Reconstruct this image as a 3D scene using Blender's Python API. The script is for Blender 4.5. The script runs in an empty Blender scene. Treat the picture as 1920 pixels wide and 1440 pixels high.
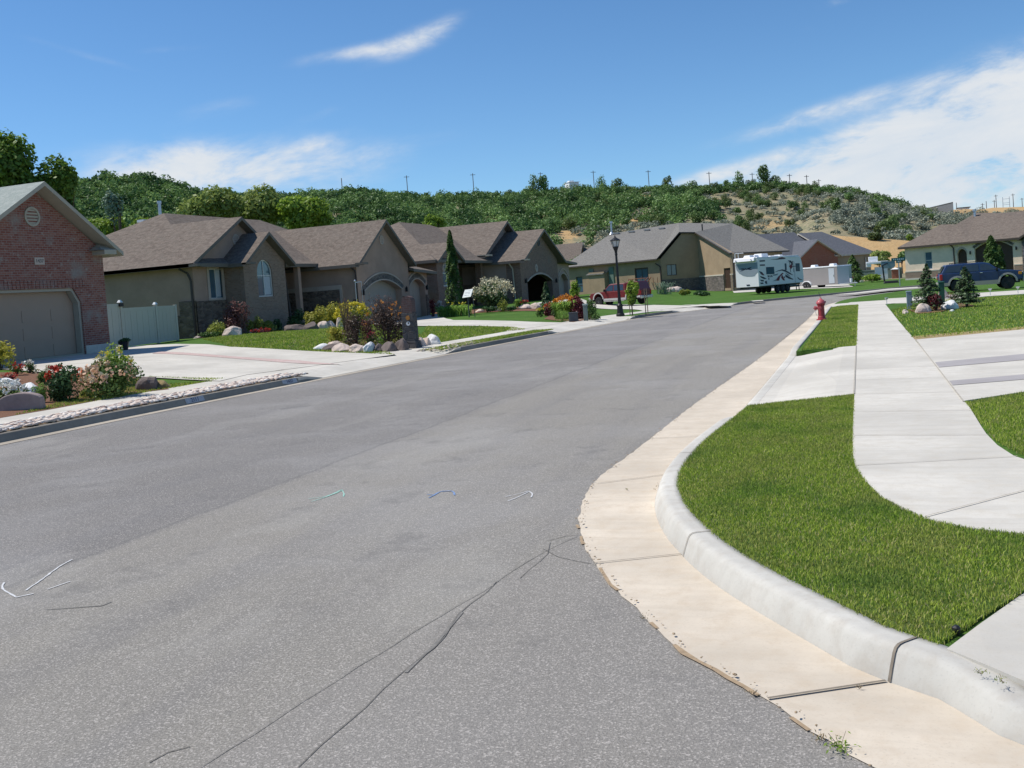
import bpy, bmesh, math, random
import numpy as np
from mathutils import Vector, Matrix, noise as mnoise
random.seed(7); np.random.seed(7)
R=math.radians
# ------------------------------------------------------------------ camera
F=1850.;CX=960.;CY=610.;ROLL=R(4.3);H=1.8
PITCH,YAW=0.03608559652931404,0.34193002913876663
def _axes():
    cp,sp=math.cos(PITCH),math.sin(PITCH);cy,sy=math.cos(YAW),math.sin(YAW)
    f=Vector((-sy*cp,cy*cp,-sp));r0=Vector((cy,sy,0));u0=r0.cross(f)
    c,s=math.cos(ROLL),math.sin(ROLL)
    return c*r0-s*u0, s*r0+c*u0, f
CR,CU,CF=_axes()
scene=bpy.context.scene
COL=scene.collection
cam=bpy.data.cameras.new('camera');camo=bpy.data.objects.new('camera',cam);COL.objects.link(camo)
cam.sensor_width=36.;cam.lens=36.*F/1920.;cam.clip_start=.05;cam.clip_end=6000
cam.shift_x=0.;cam.shift_y=-(720.-CY)/1920.
camo.matrix_world=Matrix(((CR.x,CU.x,-CF.x,0),(CR.y,CU.y,-CF.y,0),(CR.z,CU.z,-CF.z,H),(0,0,0,1)))
scene.camera=camo
scene.view_settings.view_transform='Standard';scene.view_settings.look='None'
scene.view_settings.exposure=EXPO if 'EXPO' in globals() else 0.
scene.view_settings.gamma=1.
scene.cycles.max_bounces=6;scene.cycles.transparent_max_bounces=8
scene.cycles.diffuse_bounces=3;scene.cycles.glossy_bounces=2;scene.cycles.transmission_bounces=3
scene.cycles.sample_clamp_indirect=4.
scene.cycles.use_denoising=True
def ray(px,py):
    return ((px-CX)/F)*CR-((py-CY)/F)*CU+CF
def azel(px,py):
    d=ray(px,py).normalized();return math.atan2(d.x,d.y),math.asin(d.z)
def at(px,py,z=None,X=None,Y=None):
    d=ray(px,py)
    t=(z-H)/d.z if z is not None else (X/d.x if X is not None else Y/d.y)
    return Vector((t*d.x,t*d.y,H+t*d.z))
# ------------------------------------------------------------------ sun and sky
SUN_EL,SUN_AZ=R(57),R(-98)     # azimuth measured from +Y towards +X
sd=Vector((math.sin(SUN_AZ)*math.cos(SUN_EL),math.cos(SUN_AZ)*math.cos(SUN_EL),math.sin(SUN_EL)))
sl=bpy.data.lights.new('sun','SUN');sl.energy=5.0;sl.angle=R(.53);sl.color=(1.,.955,.88)
so=bpy.data.objects.new('sun',sl);COL.objects.link(so);so.rotation_euler=sd.to_track_quat('Z','Y').to_euler();so.location=(0,0,60)
world=bpy.data.worlds.new('World');scene.world=world;world.use_nodes=True
class NT:
    def __init__(s,tree): s.t=tree;s.n=tree.nodes;s.l=tree.links
    def new(s,typ,ins=None,**k):
        n=s.n.new(typ)
        for a,b in k.items(): setattr(n,a,b)
        if ins:
            for a,b in ins.items():
                if isinstance(b,bpy.types.NodeSocket): s.l.new(b,n.inputs[a])
                else: n.inputs[a].default_value=b
        return n
    def math(s,op,a,b=0.,c=None,clamp=False):
        n=s.n.new('ShaderNodeMath');n.operation=op;n.use_clamp=clamp
        for i,v in enumerate((a,b,c)):
            if v is None: continue
            if isinstance(v,bpy.types.NodeSocket): s.l.new(v,n.inputs[i])
            else: n.inputs[i].default_value=v
        return n.outputs[0]
    def mix(s,f,a,b,mode='MIX'):
        n=s.n.new('ShaderNodeMix');n.data_type='RGBA';n.blend_type=mode
        for i,v in ((0,f),(6,a),(7,b)):
            if isinstance(v,bpy.types.NodeSocket): s.l.new(v,n.inputs[i])
            elif i==0: n.inputs[0].default_value=v
            else: n.inputs[i].default_value=(*v,1) if len(v)==3 else v
        return n.outputs[2]
    def ramp(s,f,*st):
        n=s.n.new('ShaderNodeValToRGB');s.l.new(f,n.inputs[0]);e=n.color_ramp.elements
        while len(e)<len(st): e.new(.5)
        for i,(p,c) in enumerate(st):
            e[i].position=p;e[i].color=(c,c,c,1) if isinstance(c,(int,float)) else (*c,1)
        return n.outputs[0]
    def noise(s,vec,scale,det=4.,rough=.55,dist=0.,dim=None):
        n=s.n.new('ShaderNodeTexNoise')
        if vec is not None: s.l.new(vec,n.inputs['Vector'])
        n.inputs['Scale'].default_value=scale;n.inputs['Detail'].default_value=det
        n.inputs['Roughness'].default_value=rough;n.inputs['Distortion'].default_value=dist
        return n.outputs[0]
    def smooth(s,x,a,b):
        n=s.n.new('ShaderNodeMapRange');n.interpolation_type='SMOOTHSTEP'
        s.l.new(x,n.inputs[0]);n.inputs[1].default_value=a;n.inputs[2].default_value=b;return n.outputs[0]
w=NT(world.node_tree);w.n.clear()
sky=w.new('ShaderNodeTexSky',sky_type='NISHITA',sun_disc=False,sun_elevation=SUN_EL,sun_rotation=SUN_AZ,altitude=1400.,air_density=1.,dust_density=.35,ozone_density=1.6)
tc=w.new('ShaderNodeTexCoord')
sx=w.new('ShaderNodeSeparateXYZ',{0:tc.outputs['Generated']})
az=w.math('ARCTAN2',sx.outputs[0],sx.outputs[1]);el=w.math('ARCSINE',sx.outputs[2])
def blob(px,py,hw,hh,tilt,wt):
    a0,e0=azel(px,py);hw/=F;hh/=F;t=R(tilt)+ROLL
    da=w.math('SUBTRACT',az,a0);de=w.math('SUBTRACT',el,e0)
    u=w.math('ADD',w.math('MULTIPLY',da,math.cos(t)/hw),w.math('MULTIPLY',de,math.sin(t)/hw))
    v=w.math('ADD',w.math('MULTIPLY',da,-math.sin(t)/hh),w.math('MULTIPLY',de,math.cos(t)/hh))
    r2=w.math('ADD',w.math('MULTIPLY',u,u),w.math('MULTIPLY',v,v))
    return w.math('MULTIPLY',w.math('EXPONENT',w.math('MULTIPLY',r2,-1.)),wt)
BL=[(670,96,110,13,4,.85),(775,78,85,22,14,.9),(830,50,40,16,20,.62),(430,318,230,50,-4,1.6),(590,270,60,14,4,.55),(330,300,110,22,0,.5),
    (1560,205,170,16,6,1.1),(1780,175,150,38,14,1.2),(1900,275,330,95,6,1.9),(1640,300,330,40,7,1.7),(1360,322,180,16,7,1.0),(1800,345,300,40,4,.8),
    (150,100,110,8,-20,.3),(330,92,70,8,0,.3),(400,205,90,16,8,.36),(620,205,90,10,14,.26),(1565,5,34,10,0,.75),(1520,45,30,18,50,.35),(730,285,150,22,6,.35),(1085,345,40,12,0,.5)]
tot=None
for b in BL:
    o=blob(*b);tot=o if tot is None else w.math('ADD',tot,o)
cv=w.new('ShaderNodeCombineXYZ',{0:w.math('MULTIPLY',az,1.),1:w.math('ADD',w.math('MULTIPLY',el,2.6),w.math('MULTIPLY',az,-.22))})
n1=w.noise(cv.outputs[0],9.,8.,.62,.35);n2=w.noise(cv.outputs[0],38.,5.,.6,.2)
nn=w.math('ADD',w.math('MULTIPLY',n1,.8),w.math('MULTIPLY',n2,.2))
cl=w.math('MULTIPLY',tot,w.math('ADD',w.math('MULTIPLY',w.math('SUBTRACT',nn,.29),2.3),.0,None,True))
cl=w.smooth(cl,.04,.95)
skc=w.mix(1.,sky.outputs[0],SKYTINT if 'SKYTINT' in globals() else (.76,1.17,1.47),'MULTIPLY')
hazeh=w.math('MULTIPLY',w.math('EXPONENT',w.math('MULTIPLY',w.math('ABSOLUTE',el),-9.)),.22)
skc=w.mix(hazeh,skc,(7.2,8.3,9.0))
ccol=w.mix(w.smooth(n1,.35,.7),(7.6,8.3,9.1),(8.9,9.1,9.3))
fin=w.mix(w.math('MULTIPLY',cl,.94),skc,ccol)
bg=w.new('ShaderNodeBackground',{0:fin,1:.09});w.l.new(bg.outputs[0],w.new('ShaderNodeOutputWorld').inputs[0])
# ------------------------------------------------------------------ materials
MATS={}
def newmat(name):
    m=bpy.data.materials.new(name);m.use_nodes=True;t=NT(m.node_tree);t.n.clear()
    out=t.new('ShaderNodeOutputMaterial');MATS[name]=m
    return m,t,out
def bsdf(t,out,col,rough=.7,metal=0.,bump=None,bs=.3,bd=.02,spec=.3,**k):
    b=t.new('ShaderNodeBsdfPrincipled')
    if isinstance(col,bpy.types.NodeSocket): t.l.new(col,b.inputs['Base Color'])
    else: b.inputs['Base Color'].default_value=(*col,1)
    if isinstance(rough,bpy.types.NodeSocket): t.l.new(rough,b.inputs['Roughness'])
    else: b.inputs['Roughness'].default_value=rough
    b.inputs['Metallic'].default_value=metal;b.inputs['Specular IOR Level'].default_value=spec
    for a,v in k.items(): b.inputs[a].default_value=v
    if bump is not None:
        bn=t.new('ShaderNodeBump',{'Height':bump,'Strength':bs,'Distance':bd});t.l.new(bn.outputs[0],b.inputs['Normal'])
    t.l.new(b.outputs[0],out.inputs[0]);return b
def pos(t): return t.new('ShaderNodeNewGeometry').outputs['Position']
def uvn(t): return t.new('ShaderNodeTexCoord').outputs['UV']
def objc(t): return t.new('ShaderNodeTexCoord').outputs['Object']
def mplain(name,c,rough=.6,var=.12,sc=6.,metal=0.,spec=.3,bump=0.):
    m,t,o=newmat(name);v=objc(t)
    n=t.noise(v,sc,5.,.6)
    col=t.mix(n,tuple(x*(1-var*1.6) for x in c),tuple(min(1,x*(1+var*1.6)) for x in c))
    bsdf(t,o,col,rough,metal,t.noise(v,sc*6,4.) if bump else None,bump,.01,spec);return m
def mpaint(name,c,coat=.6,rough=.3):
    m,t,o=newmat(name);v=objc(t)
    d=t.smooth(t.noise(v,2.2,5.,.6),.45,.8)
    col=t.mix(t.math('MULTIPLY',d,.07),c,(.3,.27,.22))
    bsdf(t,o,col,rough,0.,None,spec=.5,**{'Coat Weight':coat,'Coat Roughness':.08});return m
def mbrick(name,c1,c2,mortar,bw=.21,bh=.078,var=(.5,.45,.4),msz=.009):
    m,t,o=newmat(name);v=uvn(t)
    b=t.new('ShaderNodeTexBrick',{'Vector':v,'Color1':(*c1,1),'Color2':(*c2,1),'Mortar':(*mortar,1),'Scale':1.,'Mortar Size':msz,'Bias':0.,'Brick Width':bw,'Row Height':bh})
    n=t.noise(v,1.1,4.,.6);n2=t.noise(v,14.,3.,.6)
    cell=t.new('ShaderNodeTexVoronoi',{'Vector':v,'Scale':3.2})
    col=t.mix(t.smooth(n,.5,.75),b.outputs[0],var)
    col=t.mix(t.math('MULTIPLY',n2,.5),col,tuple(x*.45 for x in c1))
    sp=t.smooth(t.noise(v,5.5,2.,.5),.6,.7)
    col=t.mix(t.math('MULTIPLY',sp,.55),col,var)
    bsdf(t,o,col,.9,0.,t.math('SUBTRACT',1.,b.outputs[1]),.5,.01,.15);return m
def mstone(name,c1,c2,mortar,sc=4.):
    m,t,o=newmat(name);v=uvn(t)
    mp=t.new('ShaderNodeMapping',{'Vector':v,'Scale':(1.,1.9,1.)})
    a=t.new('ShaderNodeTexVoronoi',{'Vector':mp.outputs[0],'Scale':sc,'Randomness':.85})
    d=t.new('ShaderNodeTexVoronoi',{'Vector':mp.outputs[0],'Scale':sc,'Randomness':.85},feature='DISTANCE_TO_EDGE')
    s=t.new('ShaderNodeSeparateColor',{0:a.outputs['Color']})
    col=t.mix(s.outputs[0],c1,c2);col=t.mix(t.math('MULTIPLY',t.noise(v,20.,4.),.4),col,(.1,.09,.08))
    col=t.mix(t.smooth(d.outputs['Distance'],.0,.05),mortar,col)
    bsdf(t,o,col,.95,0.,t.smooth(d.outputs['Distance'],0.,.12),.7,.03,.1);return m
def mshingle(name,c1,c2,c3):
    m,t,o=newmat(name);v=uvn(t)
    b=t.new('ShaderNodeTexBrick',{'Vector':v,'Color1':(*c1,1),'Color2':(*c2,1),'Mortar':tuple(x*.75 for x in c1)+(1,),'Scale':1.,'Mortar Size':.008,'Bias':0.,'Brick Width':.3,'Row Height':.145,'Mortar Smooth':.3})
    n=t.noise(v,2.6,5.,.7);n2=t.noise(v,22.,3.,.7)
    col=t.mix(t.smooth(n,.38,.66),b.outputs[0],c3)
    col=t.mix(t.math('MULTIPLY',t.smooth(n2,.45,.62),.6),col,tuple(x*.6 for x in c1));n4=t.noise(v,4.5,2.,.5);col=t.mix(t.math('MULTIPLY',t.smooth(n4,.52,.6),.55),col,c2)
    wv=t.noise(v,.35,2.);col=t.mix(t.math('MULTIPLY',wv,.3),col,tuple(x*1.3 for x in c3))
    bsdf(t,o,col,.95,0.,t.math('ADD',b.outputs[1],n2),.25,.01,.1);return m
def mstucco(name,c,var=.1):
    m,t,o=newmat(name);v=uvn(t)
    n=t.noise(v,.8,5.,.65);n2=t.noise(v,60.,3.,.6)
    col=t.mix(t.smooth(n,.3,.7),tuple(x*(1-var) for x in c),tuple(x*(1+var) for x in c))
    bsdf(t,o,col,.95,0.,n2,.4,.006,.1);return m
def mleaf(name,dark,light,trans=.25,third=None,hue=.0):
    m,t,o=newmat(name)
    a=t.new('ShaderNodeAttribute',attribute_name='rnd').outputs['Fac']
    oi=t.new('ShaderNodeObjectInfo')
    col=t.mix(a,dark,light)
    if third: col=t.mix(t.smooth(a,.86,.97),col,third)
    hs=t.new('ShaderNodeHueSaturation',{'Color':col,'Hue':.5,'Saturation':1.,'Value':1.})
    if hue:
        t.l.new(t.math('ADD',t.math('MULTIPLY',oi.outputs['Random'],hue),.5-hue/2),hs.inputs['Hue'])
        t.l.new(t.math('ADD',t.math('MULTIPLY',oi.outputs['Random'],.5),.75),hs.inputs['Value'])
    d=t.new('ShaderNodeBsdfDiffuse',{'Color':hs.outputs[0]});tr=t.new('ShaderNodeBsdfTranslucent',{'Color':hs.outputs[0]})
    g=t.new('ShaderNodeBsdfGlossy',{'Roughness':.5,'Color':(.6,.6,.6,1)})
    mx=t.new('ShaderNodeMixShader',{0:trans,1:d.outputs[0],2:tr.outputs[0]})
    mx2=t.new('ShaderNodeMixShader',{0:.035,1:mx.outputs[0],2:g.outputs[0]})
    t.l.new(mx2.outputs[0],o.inputs[0]);return m
def mglass(name,c=(.02,.03,.04),rough=.05):
    m,t,o=newmat(name);n=t.noise(objc(t),1.7,3.)
    bsdf(t,o,t.mix(n,c,tuple(x*1.8+.01 for x in c)),rough,0.,None,spec=.8);return m
# concrete
def mconcrete(name,c,tint=(.5,.42,.32),joint=None):
    m,t,o=newmat(name);v=pos(t)
    n=t.noise(v,.5,6.,.65);n2=t.noise(v,7.,6.,.7);n3=t.noise(v,90.,2.,.6)
    col=t.mix(t.smooth(n,.3,.72),tuple(x*.78 for x in c),tuple(min(x*1.08,1) for x in c))
    col=t.mix(t.math('MULTIPLY',t.smooth(n2,.42,.72),.5),col,tint)
    col=t.mix(t.math('MULTIPLY',t.smooth(n3,.55,.75),.3),col,tuple(x*.5 for x in c))
    sv=t.new('ShaderNodeMapping',{'Vector':v,'Scale':(.6,9.,1.)})
    col=t.mix(t.math('MULTIPLY',t.smooth(t.noise(sv.outputs[0],1.3,4.),.42,.68),.28),col,tuple(x*.7 for x in c))
    fl=t.new('ShaderNodeMath',{0:t.math('DIVIDE',t.math('ADD',t.new('ShaderNodeSeparateXYZ',{0:v}).outputs[1],-.3),1.6)},operation='FLOOR').outputs[0]
    wn_=t.new('ShaderNodeTexWhiteNoise',{'W':fl},noise_dimensions='1D').outputs[0]
    col=t.mix(t.math('MULTIPLY',wn_,.22),col,tuple(x*.62 for x in c))
    bsdf(t,o,col,.9,0.,n3,.12,.004,.15);return m
M={}
M['concrete']=mconcrete('pale_concrete',(.62,.585,.52),(.50,.45,.37))
M['gutter']=mconcrete('stained_concrete',(.66,.575,.465),(.50,.40,.29))
M['curb']=mconcrete('curb_concrete',(.60,.575,.52),(.40,.35,.29))
M['oldcurb']=mconcrete('old_curb_concrete',(.30,.27,.225),(.22,.18,.14))
M['stripe']=mconcrete('stamped_grey_concrete',(.40,.375,.37),(.34,.3,.3))
M['redstripe']=mbrick('stamped_red_concrete',(.56,.40,.36),(.60,.45,.41),(.55,.47,.44),.4,.2,(.6,.52,.48))
M['dirt']=mplain('edge_dirt',(.34,.25,.16),.95,.3,30.)
# asphalt
def asphalt():
    m,t,o=newmat('asphalt');v=pos(t);sp=t.new('ShaderNodeSeparateXYZ',{0:v});X=sp.outputs[0];Y=sp.outputs[1]
    wob=t.math('MULTIPLY',t.math('SUBTRACT',t.noise(v,.8,5.,.7),.5),.35)
    fine=t.noise(v,85.,3.,.75);mid=t.noise(v,16.,5.,.7);big=t.noise(v,.33,5.,.6)
    vo=t.new('ShaderNodeTexVoronoi',{'Vector':v,'Scale':130.})
    vs=t.new('ShaderNodeSeparateColor',{0:vo.outputs['Color']}).outputs[0]
    farf=t.smooth(Y,2.,45.)
    light=t.mix(t.smooth(fine,.32,.66),(.16,.148,.13),(.30,.28,.247))
    dark=t.mix(t.mix(farf,t.smooth(fine,.32,.66),(.8,.8,.8)),(.112,.105,.098),(.235,.222,.208))
    seam=t.smooth(t.math('ADD',X,wob),-5.85,-5.55)
    lane=t.smooth(t.math('ADD',X,t.math('MULTIPLY',wob,2.)),-9.,-4.)
    col=t.mix(seam,dark,light)
    # wheel paths, stretched along the road
    st=t.new('ShaderNodeMapping',{'Vector':v,'Scale':(1.,.06,1.)})
    s1=t.noise(st.outputs[0],1.5,4.,.55)
    col=t.mix(t.math('MULTIPLY',t.smooth(s1,.42,.68),.3),col,(.15,.145,.145))
    col=t.mix(t.math('MULTIPLY',t.smooth(big,.42,.66),.45),col,(.29,.28,.27))
    # newer patch at the junction
    pn=PATCHN
    d=t.math('ADD',t.math('ADD',t.math('MULTIPLY',X,pn[0]),t.math('MULTIPLY',Y,pn[1])),t.math('MULTIPLY',wob,.12))
    patch=t.smooth(t.math('SUBTRACT',d,pn[2]),-.015,.015)
    col=t.mix(t.math('MULTIPLY',patch,.6),col,t.mix(t.smooth(fine,.3,.7),(.17,.158,.145),(.29,.27,.245)))
    # stones in the asphalt
    col=t.mix(t.math('MULTIPLY',t.smooth(vs,.8,.93),.55),col,(.50,.46,.42))
    col=t.mix(t.math('MULTIPLY',t.smooth(vs,.0,.16),.0),col,(.05,.05,.05))
    col=t.mix(t.math('MULTIPLY',t.smooth(mid,.5,.72),.28),col,(.11,.105,.1))
    rd=t.math('MULTIPLY',t.smooth(t.noise(v,1.3,6.,.72),.54,.68),.34)
    col=t.mix(rd,col,(.12,.115,.11))
    dk=t.math('SUBTRACT',1.,t.smooth(t.math('ABSOLUTE',t.math('ADD',X,t.math('ADD',t.math('MULTIPLY',wob,.9),5.72))),.0,.06))
    col=t.mix(t.math('MULTIPLY',dk,.3),col,(.1,.1,.1))
    spv=t.new('ShaderNodeTexVoronoi',{'Vector':v,'Scale':.9});sd_=t.math('ADD',spv.outputs['Distance'],t.math('MULTIPLY',t.math('SUBTRACT',t.noise(v,9.,4.,.7),.5),.16))
    ps=t.new('ShaderNodeSeparateColor',{0:spv.outputs['Color']}).outputs[1]
    spot=t.math('MULTIPLY',t.math('SUBTRACT',1.,t.smooth(sd_,.02,.07)),t.smooth(ps,.62,.66));col=t.mix(t.math('MULTIPLY',spot,.3),col,(.10,.095,.09))
    pg=t.smooth(t.noise(t.new('ShaderNodeMapping',{'Vector':v,'Scale':(1.,.35,1.)}).outputs[0],.9,5.,.6),.56,.62);col=t.mix(t.math('MULTIPLY',pg,.13),col,(.40,.38,.34))
    bsdf(t,o,col,.93,0.,t.math('ADD',fine,t.math('MULTIPLY',vo.outputs['Distance'],.8)),.45,.006,.2);return m
_a=at(640,1270,z=0);_b=at(905,1108,z=0);_n=Vector((_b.y-_a.y,-(_b.x-_a.x)));_n.normalize()
PATCHN=(_n.x,_n.y,_n.x*_a.x+_n.y*_a.y)
M['asphalt']=asphalt()
def mlawn(name,c1,c2,dry):
    m,t,o=newmat(name);v=pos(t)
    n=t.noise(v,1.3,5.,.65);n2=t.noise(v,24.,4.,.7);n3=t.noise(v,.35,3.)
    col=t.mix(t.smooth(n2,.3,.7),c1,c2)
    col=t.mix(t.math('MULTIPLY',t.smooth(n,.5,.75),.5),col,dry)
    col=t.mix(t.math('MULTIPLY',t.smooth(n3,.4,.7),.3),col,tuple(x*.7 for x in c1))
    bsdf(t,o,col,.95,0.,n2,.8,.03,.1);return m
M['lawn']=mlawn('lawn',(.045,.105,.018),(.10,.19,.035),(.16,.19,.06))
M['turf']=mlawn('near_turf',(.05,.095,.02),(.09,.15,.035),(.17,.16,.07))
M['drylawn']=mlawn('dry_lawn',(.30,.22,.11),(.42,.33,.18),(.2,.2,.08))
M['ground']=mlawn('meadow',(.16,.13,.07),(.2,.17,.09),(.12,.14,.05))
M['mulch']=mplain('bark_mulch',(.17,.085,.05),.95,.55,22.,bump=.8)
M['brick1']=mbrick('red_brick',(.26,.085,.065),(.37,.17,.13),(.34,.29,.25),var=(.33,.30,.27))
M['brick2']=mbrick('brown_brick',(.27,.18,.135),(.38,.27,.21),(.33,.28,.23),var=(.30,.24,.2))
M['brick4']=mbrick('brown_red_brick',(.24,.145,.11),(.34,.22,.17),(.3,.25,.21),var=(.27,.21,.18))
M['brick5']=mbrick('orange_brick',(.34,.11,.07),(.42,.16,.10),(.36,.27,.2),var=(.36,.2,.14))
M['stone2']=mstone('brown_ledgestone',(.12,.085,.065),(.27,.2,.155),(.16,.13,.11))
M['stone3']=mstone('grey_ledgestone',(.11,.1,.095),(.26,.22,.2),(.15,.135,.12))
M['stucco2']=mstucco('tan_stucco',(.40,.275,.215))
M['stucco4']=mstucco('beige_stucco',(.39,.29,.24))
M['stucco3']=mstucco('olive_tan_stucco',(.34,.255,.17))
M['stucco5']=mstucco('sand_stucco',(.36,.29,.2))
M['stucco6']=mstucco('cream_stucco',(.80,.64,.50))
M['trimst']=mstucco('beige_trim',(.48,.39,.33))
M['roof1']=mshingle('green_grey_shingles',(.30,.33,.30),(.36,.38,.35),(.27,.30,.28))
M['roof2']=mshingle('brown_shingles',(.115,.09,.075),(.215,.175,.145),(.165,.14,.118))
M['roof3']=mshingle('grey_shingles',(.13,.125,.115),(.27,.26,.24),(.19,.178,.16))
M['roof5']=mshingle('slate_blue_shingles',(.10,.105,.12),(.14,.145,.165),(.12,.125,.14))
M['fascia2']=mplain('brown_fascia',(.15,.13,.11),.6,.1)
M['fascia1']=mplain('tan_fascia',(.40,.36,.29),.6,.1)
M['fascia3']=mplain('dark_fascia',(.07,.055,.045),.6,.1)
M['fascia5']=mplain('cream_fascia',(.55,.5,.42),.6,.1)
M['gdoor']=mplain('taupe_garage_door',(.38,.275,.205),.6,.04,2.)
M['gdoor2']=mplain('beige_garage_door',(.38,.31,.26),.6,.04,2.)
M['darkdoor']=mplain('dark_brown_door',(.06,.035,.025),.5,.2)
M['glass']=mglass('dark_glass');M['glassb']=mglass('blue_glass',(.05,.09,.12))
M['frame']=mplain('white_frame',(.62,.61,.58),.5,.05)
M['frameb']=mplain('brown_frame',(.06,.045,.04),.5,.05)
M['curtain']=mplain('pale_curtain',(.5,.52,.55),.9,.1)
M['vinyl']=mplain('pale_vinyl',(.50,.47,.41),.45,.04,1.)
M['black']=mplain('black_metal',(.018,.018,.02),.45,.1)
M['darkgrey']=mplain('dark_grey_paint',(.075,.08,.085),.6,.15)
M['steel']=mplain('galvanised_steel',(.5,.52,.55),.35,.1,8.,.7)
M['wood']=mplain('grey_wood',(.22,.17,.12),.8,.25,15.)
M['bark']=mplain('bark',(.13,.095,.07),.95,.35,12.,bump=.6)
M['white']=mplain('white_gloss',(.78,.79,.8),.35,.04)
M['rubber']=mplain('tyre_rubber',(.025,.025,.027),.85,.2)
M['chrome']=mplain('bright_rim',(.6,.6,.6),.25,.1,8.,.8)
M['greenbox']=mplain('green_utility_paint',(.16,.20,.18),.5,.1)
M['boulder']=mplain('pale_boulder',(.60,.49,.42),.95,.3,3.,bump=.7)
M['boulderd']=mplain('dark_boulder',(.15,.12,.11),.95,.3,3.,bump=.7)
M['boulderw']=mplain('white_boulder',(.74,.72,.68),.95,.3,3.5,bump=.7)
# ------------------------------------------------------------------ mesh building
def boxuv(me):
    uv=me.uv_layers.new(name='UVMap');n=len(me.loops)
    if n==0: return
    co=np.empty(len(me.vertices)*3,np.float32);me.vertices.foreach_get('co',co);co=co.reshape(-1,3)
    li=np.empty(n,np.int32);me.loops.foreach_get('vertex_index',li)
    pn=np.empty(len(me.polygons)*3,np.float32);me.polygons.foreach_get('normal',pn);pn=pn.reshape(-1,3)
    lt=np.empty(len(me.polygons),np.int32);me.polygons.foreach_get('loop_total',lt)
    N=np.repeat(pn,lt,axis=0);T=np.stack([-N[:,1],N[:,0],np.zeros(n)],1);L=np.linalg.norm(T,axis=1)
    T[L<.12]=(1,0,0);T/=np.linalg.norm(T,axis=1)[:,None];B=np.cross(N,T);P_=co[li]
    out=np.stack([(P_*T).sum(1),(P_*B).sum(1)],1).astype(np.float32)
    uv.data.foreach_set('uv',out.ravel())
class MB:
    def __init__(s): s.v=[];s.f=[];s.mi=[];s.cur=0
    def mat(s,i): s.cur=i;return s
    def poly(s,pts,flip=False):
        b=len(s.v);s.v+= [tuple(p) for p in pts];idx=list(range(b,b+len(pts)))
        s.f.append(idx[::-1] if flip else idx);s.mi.append(s.cur)
    def add(s,vs,fs):
        b=len(s.v);s.v+=[tuple(p) for p in vs]
        for f in fs: s.f.append([b+i for i in f]);s.mi.append(s.cur)
    def box(s,c,sz,rz=0.,taper=1.):
        cx,cy,cz=c;a,b_,h=[x/2 for x in sz];co,si=math.cos(rz),math.sin(rz);vs=[]
        for k,q in ((-1,1.),(1,taper)):
            for i,j in ((-1,-1),(1,-1),(1,1),(-1,1)):
                x,y=i*a*q,j*b_*q;vs.append((cx+x*co-y*si,cy+x*si+y*co,cz+k*h))
        s.add(vs,[(3,2,1,0),(4,5,6,7),(0,1,5,4),(1,2,6,5),(2,3,7,6),(3,0,4,7)]);return s
    def prism(s,pts,z0,z1):
        n=len(pts);a=sum(pts[i][0]*pts[(i+1)%n][1]-pts[(i+1)%n][0]*pts[i][1] for i in range(n))
        if a<0: pts=pts[::-1]
        vs=[(p[0],p[1],z0) for p in pts]+[(p[0],p[1],z1) for p in pts]
        s.add(vs,[tuple(range(n))[::-1],tuple(range(n,2*n))]+[(i,(i+1)%n,n+(i+1)%n,n+i) for i in range(n)]);return s
    def tube(s,p0,p1,r0,r1=None,n=8,cap=True):
        r1=r0 if r1 is None else r1;p0=Vector(p0);p1=Vector(p1);d=(p1-p0)
        if d.length<1e-6: return s
        d.normalize();u=d.orthogonal().normalized();w_=d.cross(u);vs=[]
        for p,r in ((p0,r0),(p1,r1)):
            for i in range(n):
                a=2*math.pi*i/n;vs.append(p+u*(math.cos(a)*r)+w_*(math.sin(a)*r))
        fs=[(i,(i+1)%n,n+(i+1)%n,n+i) for i in range(n)]
        if cap: fs+=[tuple(range(n))[::-1],tuple(range(n,2*n))]
        s.add(vs,fs);return s
    def path(s,pts,r,n=6):
        for a,b in zip(pts,pts[1:]): s.tube(a,b,r,r,n)
        return s
    def lathe(s,prof,n=16,c=(0,0,0),axis='z'):
        vs=[]
        for (r,z) in prof:
            for i in range(n):
                a=2*math.pi*i/n;x,y=r*math.cos(a),r*math.sin(a)
                p={'z':(x,y,z),'y':(x,z,-y),'x':(z,x,y)}[axis]
                vs.append((c[0]+p[0],c[1]+p[1],c[2]+p[2]))
        m=len(prof);fs=[(k*n+i,k*n+(i+1)%n,(k+1)*n+(i+1)%n,(k+1)*n+i) for k in range(m-1) for i in range(n)]
        fs+=[tuple(range(n))[::-1],tuple(range((m-1)*n,m*n))];s.add(vs,fs);return s
    def build(s,name,mats,parent=None,smooth=False,bevel=0.,weld=True,recalc=True,shift=None):
        if not isinstance(mats,(list,tuple)): mats=[mats]
        off=wloc(parent) if shift is None else Vector(shift)
        rz=parent.get('_rz',0.) if parent is not None else 0.
        bm=bmesh.new();vv=[bm.verts.new(Vector(p)-off if not s.local else p) for p in s.v]
        for f,mi in zip(s.f,s.mi):
            try:
                fc=bm.faces.new([vv[i] for i in f]);fc.material_index=mi;fc.smooth=smooth
            except ValueError: pass
        if weld: bmesh.ops.remove_doubles(bm,verts=bm.verts,dist=1e-4)
        if recalc: bmesh.ops.recalc_face_normals(bm,faces=bm.faces)
        me=bpy.data.meshes.new(name);bm.to_mesh(me);bm.free();boxuv(me)
        for m in mats: me.materials.append(M[m] if isinstance(m,str) else m)
        o=bpy.data.objects.new(name,me);COL.objects.link(o)
        if parent is not None: o.parent=parent
        if bevel:
            b=o.modifiers.new('b','BEVEL');b.width=bevel;b.segments=2;b.limit_method='ANGLE';b.angle_limit=R(40)
            if smooth is False:
                pass
        return o
    local=False
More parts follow.
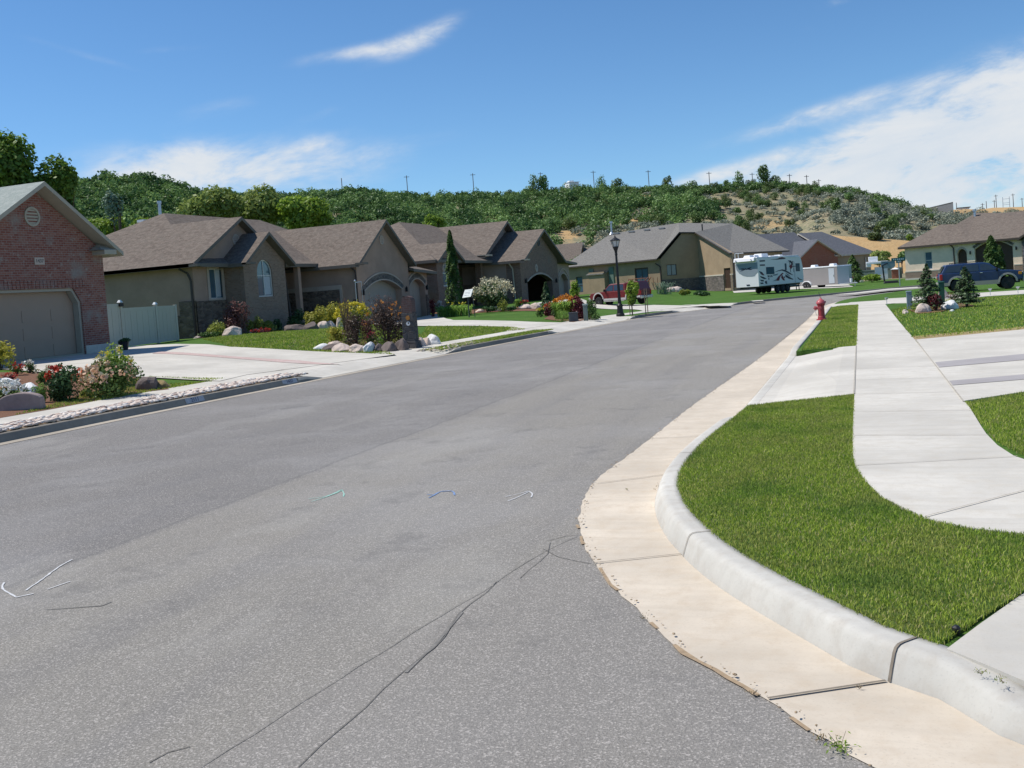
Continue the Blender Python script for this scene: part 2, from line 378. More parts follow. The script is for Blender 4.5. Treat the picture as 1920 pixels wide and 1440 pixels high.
def wloc(o):
    v=Vector((0,0,0))
    while o is not None: v+=Vector(o.location);o=o.parent
    return v
class LB(MB):
    local=True
def tag(o,label=None,cat=None,group=None,kind=None):
    if label: o['label']=label
    if cat: o['category']=cat
    if group: o['group']=group
    if kind: o['kind']=kind
    return o
def thing(name,label,cat,loc=(0,0,0),rz=0.,group=None):
    o=bpy.data.objects.new(name,None);COL.objects.link(o);o.location=loc;o.rotation_euler=(0,0,rz);o.empty_display_size=.3
    return tag(o,label,cat,group)
def struct(o): o['kind']='structure';return o
def copytree(o,loc,rz,sc=1.,label=None,group=None):
    def cp(x,par):
        c=x.copy();COL.objects.link(c)
        if par is not None: c.parent=par
        for ch in x.children: cp(ch,c)
        return c
    r=cp(o,None);r.location=loc;r.rotation_euler=(0,0,rz);r.scale=(sc,)*3 if not isinstance(sc,tuple) else sc
    if label: r['label']=label
    if group: r['group']=group
    return r
def npmesh(name,V,Fq,mats,rnd=None,mi=None,parent=None,smooth=False,link=True):
    """V (N,3), Fq (M,k) -> object; rnd: per face random attribute"""
    me=bpy.data.meshes.new(name);k=Fq.shape[1];m=len(Fq)
    me.vertices.add(len(V));me.vertices.foreach_set('co',np.ascontiguousarray(V,np.float32).ravel())
    me.loops.add(m*k);me.loops.foreach_set('vertex_index',np.ascontiguousarray(Fq,np.int32).ravel())
    me.polygons.add(m);me.polygons.foreach_set('loop_start',np.arange(0,m*k,k,dtype=np.int32))
    if mi is not None: me.polygons.foreach_set('material_index',np.ascontiguousarray(mi,np.int32))
    me.update(calc_edges=True)
    if rnd is not None:
        a=me.attributes.new('rnd','FLOAT','FACE');a.data.foreach_set('value',np.ascontiguousarray(rnd,np.float32))
    for x in (mats if isinstance(mats,(list,tuple)) else [mats]): me.materials.append(M[x] if isinstance(x,str) else x)
    if not link: return me
    o=bpy.data.objects.new(name,me);COL.objects.link(o)
    if parent is not None: o.parent=parent
    return o
def leaves(C,size,rng,up=.35,asp=.7,jit=.5,outw=None):
    """one quad leaf at each centre; returns V,F"""
    n=len(C);N=rng.normal(size=(n,3))
    if outw is not None: N=N*.8+outw*1.1
    N[:,2]+=up;N/=np.linalg.norm(N,axis=1)[:,None]
    A=rng.normal(size=(n,3));T=np.cross(N,A);T/=np.linalg.norm(T,axis=1)[:,None]+1e-9;B=np.cross(N,T)
    s=size*(1-jit+2*jit*rng.random((n,1)))
    a=T*s*.5;b=B*s*.5*asp
    V=np.stack([C-a,C+b*.9,C+a,C-b*.9],1).reshape(-1,3)
    Fq=np.arange(4*n).reshape(n,4);return V,Fq
def crownpts(rng,n,rx,ry,rz,lobes=7,lobe=.5,shell=.75,flat=0.):
    """points in an uneven crown made of lobes in an ellipsoid; centre at origin"""
    L=rng.normal(size=(lobes,3));L/=np.linalg.norm(L,axis=1)[:,None];L*=(.25+.5*rng.random((lobes,1)))
    L[:,2]=L[:,2]*.9+.05;rad=lobe*(.65+.6*rng.random(lobes))
    k=rng.integers(0,lobes,n);D=rng.normal(size=(n,3));D/=np.linalg.norm(D,axis=1)[:,None]
    r=rad[k]*(shell+(1-shell)*rng.random(n)**.6*1.1)*(1+.12*rng.normal(size=n))
    P_=L[k]+D*r[:,None];O=D.copy()
    if flat: P_[:,2]=np.maximum(P_[:,2],-flat)
    tone=rad[k]*0+rng.random(lobes)[k]
    return P_*np.array([rx,ry,rz]),O,tone
# ------------------------------------------------------------------ terrain
def ss(a,b,x):
    t=min(1.,max(0.,(x-a)/(b-a)));return t*t*(3-2*t)
def smoothpl(pts,step=1.):
    out=[];n=len(pts)
    for i in range(n-1):
        p0=Vector(pts[max(i-1,0)]);p1=Vector(pts[i]);p2=Vector(pts[i+1]);p3=Vector(pts[min(i+2,n-1)])
        m=max(1,int((p2-p1).length/step))
        t1=(p2-p0)*.5 if i>0 else p2-p1;t2=(p3-p1)*.5 if i<n-2 else p2-p1
        L=(p2-p1).length
        t1=t1.normalized()*L;t2=t2.normalized()*L
        for k in range(m):
            t=k/m;t_2,t_3=t*t,t*t*t
            out.append((2*t_3-3*t_2+1)*p1+(t_3-2*t_2+t)*t1+(-2*t_3+3*t_2)*p2+(t_3-t_2)*t2)
    out.append(Vector(pts[-1]));return out
LKraw=[(-12.9,-30),(-12.85,12),(-12.6,18),(-12.1,25),(-11.6,31),(-10.9,39),(-10.1,48),(-9.1,52),(-7.3,58.5),(-6.2,63),(-4.7,66.8),(-1.6,72.5),(1.5,77.5),(4.6,81),(9,85),(20,92),(60,112)]
LK=smoothpl(LKraw,2.)
LKa=np.array([(p.x,p.y) for p in LK])
def leftdist(x,y):
    A=LKa[:-1];D=LKa[1:]-A;P_=np.array([x,y])-A
    t=np.clip((P_*D).sum(1)/(D*D).sum(1),0,1);E=P_-D*t[:,None];d=np.hypot(E[:,0],E[:,1]);i=int(d.argmin())
    return d[i]*(1. if D[i,0]*E[i,1]-D[i,1]*E[i,0]>0 else -1.)
def ampl(y):
    return float(np.interp(y,[-50,38,50,58,66,80,95],[.5,.5,.3,.32,.6,.6,.5]))
def T(x,y):
    dn=-.35*ss(30,95,y)*ss(-22,0,x)
    if x>14 or y>130: return dn
    d=leftdist(x,y)
    return ampl(y)*ss(1.,11,d)*(1-ss(-21,-14,x)*ss(52,58,y))*(1-ss(12,30,x))+dn
def g(px,py,off=0.):
    d=ray(px,py);t=2.;last=1.
    while t<600:
        if H+t*d.z-(T(t*d.x,t*d.y)+off)<0:
            lo,hi=last,t
            for _ in range(16):
                m=(lo+hi)/2
                if H+m*d.z-(T(m*d.x,m*d.y)+off)<0: hi=m
                else: lo=m
            return Vector((hi*d.x,hi*d.y,T(hi*d.x,hi*d.y)+off))
        last=t;t*=1.05
    raise ValueError((px,py))
def G(pts,off=.15): return [tuple(g(a,b,off)[:2]) for a,b in pts]
def drape(name,poly,off,mat,step=3.,skirt=0.,zf=None):
    if name!='road' and off>=.1: step=min(step,1.3)
    bm=bmesh.new()
    a=sum(poly[i][0]*poly[(i+1)%len(poly)][1]-poly[(i+1)%len(poly)][0]*poly[i][1] for i in range(len(poly)))
    if a<0: poly=poly[::-1]
    vs=[bm.verts.new((p[0],p[1],0)) for p in poly]
    es=[bm.edges.new((vs[i],vs[(i+1)%len(vs)])) for i in range(len(vs))]
    bmesh.ops.triangle_fill(bm,use_beauty=True,edges=es,normal=(0,0,1))
    xs=[p[0] for p in poly];ys=[p[1] for p in poly]
    for ax,lo,hi in ((0,min(xs),max(xs)),(1,min(ys),max(ys))):
        k=math.ceil(lo/step)*step
        while k<hi:
            bmesh.ops.bisect_plane(bm,geom=bm.verts[:]+bm.edges[:]+bm.faces[:],dist=1e-5,plane_co=(k,0,0) if ax==0 else (0,k,0),plane_no=(1,0,0) if ax==0 else (0,1,0));k+=step
    bmesh.ops.recalc_face_normals(bm,faces=bm.faces)
    if sum(f.normal.z*f.calc_area() for f in bm.faces)<0: bmesh.ops.reverse_faces(bm,faces=bm.faces)
    for v in bm.verts: v.co.z=(zf(v.co.x,v.co.y) if zf else T(v.co.x,v.co.y)+off)
    if skirt:
        be=[e for e in bm.edges if len(e.link_faces)==1]
        r=bmesh.ops.extrude_edge_only(bm,edges=be)
        for v in r['geom']:
            if isinstance(v,bmesh.types.BMVert): v.co.z-=skirt
    me=bpy.data.meshes.new(name);bm.to_mesh(me);bm.free();boxuv(me);me.materials.append(M[mat])
    o=bpy.data.objects.new(name,me);COL.objects.link(o);struct(o);return o
def offs(pl,d):
    out=[]
    for i,p in enumerate(pl):
        a=pl[max(i-1,0)];b=pl[min(i+1,len(pl)-1)];t=(b-a).normalized();out.append(Vector((p[0]-t[1]*d,p[1]+t[0]*d)))
    return out
def sub(pl,y0,y1): return [p for p in pl if y0<=p[1]<=y1]
def cutpl(pl,y0,y1):
    """part of a polyline between two y values, with exact ends"""
    out=[]
    for a,b in zip(pl,pl[1:]):
        for yy in (y0,y1):
            if (a[1]-yy)*(b[1]-yy)<0:
                t=(yy-a[1])/(b[1]-a[1]);out.append((yy,Vector((a[0]+t*(b[0]-a[0]),yy))))
        if y0<=b[1]<=y1: out.append((b[1],Vector(b[:2])))
    if y0<=pl[0][1]<=y1: out.insert(0,(pl[0][1],Vector(pl[0][:2])))
    out.sort(key=lambda q:q[0]);return [q[1] for q in out]
LK=[Vector((p.x,p.y)) for p in LK]
# right hand asphalt edge, gutter flow line, curb lines
RA=smoothpl([(9,1.4),(3,2.3),(1.2,2.85),(.35,3.35),(-.06,3.65),(-.29,3.91),(-.49,4.18),(-.88,4.6),(-1.23,5.17),(-1.6,5.82),(-1.92,6.53),(-2.1,7.05),(-2.28,7.84),(-2.37,8.4),(-2.39,9),(-2.35,10.4),(-2.3,13.8),(-2.07,20.5),(-1.89,29.6),(-1.82,36),(-1.85,43)],.3)
RF=smoothpl([(9,2.2),(3,2.85),(1.2,3.45),(.4,3.96),(.21,4.27),(0,4.43),(-.15,4.58),(-.49,5.07),(-.83,5.58),(-1.12,6.12),(-1.35,6.66),(-1.56,7.31),(-1.7,7.98),(-1.76,8.85),(-1.75,9.9),(-1.68,11),(-1.6,12.2),(-1.55,14),(-1.5,20.5),(-1.42,29.6),(-1.4,36),(-1.4,43)],.3)
R_=lambda L:[Vector((p[0],p[1])) for p in L]
RA=R_(RA);RF=R_(RF)
RAfar=[Vector(g(*p)[:2]) for p in [(1557,570),(1600,561),(1657,553),(1717,544.5),(1767,540)]]
# base ground sheet (polar) and hill
SKY=[(-1600,345,110,190),(-900,345,110,190),(-400,332,105,190),(0,338,104,190),(130,350,104,190),(200,343,104,195),(270,340,106,200),(330,356,110,210),(400,370,114,230),(470,371,118,250),(560,369,120,270),(650,360,120,280),(700,364,122,285),(760,369,124,290),(850,370,126,300),(1000,365,126,310),(1100,362,128,310),(1200,360,132,310),(1300,360,138,310),(1400,354,150,315),(1450,354,155,315),(1530,362,158,310),(1600,367,160,300),(1650,380,160,290),(1700,389,160,300),(1750,392,160,320),(1800,393,160,350),(1850,391,160,400),(1920,387,160,420),(2300,365,160,440),(3000,330,160,450)]
AZT=[];
for a,b,c,d in SKY:
    q=azel(a,b);AZT.append((q[0],math.tan(q[1])/1.,c,d))
AZT=np.array(AZT);PXT=np.array([q[0] for q in SKY],float)
def hillz(azm,d):
    e=np.interp(azm,AZT[:,0],AZT[:,1]);d0=np.interp(azm,AZT[:,0],AZT[:,2]);d1=np.interp(azm,AZT[:,0],AZT[:,3])
    fade=ss(AZT[0,0]-.5,AZT[0,0],azm)*(1-ss(AZT[-1,0],AZT[-1,0]+.5,azm))
    zt=(H+d1*e)*fade
    t=(d-d0)/(d1-d0)
    if t<=0: return 0.
    x,y=d*math.sin(azm),d*math.cos(azm)
    px=np.interp(azm,AZT[:,0],PXT)
    s=min(t,1.)
    terr=.23*ss(0,.09,s)*ss(1450,1560,px)*(1-.6*ss(1760,1900,px))
    s=(s*.92+.08*s*s)*(1-terr)+terr
    nz=mnoise.noise(Vector((x*.03,y*.03,1.)))*2.2+mnoise.noise(Vector((x*.1,y*.1,4.)))*.9
    return zt*s+nz*ss(0,.15,t)*(1-ss(.8,1.,t)*.75)
def ground_mesh():
    rings=[0.,4,8,14,22,30,40,50,60,70,80,90,100.];na=180;V=[];Fq=[]
    for r in rings[1:]:
        for i in range(na):
            a=2*math.pi*i/na;x,y=r*math.sin(a),r*math.cos(a);V.append((x,y,T(x,y)-.3 if r<95 else T(x,y)-.05))
    for k in range(len(rings)-2):
        for i in range(na): Fq.append((k*na+i,(k+1)*na+i,(k+1)*na+(i+1)%na,k*na+(i+1)%na))
    V=np.array(V);Fq=np.array(Fq)[:,::-1]
    b=len(V);V=np.vstack([V,[[0,0,-.3]]]);F3=[(b,i,(i+1)%na,b) for i in range(na)]
    me=bpy.data.meshes.new('ground');me.from_pydata([tuple(v) for v in V],[],[tuple(f) for f in Fq]+[(b,(i+1)%na,i) for i in range(na)])
    me.materials.append(M['ground']);o=bpy.data.objects.new('ground',me);COL.objects.link(o);struct(o)
    # hill
    rs=[100.,104,108,113]+[118+4*i for i in range(84)]+[470,500,560,650,800,1100,1600,2400];na=540;V=[];bare=[]
    azs=[-math.pi+2*math.pi*i/na for i in range(na)]
    for r in rs:
        for a in azs:
            x,y=r*math.sin(a),r*math.cos(a)
            z=(T(x,y)-.05)*(1-ss(100,130,r))-.1*ss(100,130,r)+hillz(a,r)
            V.append((x,y,z))
            px=float(np.interp(a,AZT[:,0],PXT));d0=np.interp(a,AZT[:,0],AZT[:,2]);d1=np.interp(a,AZT[:,0],AZT[:,3]);t=(r-d0)/(d1-d0)
            bb=ss(1500,1560,px)*(1-ss(1790,1840,px))*(1-ss(.08,.13,t))*ss(-.05,.0,t)
            bb=max(bb,ss(1700,1740,px)*ss(.62,.8,t)*.8)
            for cx_,cy_,rx,ry,wt in ((1060,.45,26,.07,1.),(1195,.60,22,.08,1.),(1210,.93,26,.06,1.),(1335,.80,36,.10,.9),(1180,.33,90,.10,.45),(1450,.45,90,.2,.5),(1120,.93,40,.04,.6)):
                q=((px-cx_)/rx)**2+((t-cy_)/ry)**2;bb=max(bb,wt*math.exp(-q))
            bare.append(bb*.9)
    Fq=[]
    for k in range(len(rs)-1):
        for i in range(na): Fq.append((k*na+i,k*na+(i+1)%na,(k+1)*na+(i+1)%na,(k+1)*na+i))
    me=bpy.data.meshes.new('hill');me.from_pydata(V,[],Fq)
    at_=me.attributes.new('bare','FLOAT','POINT');at_.data.foreach_set('value',np.array(bare,np.float32))
    me.materials.append(M['hill']);me.shade_smooth();o=bpy.data.objects.new('hill',me);COL.objects.link(o);struct(o)
    if me.polygons[0].normal.z<0: me.flip_normals()
def hillmat():
    m,t,o=newmat('hillside');v=pos(t);b=t.new('ShaderNodeAttribute',attribute_name='bare').outputs['Fac']
    n=t.noise(v,.12,6.,.65);n2=t.noise(v,.9,5.,.7)
    col=t.mix(t.smooth(n,.35,.65),(.27,.235,.15),(.19,.19,.115))
    col=t.mix(t.smooth(n2,.45,.7),col,(.34,.28,.19))
    br=t.mix(n2,(.40,.25,.11),(.52,.37,.2))
    f=t.smooth(t.math('ADD',b,t.math('MULTIPLY',t.math('SUBTRACT',n2,.5),1.)),.3,.5)
    col=t.mix(f,col,br)
    bsdf(t,o,col,1.,0.,n2,.6,.4,.05);return m
M['hill']=hillmat()
ground_mesh()
# road
FX=[tuple(p) for p in LK if p.y<=77.5]
road=[tuple(p) for p in cutpl(LK,-28,79.)]
left_side=road
right=[tuple(p) for p in RA]+[tuple(p) for p in RAfar]
# main asphalt: left kerb up, far, back along right edge, then junction behind camera
poly=left_side+[(9.,85.),(14,88.2),(14,82)]+[tuple(p) for p in [Vector((12.,79.)),]]+[tuple(p+Vector((.15,-.15))) for p in RAfar[::-1]]+[tuple(p) for p in RF[::-1]]+[(9,-28)]
drape('road',poly,0.,'asphalt',4.)
# far cross street and its pavement
drape('cross_street',G([(1470,540.5),(1590,537.5),(1727,535.8),(1960,524),(1960,520),(1720,532),(1590,533),(1500,535)],.02),.03,'asphalt',6.)
drape('cross_pavement',G([(1470,538),(1590,532.6),(1720,531.6),(1960,519.6),(1960,517),(1720,529.2),(1590,530.2),(1470,536)],.02),.06,'concrete',6.)
# ---- left side
M['gutterl']=mconcrete('old_gutter_concrete',(.44,.39,.32),(.34,.27,.2))
def strip(name,pl,d0,d1,y0,y1,off,mat,skirt=0.,step=3.):
    a=cutpl(offs(pl,d0),y0,y1);b=cutpl(offs(pl,d1),y0,y1)
    return drape(name,[tuple(p) for p in a]+[tuple(p) for p in b[::-1]],off,mat,step,skirt)
APR=[(21.0,27.4),(36.6,45.6),(52.3,58.9)]     # driveway aprons, by y on the left kerb
KB=[(-28,21.0),(27.4,36.6),(45.6,52.3),(58.9,84.)]
def kerb(pl,y0,y1,name,mat,h=.14,w_=.16,ramp=.9,flare=.06):
    """kerb with a battered face; ends ramp down at aprons"""
    P_=[Vector(p) for p in pl if y0<=p[1]<=y1] if not isinstance(pl,tuple) else None
    P_=cutpl(pl,y0,y1)
    Q=[]
    for a,b in zip(P_,P_[1:]):
        n=max(1,int((b-a).length/.6))
        for k in range(n): Q.append(a+(b-a)*(k/n))
    Q.append(P_[-1]);s=0;S=[0]
    for a,b in zip(Q,Q[1:]): s+=(b-a).length;S.append(s)
    o1=offs(Q,flare);o2=offs(Q,flare+.02);o3=offs(Q,w_);mb=MB();vs=[]
    for i,q in enumerate(Q):
        e=min(S[i] if y0>-20 else 99,(s-S[i]) if y1<83 else 99);hh=.02+(h-.02)*ss(0,ramp,e)
        zt=T(q.x,q.y)
        vs+=[(q.x,q.y,zt-.05),(q.x,q.y,zt+.004),(o1[i].x,o1[i].y,zt+hh-.012),(o2[i].x+.0,o2[i].y,zt+hh),(o3[i].x,o3[i].y,zt+hh),(o3[i].x,o3[i].y,zt-.2)]
    fs=[]
    for i in range(len(Q)-1):
        for k in range(5): fs.append((i*6+k,i*6+k+1,(i+1)*6+k+1,(i+1)*6+k))
    mb.add(vs,fs);o=mb.build(name,mat,None,weld=False);return struct(o)
for i,(a,b) in enumerate(KB): kerb(LK,a,b,'kerb','oldcurb')
# narrow gutter lip along the left kerb
LKw=[Vector((p.x+.05*mnoise.noise(Vector((p.x,p.y*1.7,0))),p.y)) for p in LK]
strip('gutter',LKw,-.27,.03,-28,84,.006,'gutterl',step=9)
# lawn slab over the left lots, pulled back where drives cross
back=[(-62,84),(-62,-28)]
edge=[]
for (a,b) in KB:
    edge+= [tuple(p) for p in cutpl(offs(LK,.16),a+(1. if a>0 else 0),b-(1. if b<80 else 0))]
    nx=[q for q in APR if abs(q[0]-b)<.1]
    if nx: edge+=[tuple(p) for p in cutpl(offs(LK,1.35),b-.98,nx[0][1]+.98)]
drape('lawn',edge+[(30,105),(10,118),(-62,118)]+back,.135,'lawn',1.3,.25)
SW0,SW1=1.0,2.15
for (a,b) in [(-28,21.0),(27.4,36.6),(45.6,52.3)]:
    strip('pavement',LK,SW0,SW1,a-.01,b+.01,.155,'concrete',.05)
for (a,b) in APR:
    A=cutpl(offs(LK,.03),a-1.,b+1.);Cc=cutpl(offs(LK,SW1),a-1.,b+1.)
    def zf(x,y,a=a,b=b):
        d=leftdist(x,y);kh=.018+.12*ss(0,.9,max(a-y,y-b,0));return T(x,y)+kh-.006+(.163-kh)*ss(.12,.95,d)
    o=drape('driveway_apron',[tuple(p) for p in A]+[tuple(p) for p in Cc[::-1]],0,'concrete',.7,.2,zf)
# driveways left
G15=lambda pts:G(pts,.155)
d1=[tuple(cutpl(offs(LK,SW1-.02),20.9,27.5)[0]),tuple(cutpl(offs(LK,SW1-.02),20.9,27.5)[-1])]
drape('driveway',[d1[0]]+G15([(412,715),(350,712),(260,706.5),(150,702),(60,697)])+[(-25.7,22.4),(-25.7,28.0)]+G15([(215,656),(250,649),(330,645.2),(430,650.5),(560,657.5),(680,662.5),(742,665)])+[d1[1]],.165,'concrete',2.)
drape('driveway_stripe',G15([(285,663.5),(330,665),(480,676),(600,684),(640,683.5),(560,676.5),(430,668.5),(340,661.5),(300,660)]),.172,'redstripe',2.)
d2=cutpl(offs(LK,SW1-.02),36.5,45.7)
drape('driveway',[tuple(d2[0])]+G15([(985,617.5),(960,613),(900,611.5),(800,611.5),(745,611)])+[(-26.8,50.8),(-26.8,60.4)]+G15([(850,600.5),(960,602),(1030,604.5),(1060,605)])+[tuple(d2[-1])],.165,'concrete',3.)
d3=cutpl(offs(LK,SW1-.02),52.2,59.)
drape('driveway',[tuple(d3[0])]+G15([(1205,582.5),(1180,579.8),(1112,577),(1090,575),(1068,572)])+[(-21.4,65.),(-21.4,75.6)]+G15([(1105,566),(1120,569),(1200,571),(1290,573),(1330,572.6)])+[tuple(d3[-1])],.165,'concrete',3.)
# pavement beyond the third apron runs inside the lawn, short visible pieces
drape('pavement',G15([(1278,571.5),(1330,571.2),(1366,569),(1368,572.2),(1330,574)]),.16,'concrete',3.)
drape('pavement',G15([(1408,564),(1430,562.6),(1432,564),(1412,565.2)]),.16,'concrete',3.)
drape('pavement',G15([(1560,552.5),(1600,549),(1665,541.3),(1720,537.8),(1722,539.6),(1668,543.4),(1604,550.6)]),.16,'concrete',3.)
# caravan parking strip
drape('driveway',G15([(1376,549),(1505,541.5),(1560,540),(1600,537.5),(1590,532.6),(1510,535),(1470,536.5),(1374,546)]),.16,'concrete',3.)
# planting beds
drape('planting_bed',G15([(0,784),(100,767),(190,749.5),(262,736),(318,730),(300,722),(262,708),(200,704),(60,698),(-60,700),(-120,790)]),.16,'mulch',1.)
drape('planting_bed',G15([(368,634),(430,628.5),(520,621),(560,612),(600,606),(640,606),(560,601),(520,606),(470,613),(372,627)]),.16,'mulch',1.5)
drape('planting_bed',G15([(592,652),(640,654),(700,656),(745,657),(800,646),(812,640),(780,634),(700,636),(620,640)]),.16,'mulch',1.)
drape('planting_bed',G15([(1020,598),(1045,601.5),(1075,604.2),(1113,597),(1100,590),(1070,588),(1030,592)]),.16,'mulch',1.)
drape('planting_bed',G15([(815,592),(870,590),(900,586),(990,583),(1030,584),(1030,577),(960,576),(870,580),(815,585)]),.16,'mulch',2.)
drape('planting_bed',G15([(1700,580),(1722,588),(1760,585),(1800,577),(1830,573),(1800,568),(1740,570)]),.16,'mulch',1.)
drape('planting_bed',G15([(1590,529.5),(1680,527),(1675,523.5),(1590,526)]),.1,'mulch',4.)
# ---- right side: lawn slab, gutter, kerb, pavement
def gut(name,A,B,zA,zB,mat,n=4):
    """sheet between two polylines resampled to equal counts"""
    def rs(P_,m):
        L=[0]
        for a,b in zip(P_,P_[1:]): L.append(L[-1]+(b-a).length)
        out=[]
        for k in range(m):
            s=L[-1]*k/(m-1);j=max(0,min(len(P_)-2,int(np.searchsorted(L,s))-1));f=(s-L[j])/(L[j+1]-L[j]+1e-9);out.append(P_[j].lerp(P_[j+1],f))
        return out
    return rs
rs=gut('',None,None,0,0,'')
NK=420
def resy(P_,ys):
    return None
RAs=rs(RA,NK);RFs=[]
# pair each flow-line point with the nearest asphalt-edge point for clean quads
RFd=rs(RF,NK)
def sheet(name,A,B,za,zb,mat,mid=None):
    mb=MB();n=len(A);vs=[]
    for i in range(n):
        a,b=A[i],B[i];vs+=[(a.x,a.y,T(a.x,a.y)+za),(b.x,b.y,T(b.x,b.y)+zb)]
    mb.add(vs,[(2*i,2*i+1,2*i+3,2*i+2) for i in range(n-1)]);o=mb.build(name,mat,None,weld=False);return struct(o)
# wobble on the asphalt edge of the gutter so the joint looks broken
RAw=[Vector((p.x+.018*mnoise.noise(Vector((p.x*6,p.y*6,0)))+.01*mnoise.noise(Vector((p.x*25,p.y*25,3))),p.y+.018*mnoise.noise(Vector((p.x*6,p.y*6,9))))) for p in RAs]
sheet('gutter',RAw,RFd,.005,-.004 if False else .005,'gutter')
RC0,RC1=12.3,20.3      # driveway drop in the right kerb
def khr(i,p):
    y=p.y
    h=.15
    if y>11.2: h=.15-.115*(ss(11.2,12.6,y)-ss(20.3,21.6,y))
    if p.x>.02: h=.15-.10*ss(.02,.9,p.x)
    return h
prof=[(0.,-.04,0),(0.,.004,0),(.02,.4,1),(.042,.78,1),(.055,.91,1),(.075,.98,1),(.10,1.,1),(.15,1.,1),(.20,1.,1),(.20,-.5,1)]
mb=MB();vs=[];m=len(prof)
for i,p in enumerate(RFd):
    a=RFd[max(i-1,0)];b=RFd[min(i+1,NK-1)];t=(b-a).normalized();nx,ny=t.y,-t.x   # towards the lot
    h=khr(i,p);z0=T(p.x,p.y)
    for (d,f,_) in prof:
        z=z0+(f*h if f>0 else f)+.003
        vs.append((p.x+nx*d,p.y+ny*d,z))
fs=[(i*m+k,i*m+k+1,(i+1)*m+k+1,(i+1)*m+k) for i in range(NK-1) for k in range(m-1)]
mb.add(vs,fs);o=mb.build('kerb','curb',None,smooth=True,weld=False);struct(o)
# far part of the right kerb, beyond the hydrant
RFf=smoothpl([(-1.4,43)]+[tuple(p+Vector((.32,-.3))) for p in RAfar],1.)
RAf=smoothpl([(-1.85,43)]+[tuple(p) for p in RAfar],1.)
RFf=rs(R_(RFf),60);RAf=rs(R_(RAf),60);sheet('gutter',RAf,RFf,.012,.006,'gutter')
mb=MB();vs=[]
for i,p in enumerate(RFf):
    a=RFf[max(i-1,0)];b=RFf[min(i+1,59)];t=(b-a).normalized();z0=T(p.x,p.y)
    for d,z in ((0,0),(.05,.10),(.18,.11),(.18,-.1)): vs.append((p.x+t.y*d,p.y-t.x*d,z0+z))
mb.add(vs,[(i*4+k,i*4+k+1,(i+1)*4+k+1,(i+1)*4+k) for i in range(59) for k in range(3)]);struct(mb.build('kerb','curb',None,weld=False))
RI=[]
for i,p in enumerate(RFd):
    a=RFd[max(i-1,0)];b=RFd[min(i+1,NK-1)];t=(b-a).normalized();RI.append((p.x+t.y*.195,p.y-t.x*.195))
RIf=[(p.x+.17,p.y-.1) for p in RFf]
def zr(x,y): return T(x,y)+.135-.04*ss(30,60,y)
NLAWN=[tuple(p) for p in RI if 4.47<=p[1]<=12.42 and p[0]<.3]+[(-.17,13.15)]+[(-.15,8.8),(-.10,8.35),(.04,7.36),(.31,6.68),(.55,6.42),(.81,6.34),(2.2,6.2),(2.0,5.75),(.66,5.3)]
NLAWN=[p for p in NLAWN]
NL=smoothpl([(-.17,13.15),(-.15,8.8),(-.08,8.0),(.05,7.3),(.31,6.68),(.55,6.45),(.81,6.34),(2.2,6.25)],.25)
drive_near=[(2.1,6.0),(.68,5.33),(.23,4.52)]
NLP=[tuple(p) for p in RI if 4.5<=p[1]<=12.42 and p[0]<.3]+[(-.17,13.15)]+[tuple(p) for p in NL[1:]]+[tuple(p) for p in drive_near]
# order: RI runs from near camera to far
bigright=[tuple(p) for p in RI if p[1]<12.45]+[(-.4,12.5),(-.4,20.5)]+[tuple(p) for p in RI if p[1]>20.5]+RIf[1:]+[(12,77),(40,74),(60,40),(60,-28),(9,-28)]
drape('lawn',bigright,.135,'lawn',3.,.2)
drape('lawn',NLP,.148,'turf',.5,.08)
drape('lawn',[(-1.19,20.5),(-1.15,29.6),(-1.13,36),(-1.14,41.3),(-.85,42.6),(-.16,42.8),(-.17,30),(-.17,20.9)],.148,'lawn',1.,.06)
# pavement right (with curve near camera)
PVL=smoothpl([(-.165,42.8),(-.165,30),(-.165,20),(-.16,13.15),(-.15,8.8),(-.08,8.0),(.05,7.3),(.31,6.68),(.55,6.45),(.81,6.34),(2.2,6.25),(9,6.2)],.4)
PVR=smoothpl([(.86,42.0),(.9,30),(.97,21.9),(1.0,16),(1.03,12),(1.0,9.9),(1.02,9.3),(1.08,8.8),(1.2,8.45),(1.5,8.1),(2.4,7.85),(9,7.75)],.4)
drape('pavement',[tuple(p) for p in PVL]+[tuple(p) for p in PVR[::-1]],.158,'concrete',2.,.03,lambda x,y:T(x,y)+.158-.04*ss(30,60,y))
drape('pavement',[(-.165,42.8),(-1.2,42.6),(-1.35,46),(-.6,46.6)]+G([(1604,565.5),(1613,562),(1630,559.5),(1652,556.2),(1664,559.5),(1700,556.5),(1745,551.5),(1752,553.5)],.1)+[(2.2,43),(.86,42)],0,'concrete',2.,.03,lambda x,y:T(x,y)+.16-.04*ss(30,60,y))
# second driveway with the car
drape('driveway',G([(1660,570),(1700,569.3),(1780,565.5),(1850,556.5),(1960,549.5),(1960,537),(1893,540),(1790,550),(1745,553),(1700,558),(1664,559.5)],.12),0,'concrete',3.,.03,lambda x,y:T(x,y)+.164-.04*ss(30,60,y))
drape('driveway',[(1.0,12.15),(1.0,21.75),(3.2,23.1),(14,30),(14,16),(3,13.2),(1.72,12.8)],.163,'concrete',2.,.03)
for q in ([(1.02,16.75),(14,23.9),(14,22.2),(1.02,15.95)],[(1.02,14.15),(14,20.),(14,19.),(1.02,13.65)]):
    drape('driveway_stripe',q,.168,'stripe',2.)
# apron between kerb and pavement at the near driveway
def zap(x,y): return T(x,y)+.042+.116*ss(-1.33,-.4,x)
drape('driveway_apron',[(-1.39,12.42),(-.165,13.15),(-.165,20.95),(-1.31,20.45)],0,'concrete',.4,.1,zap)
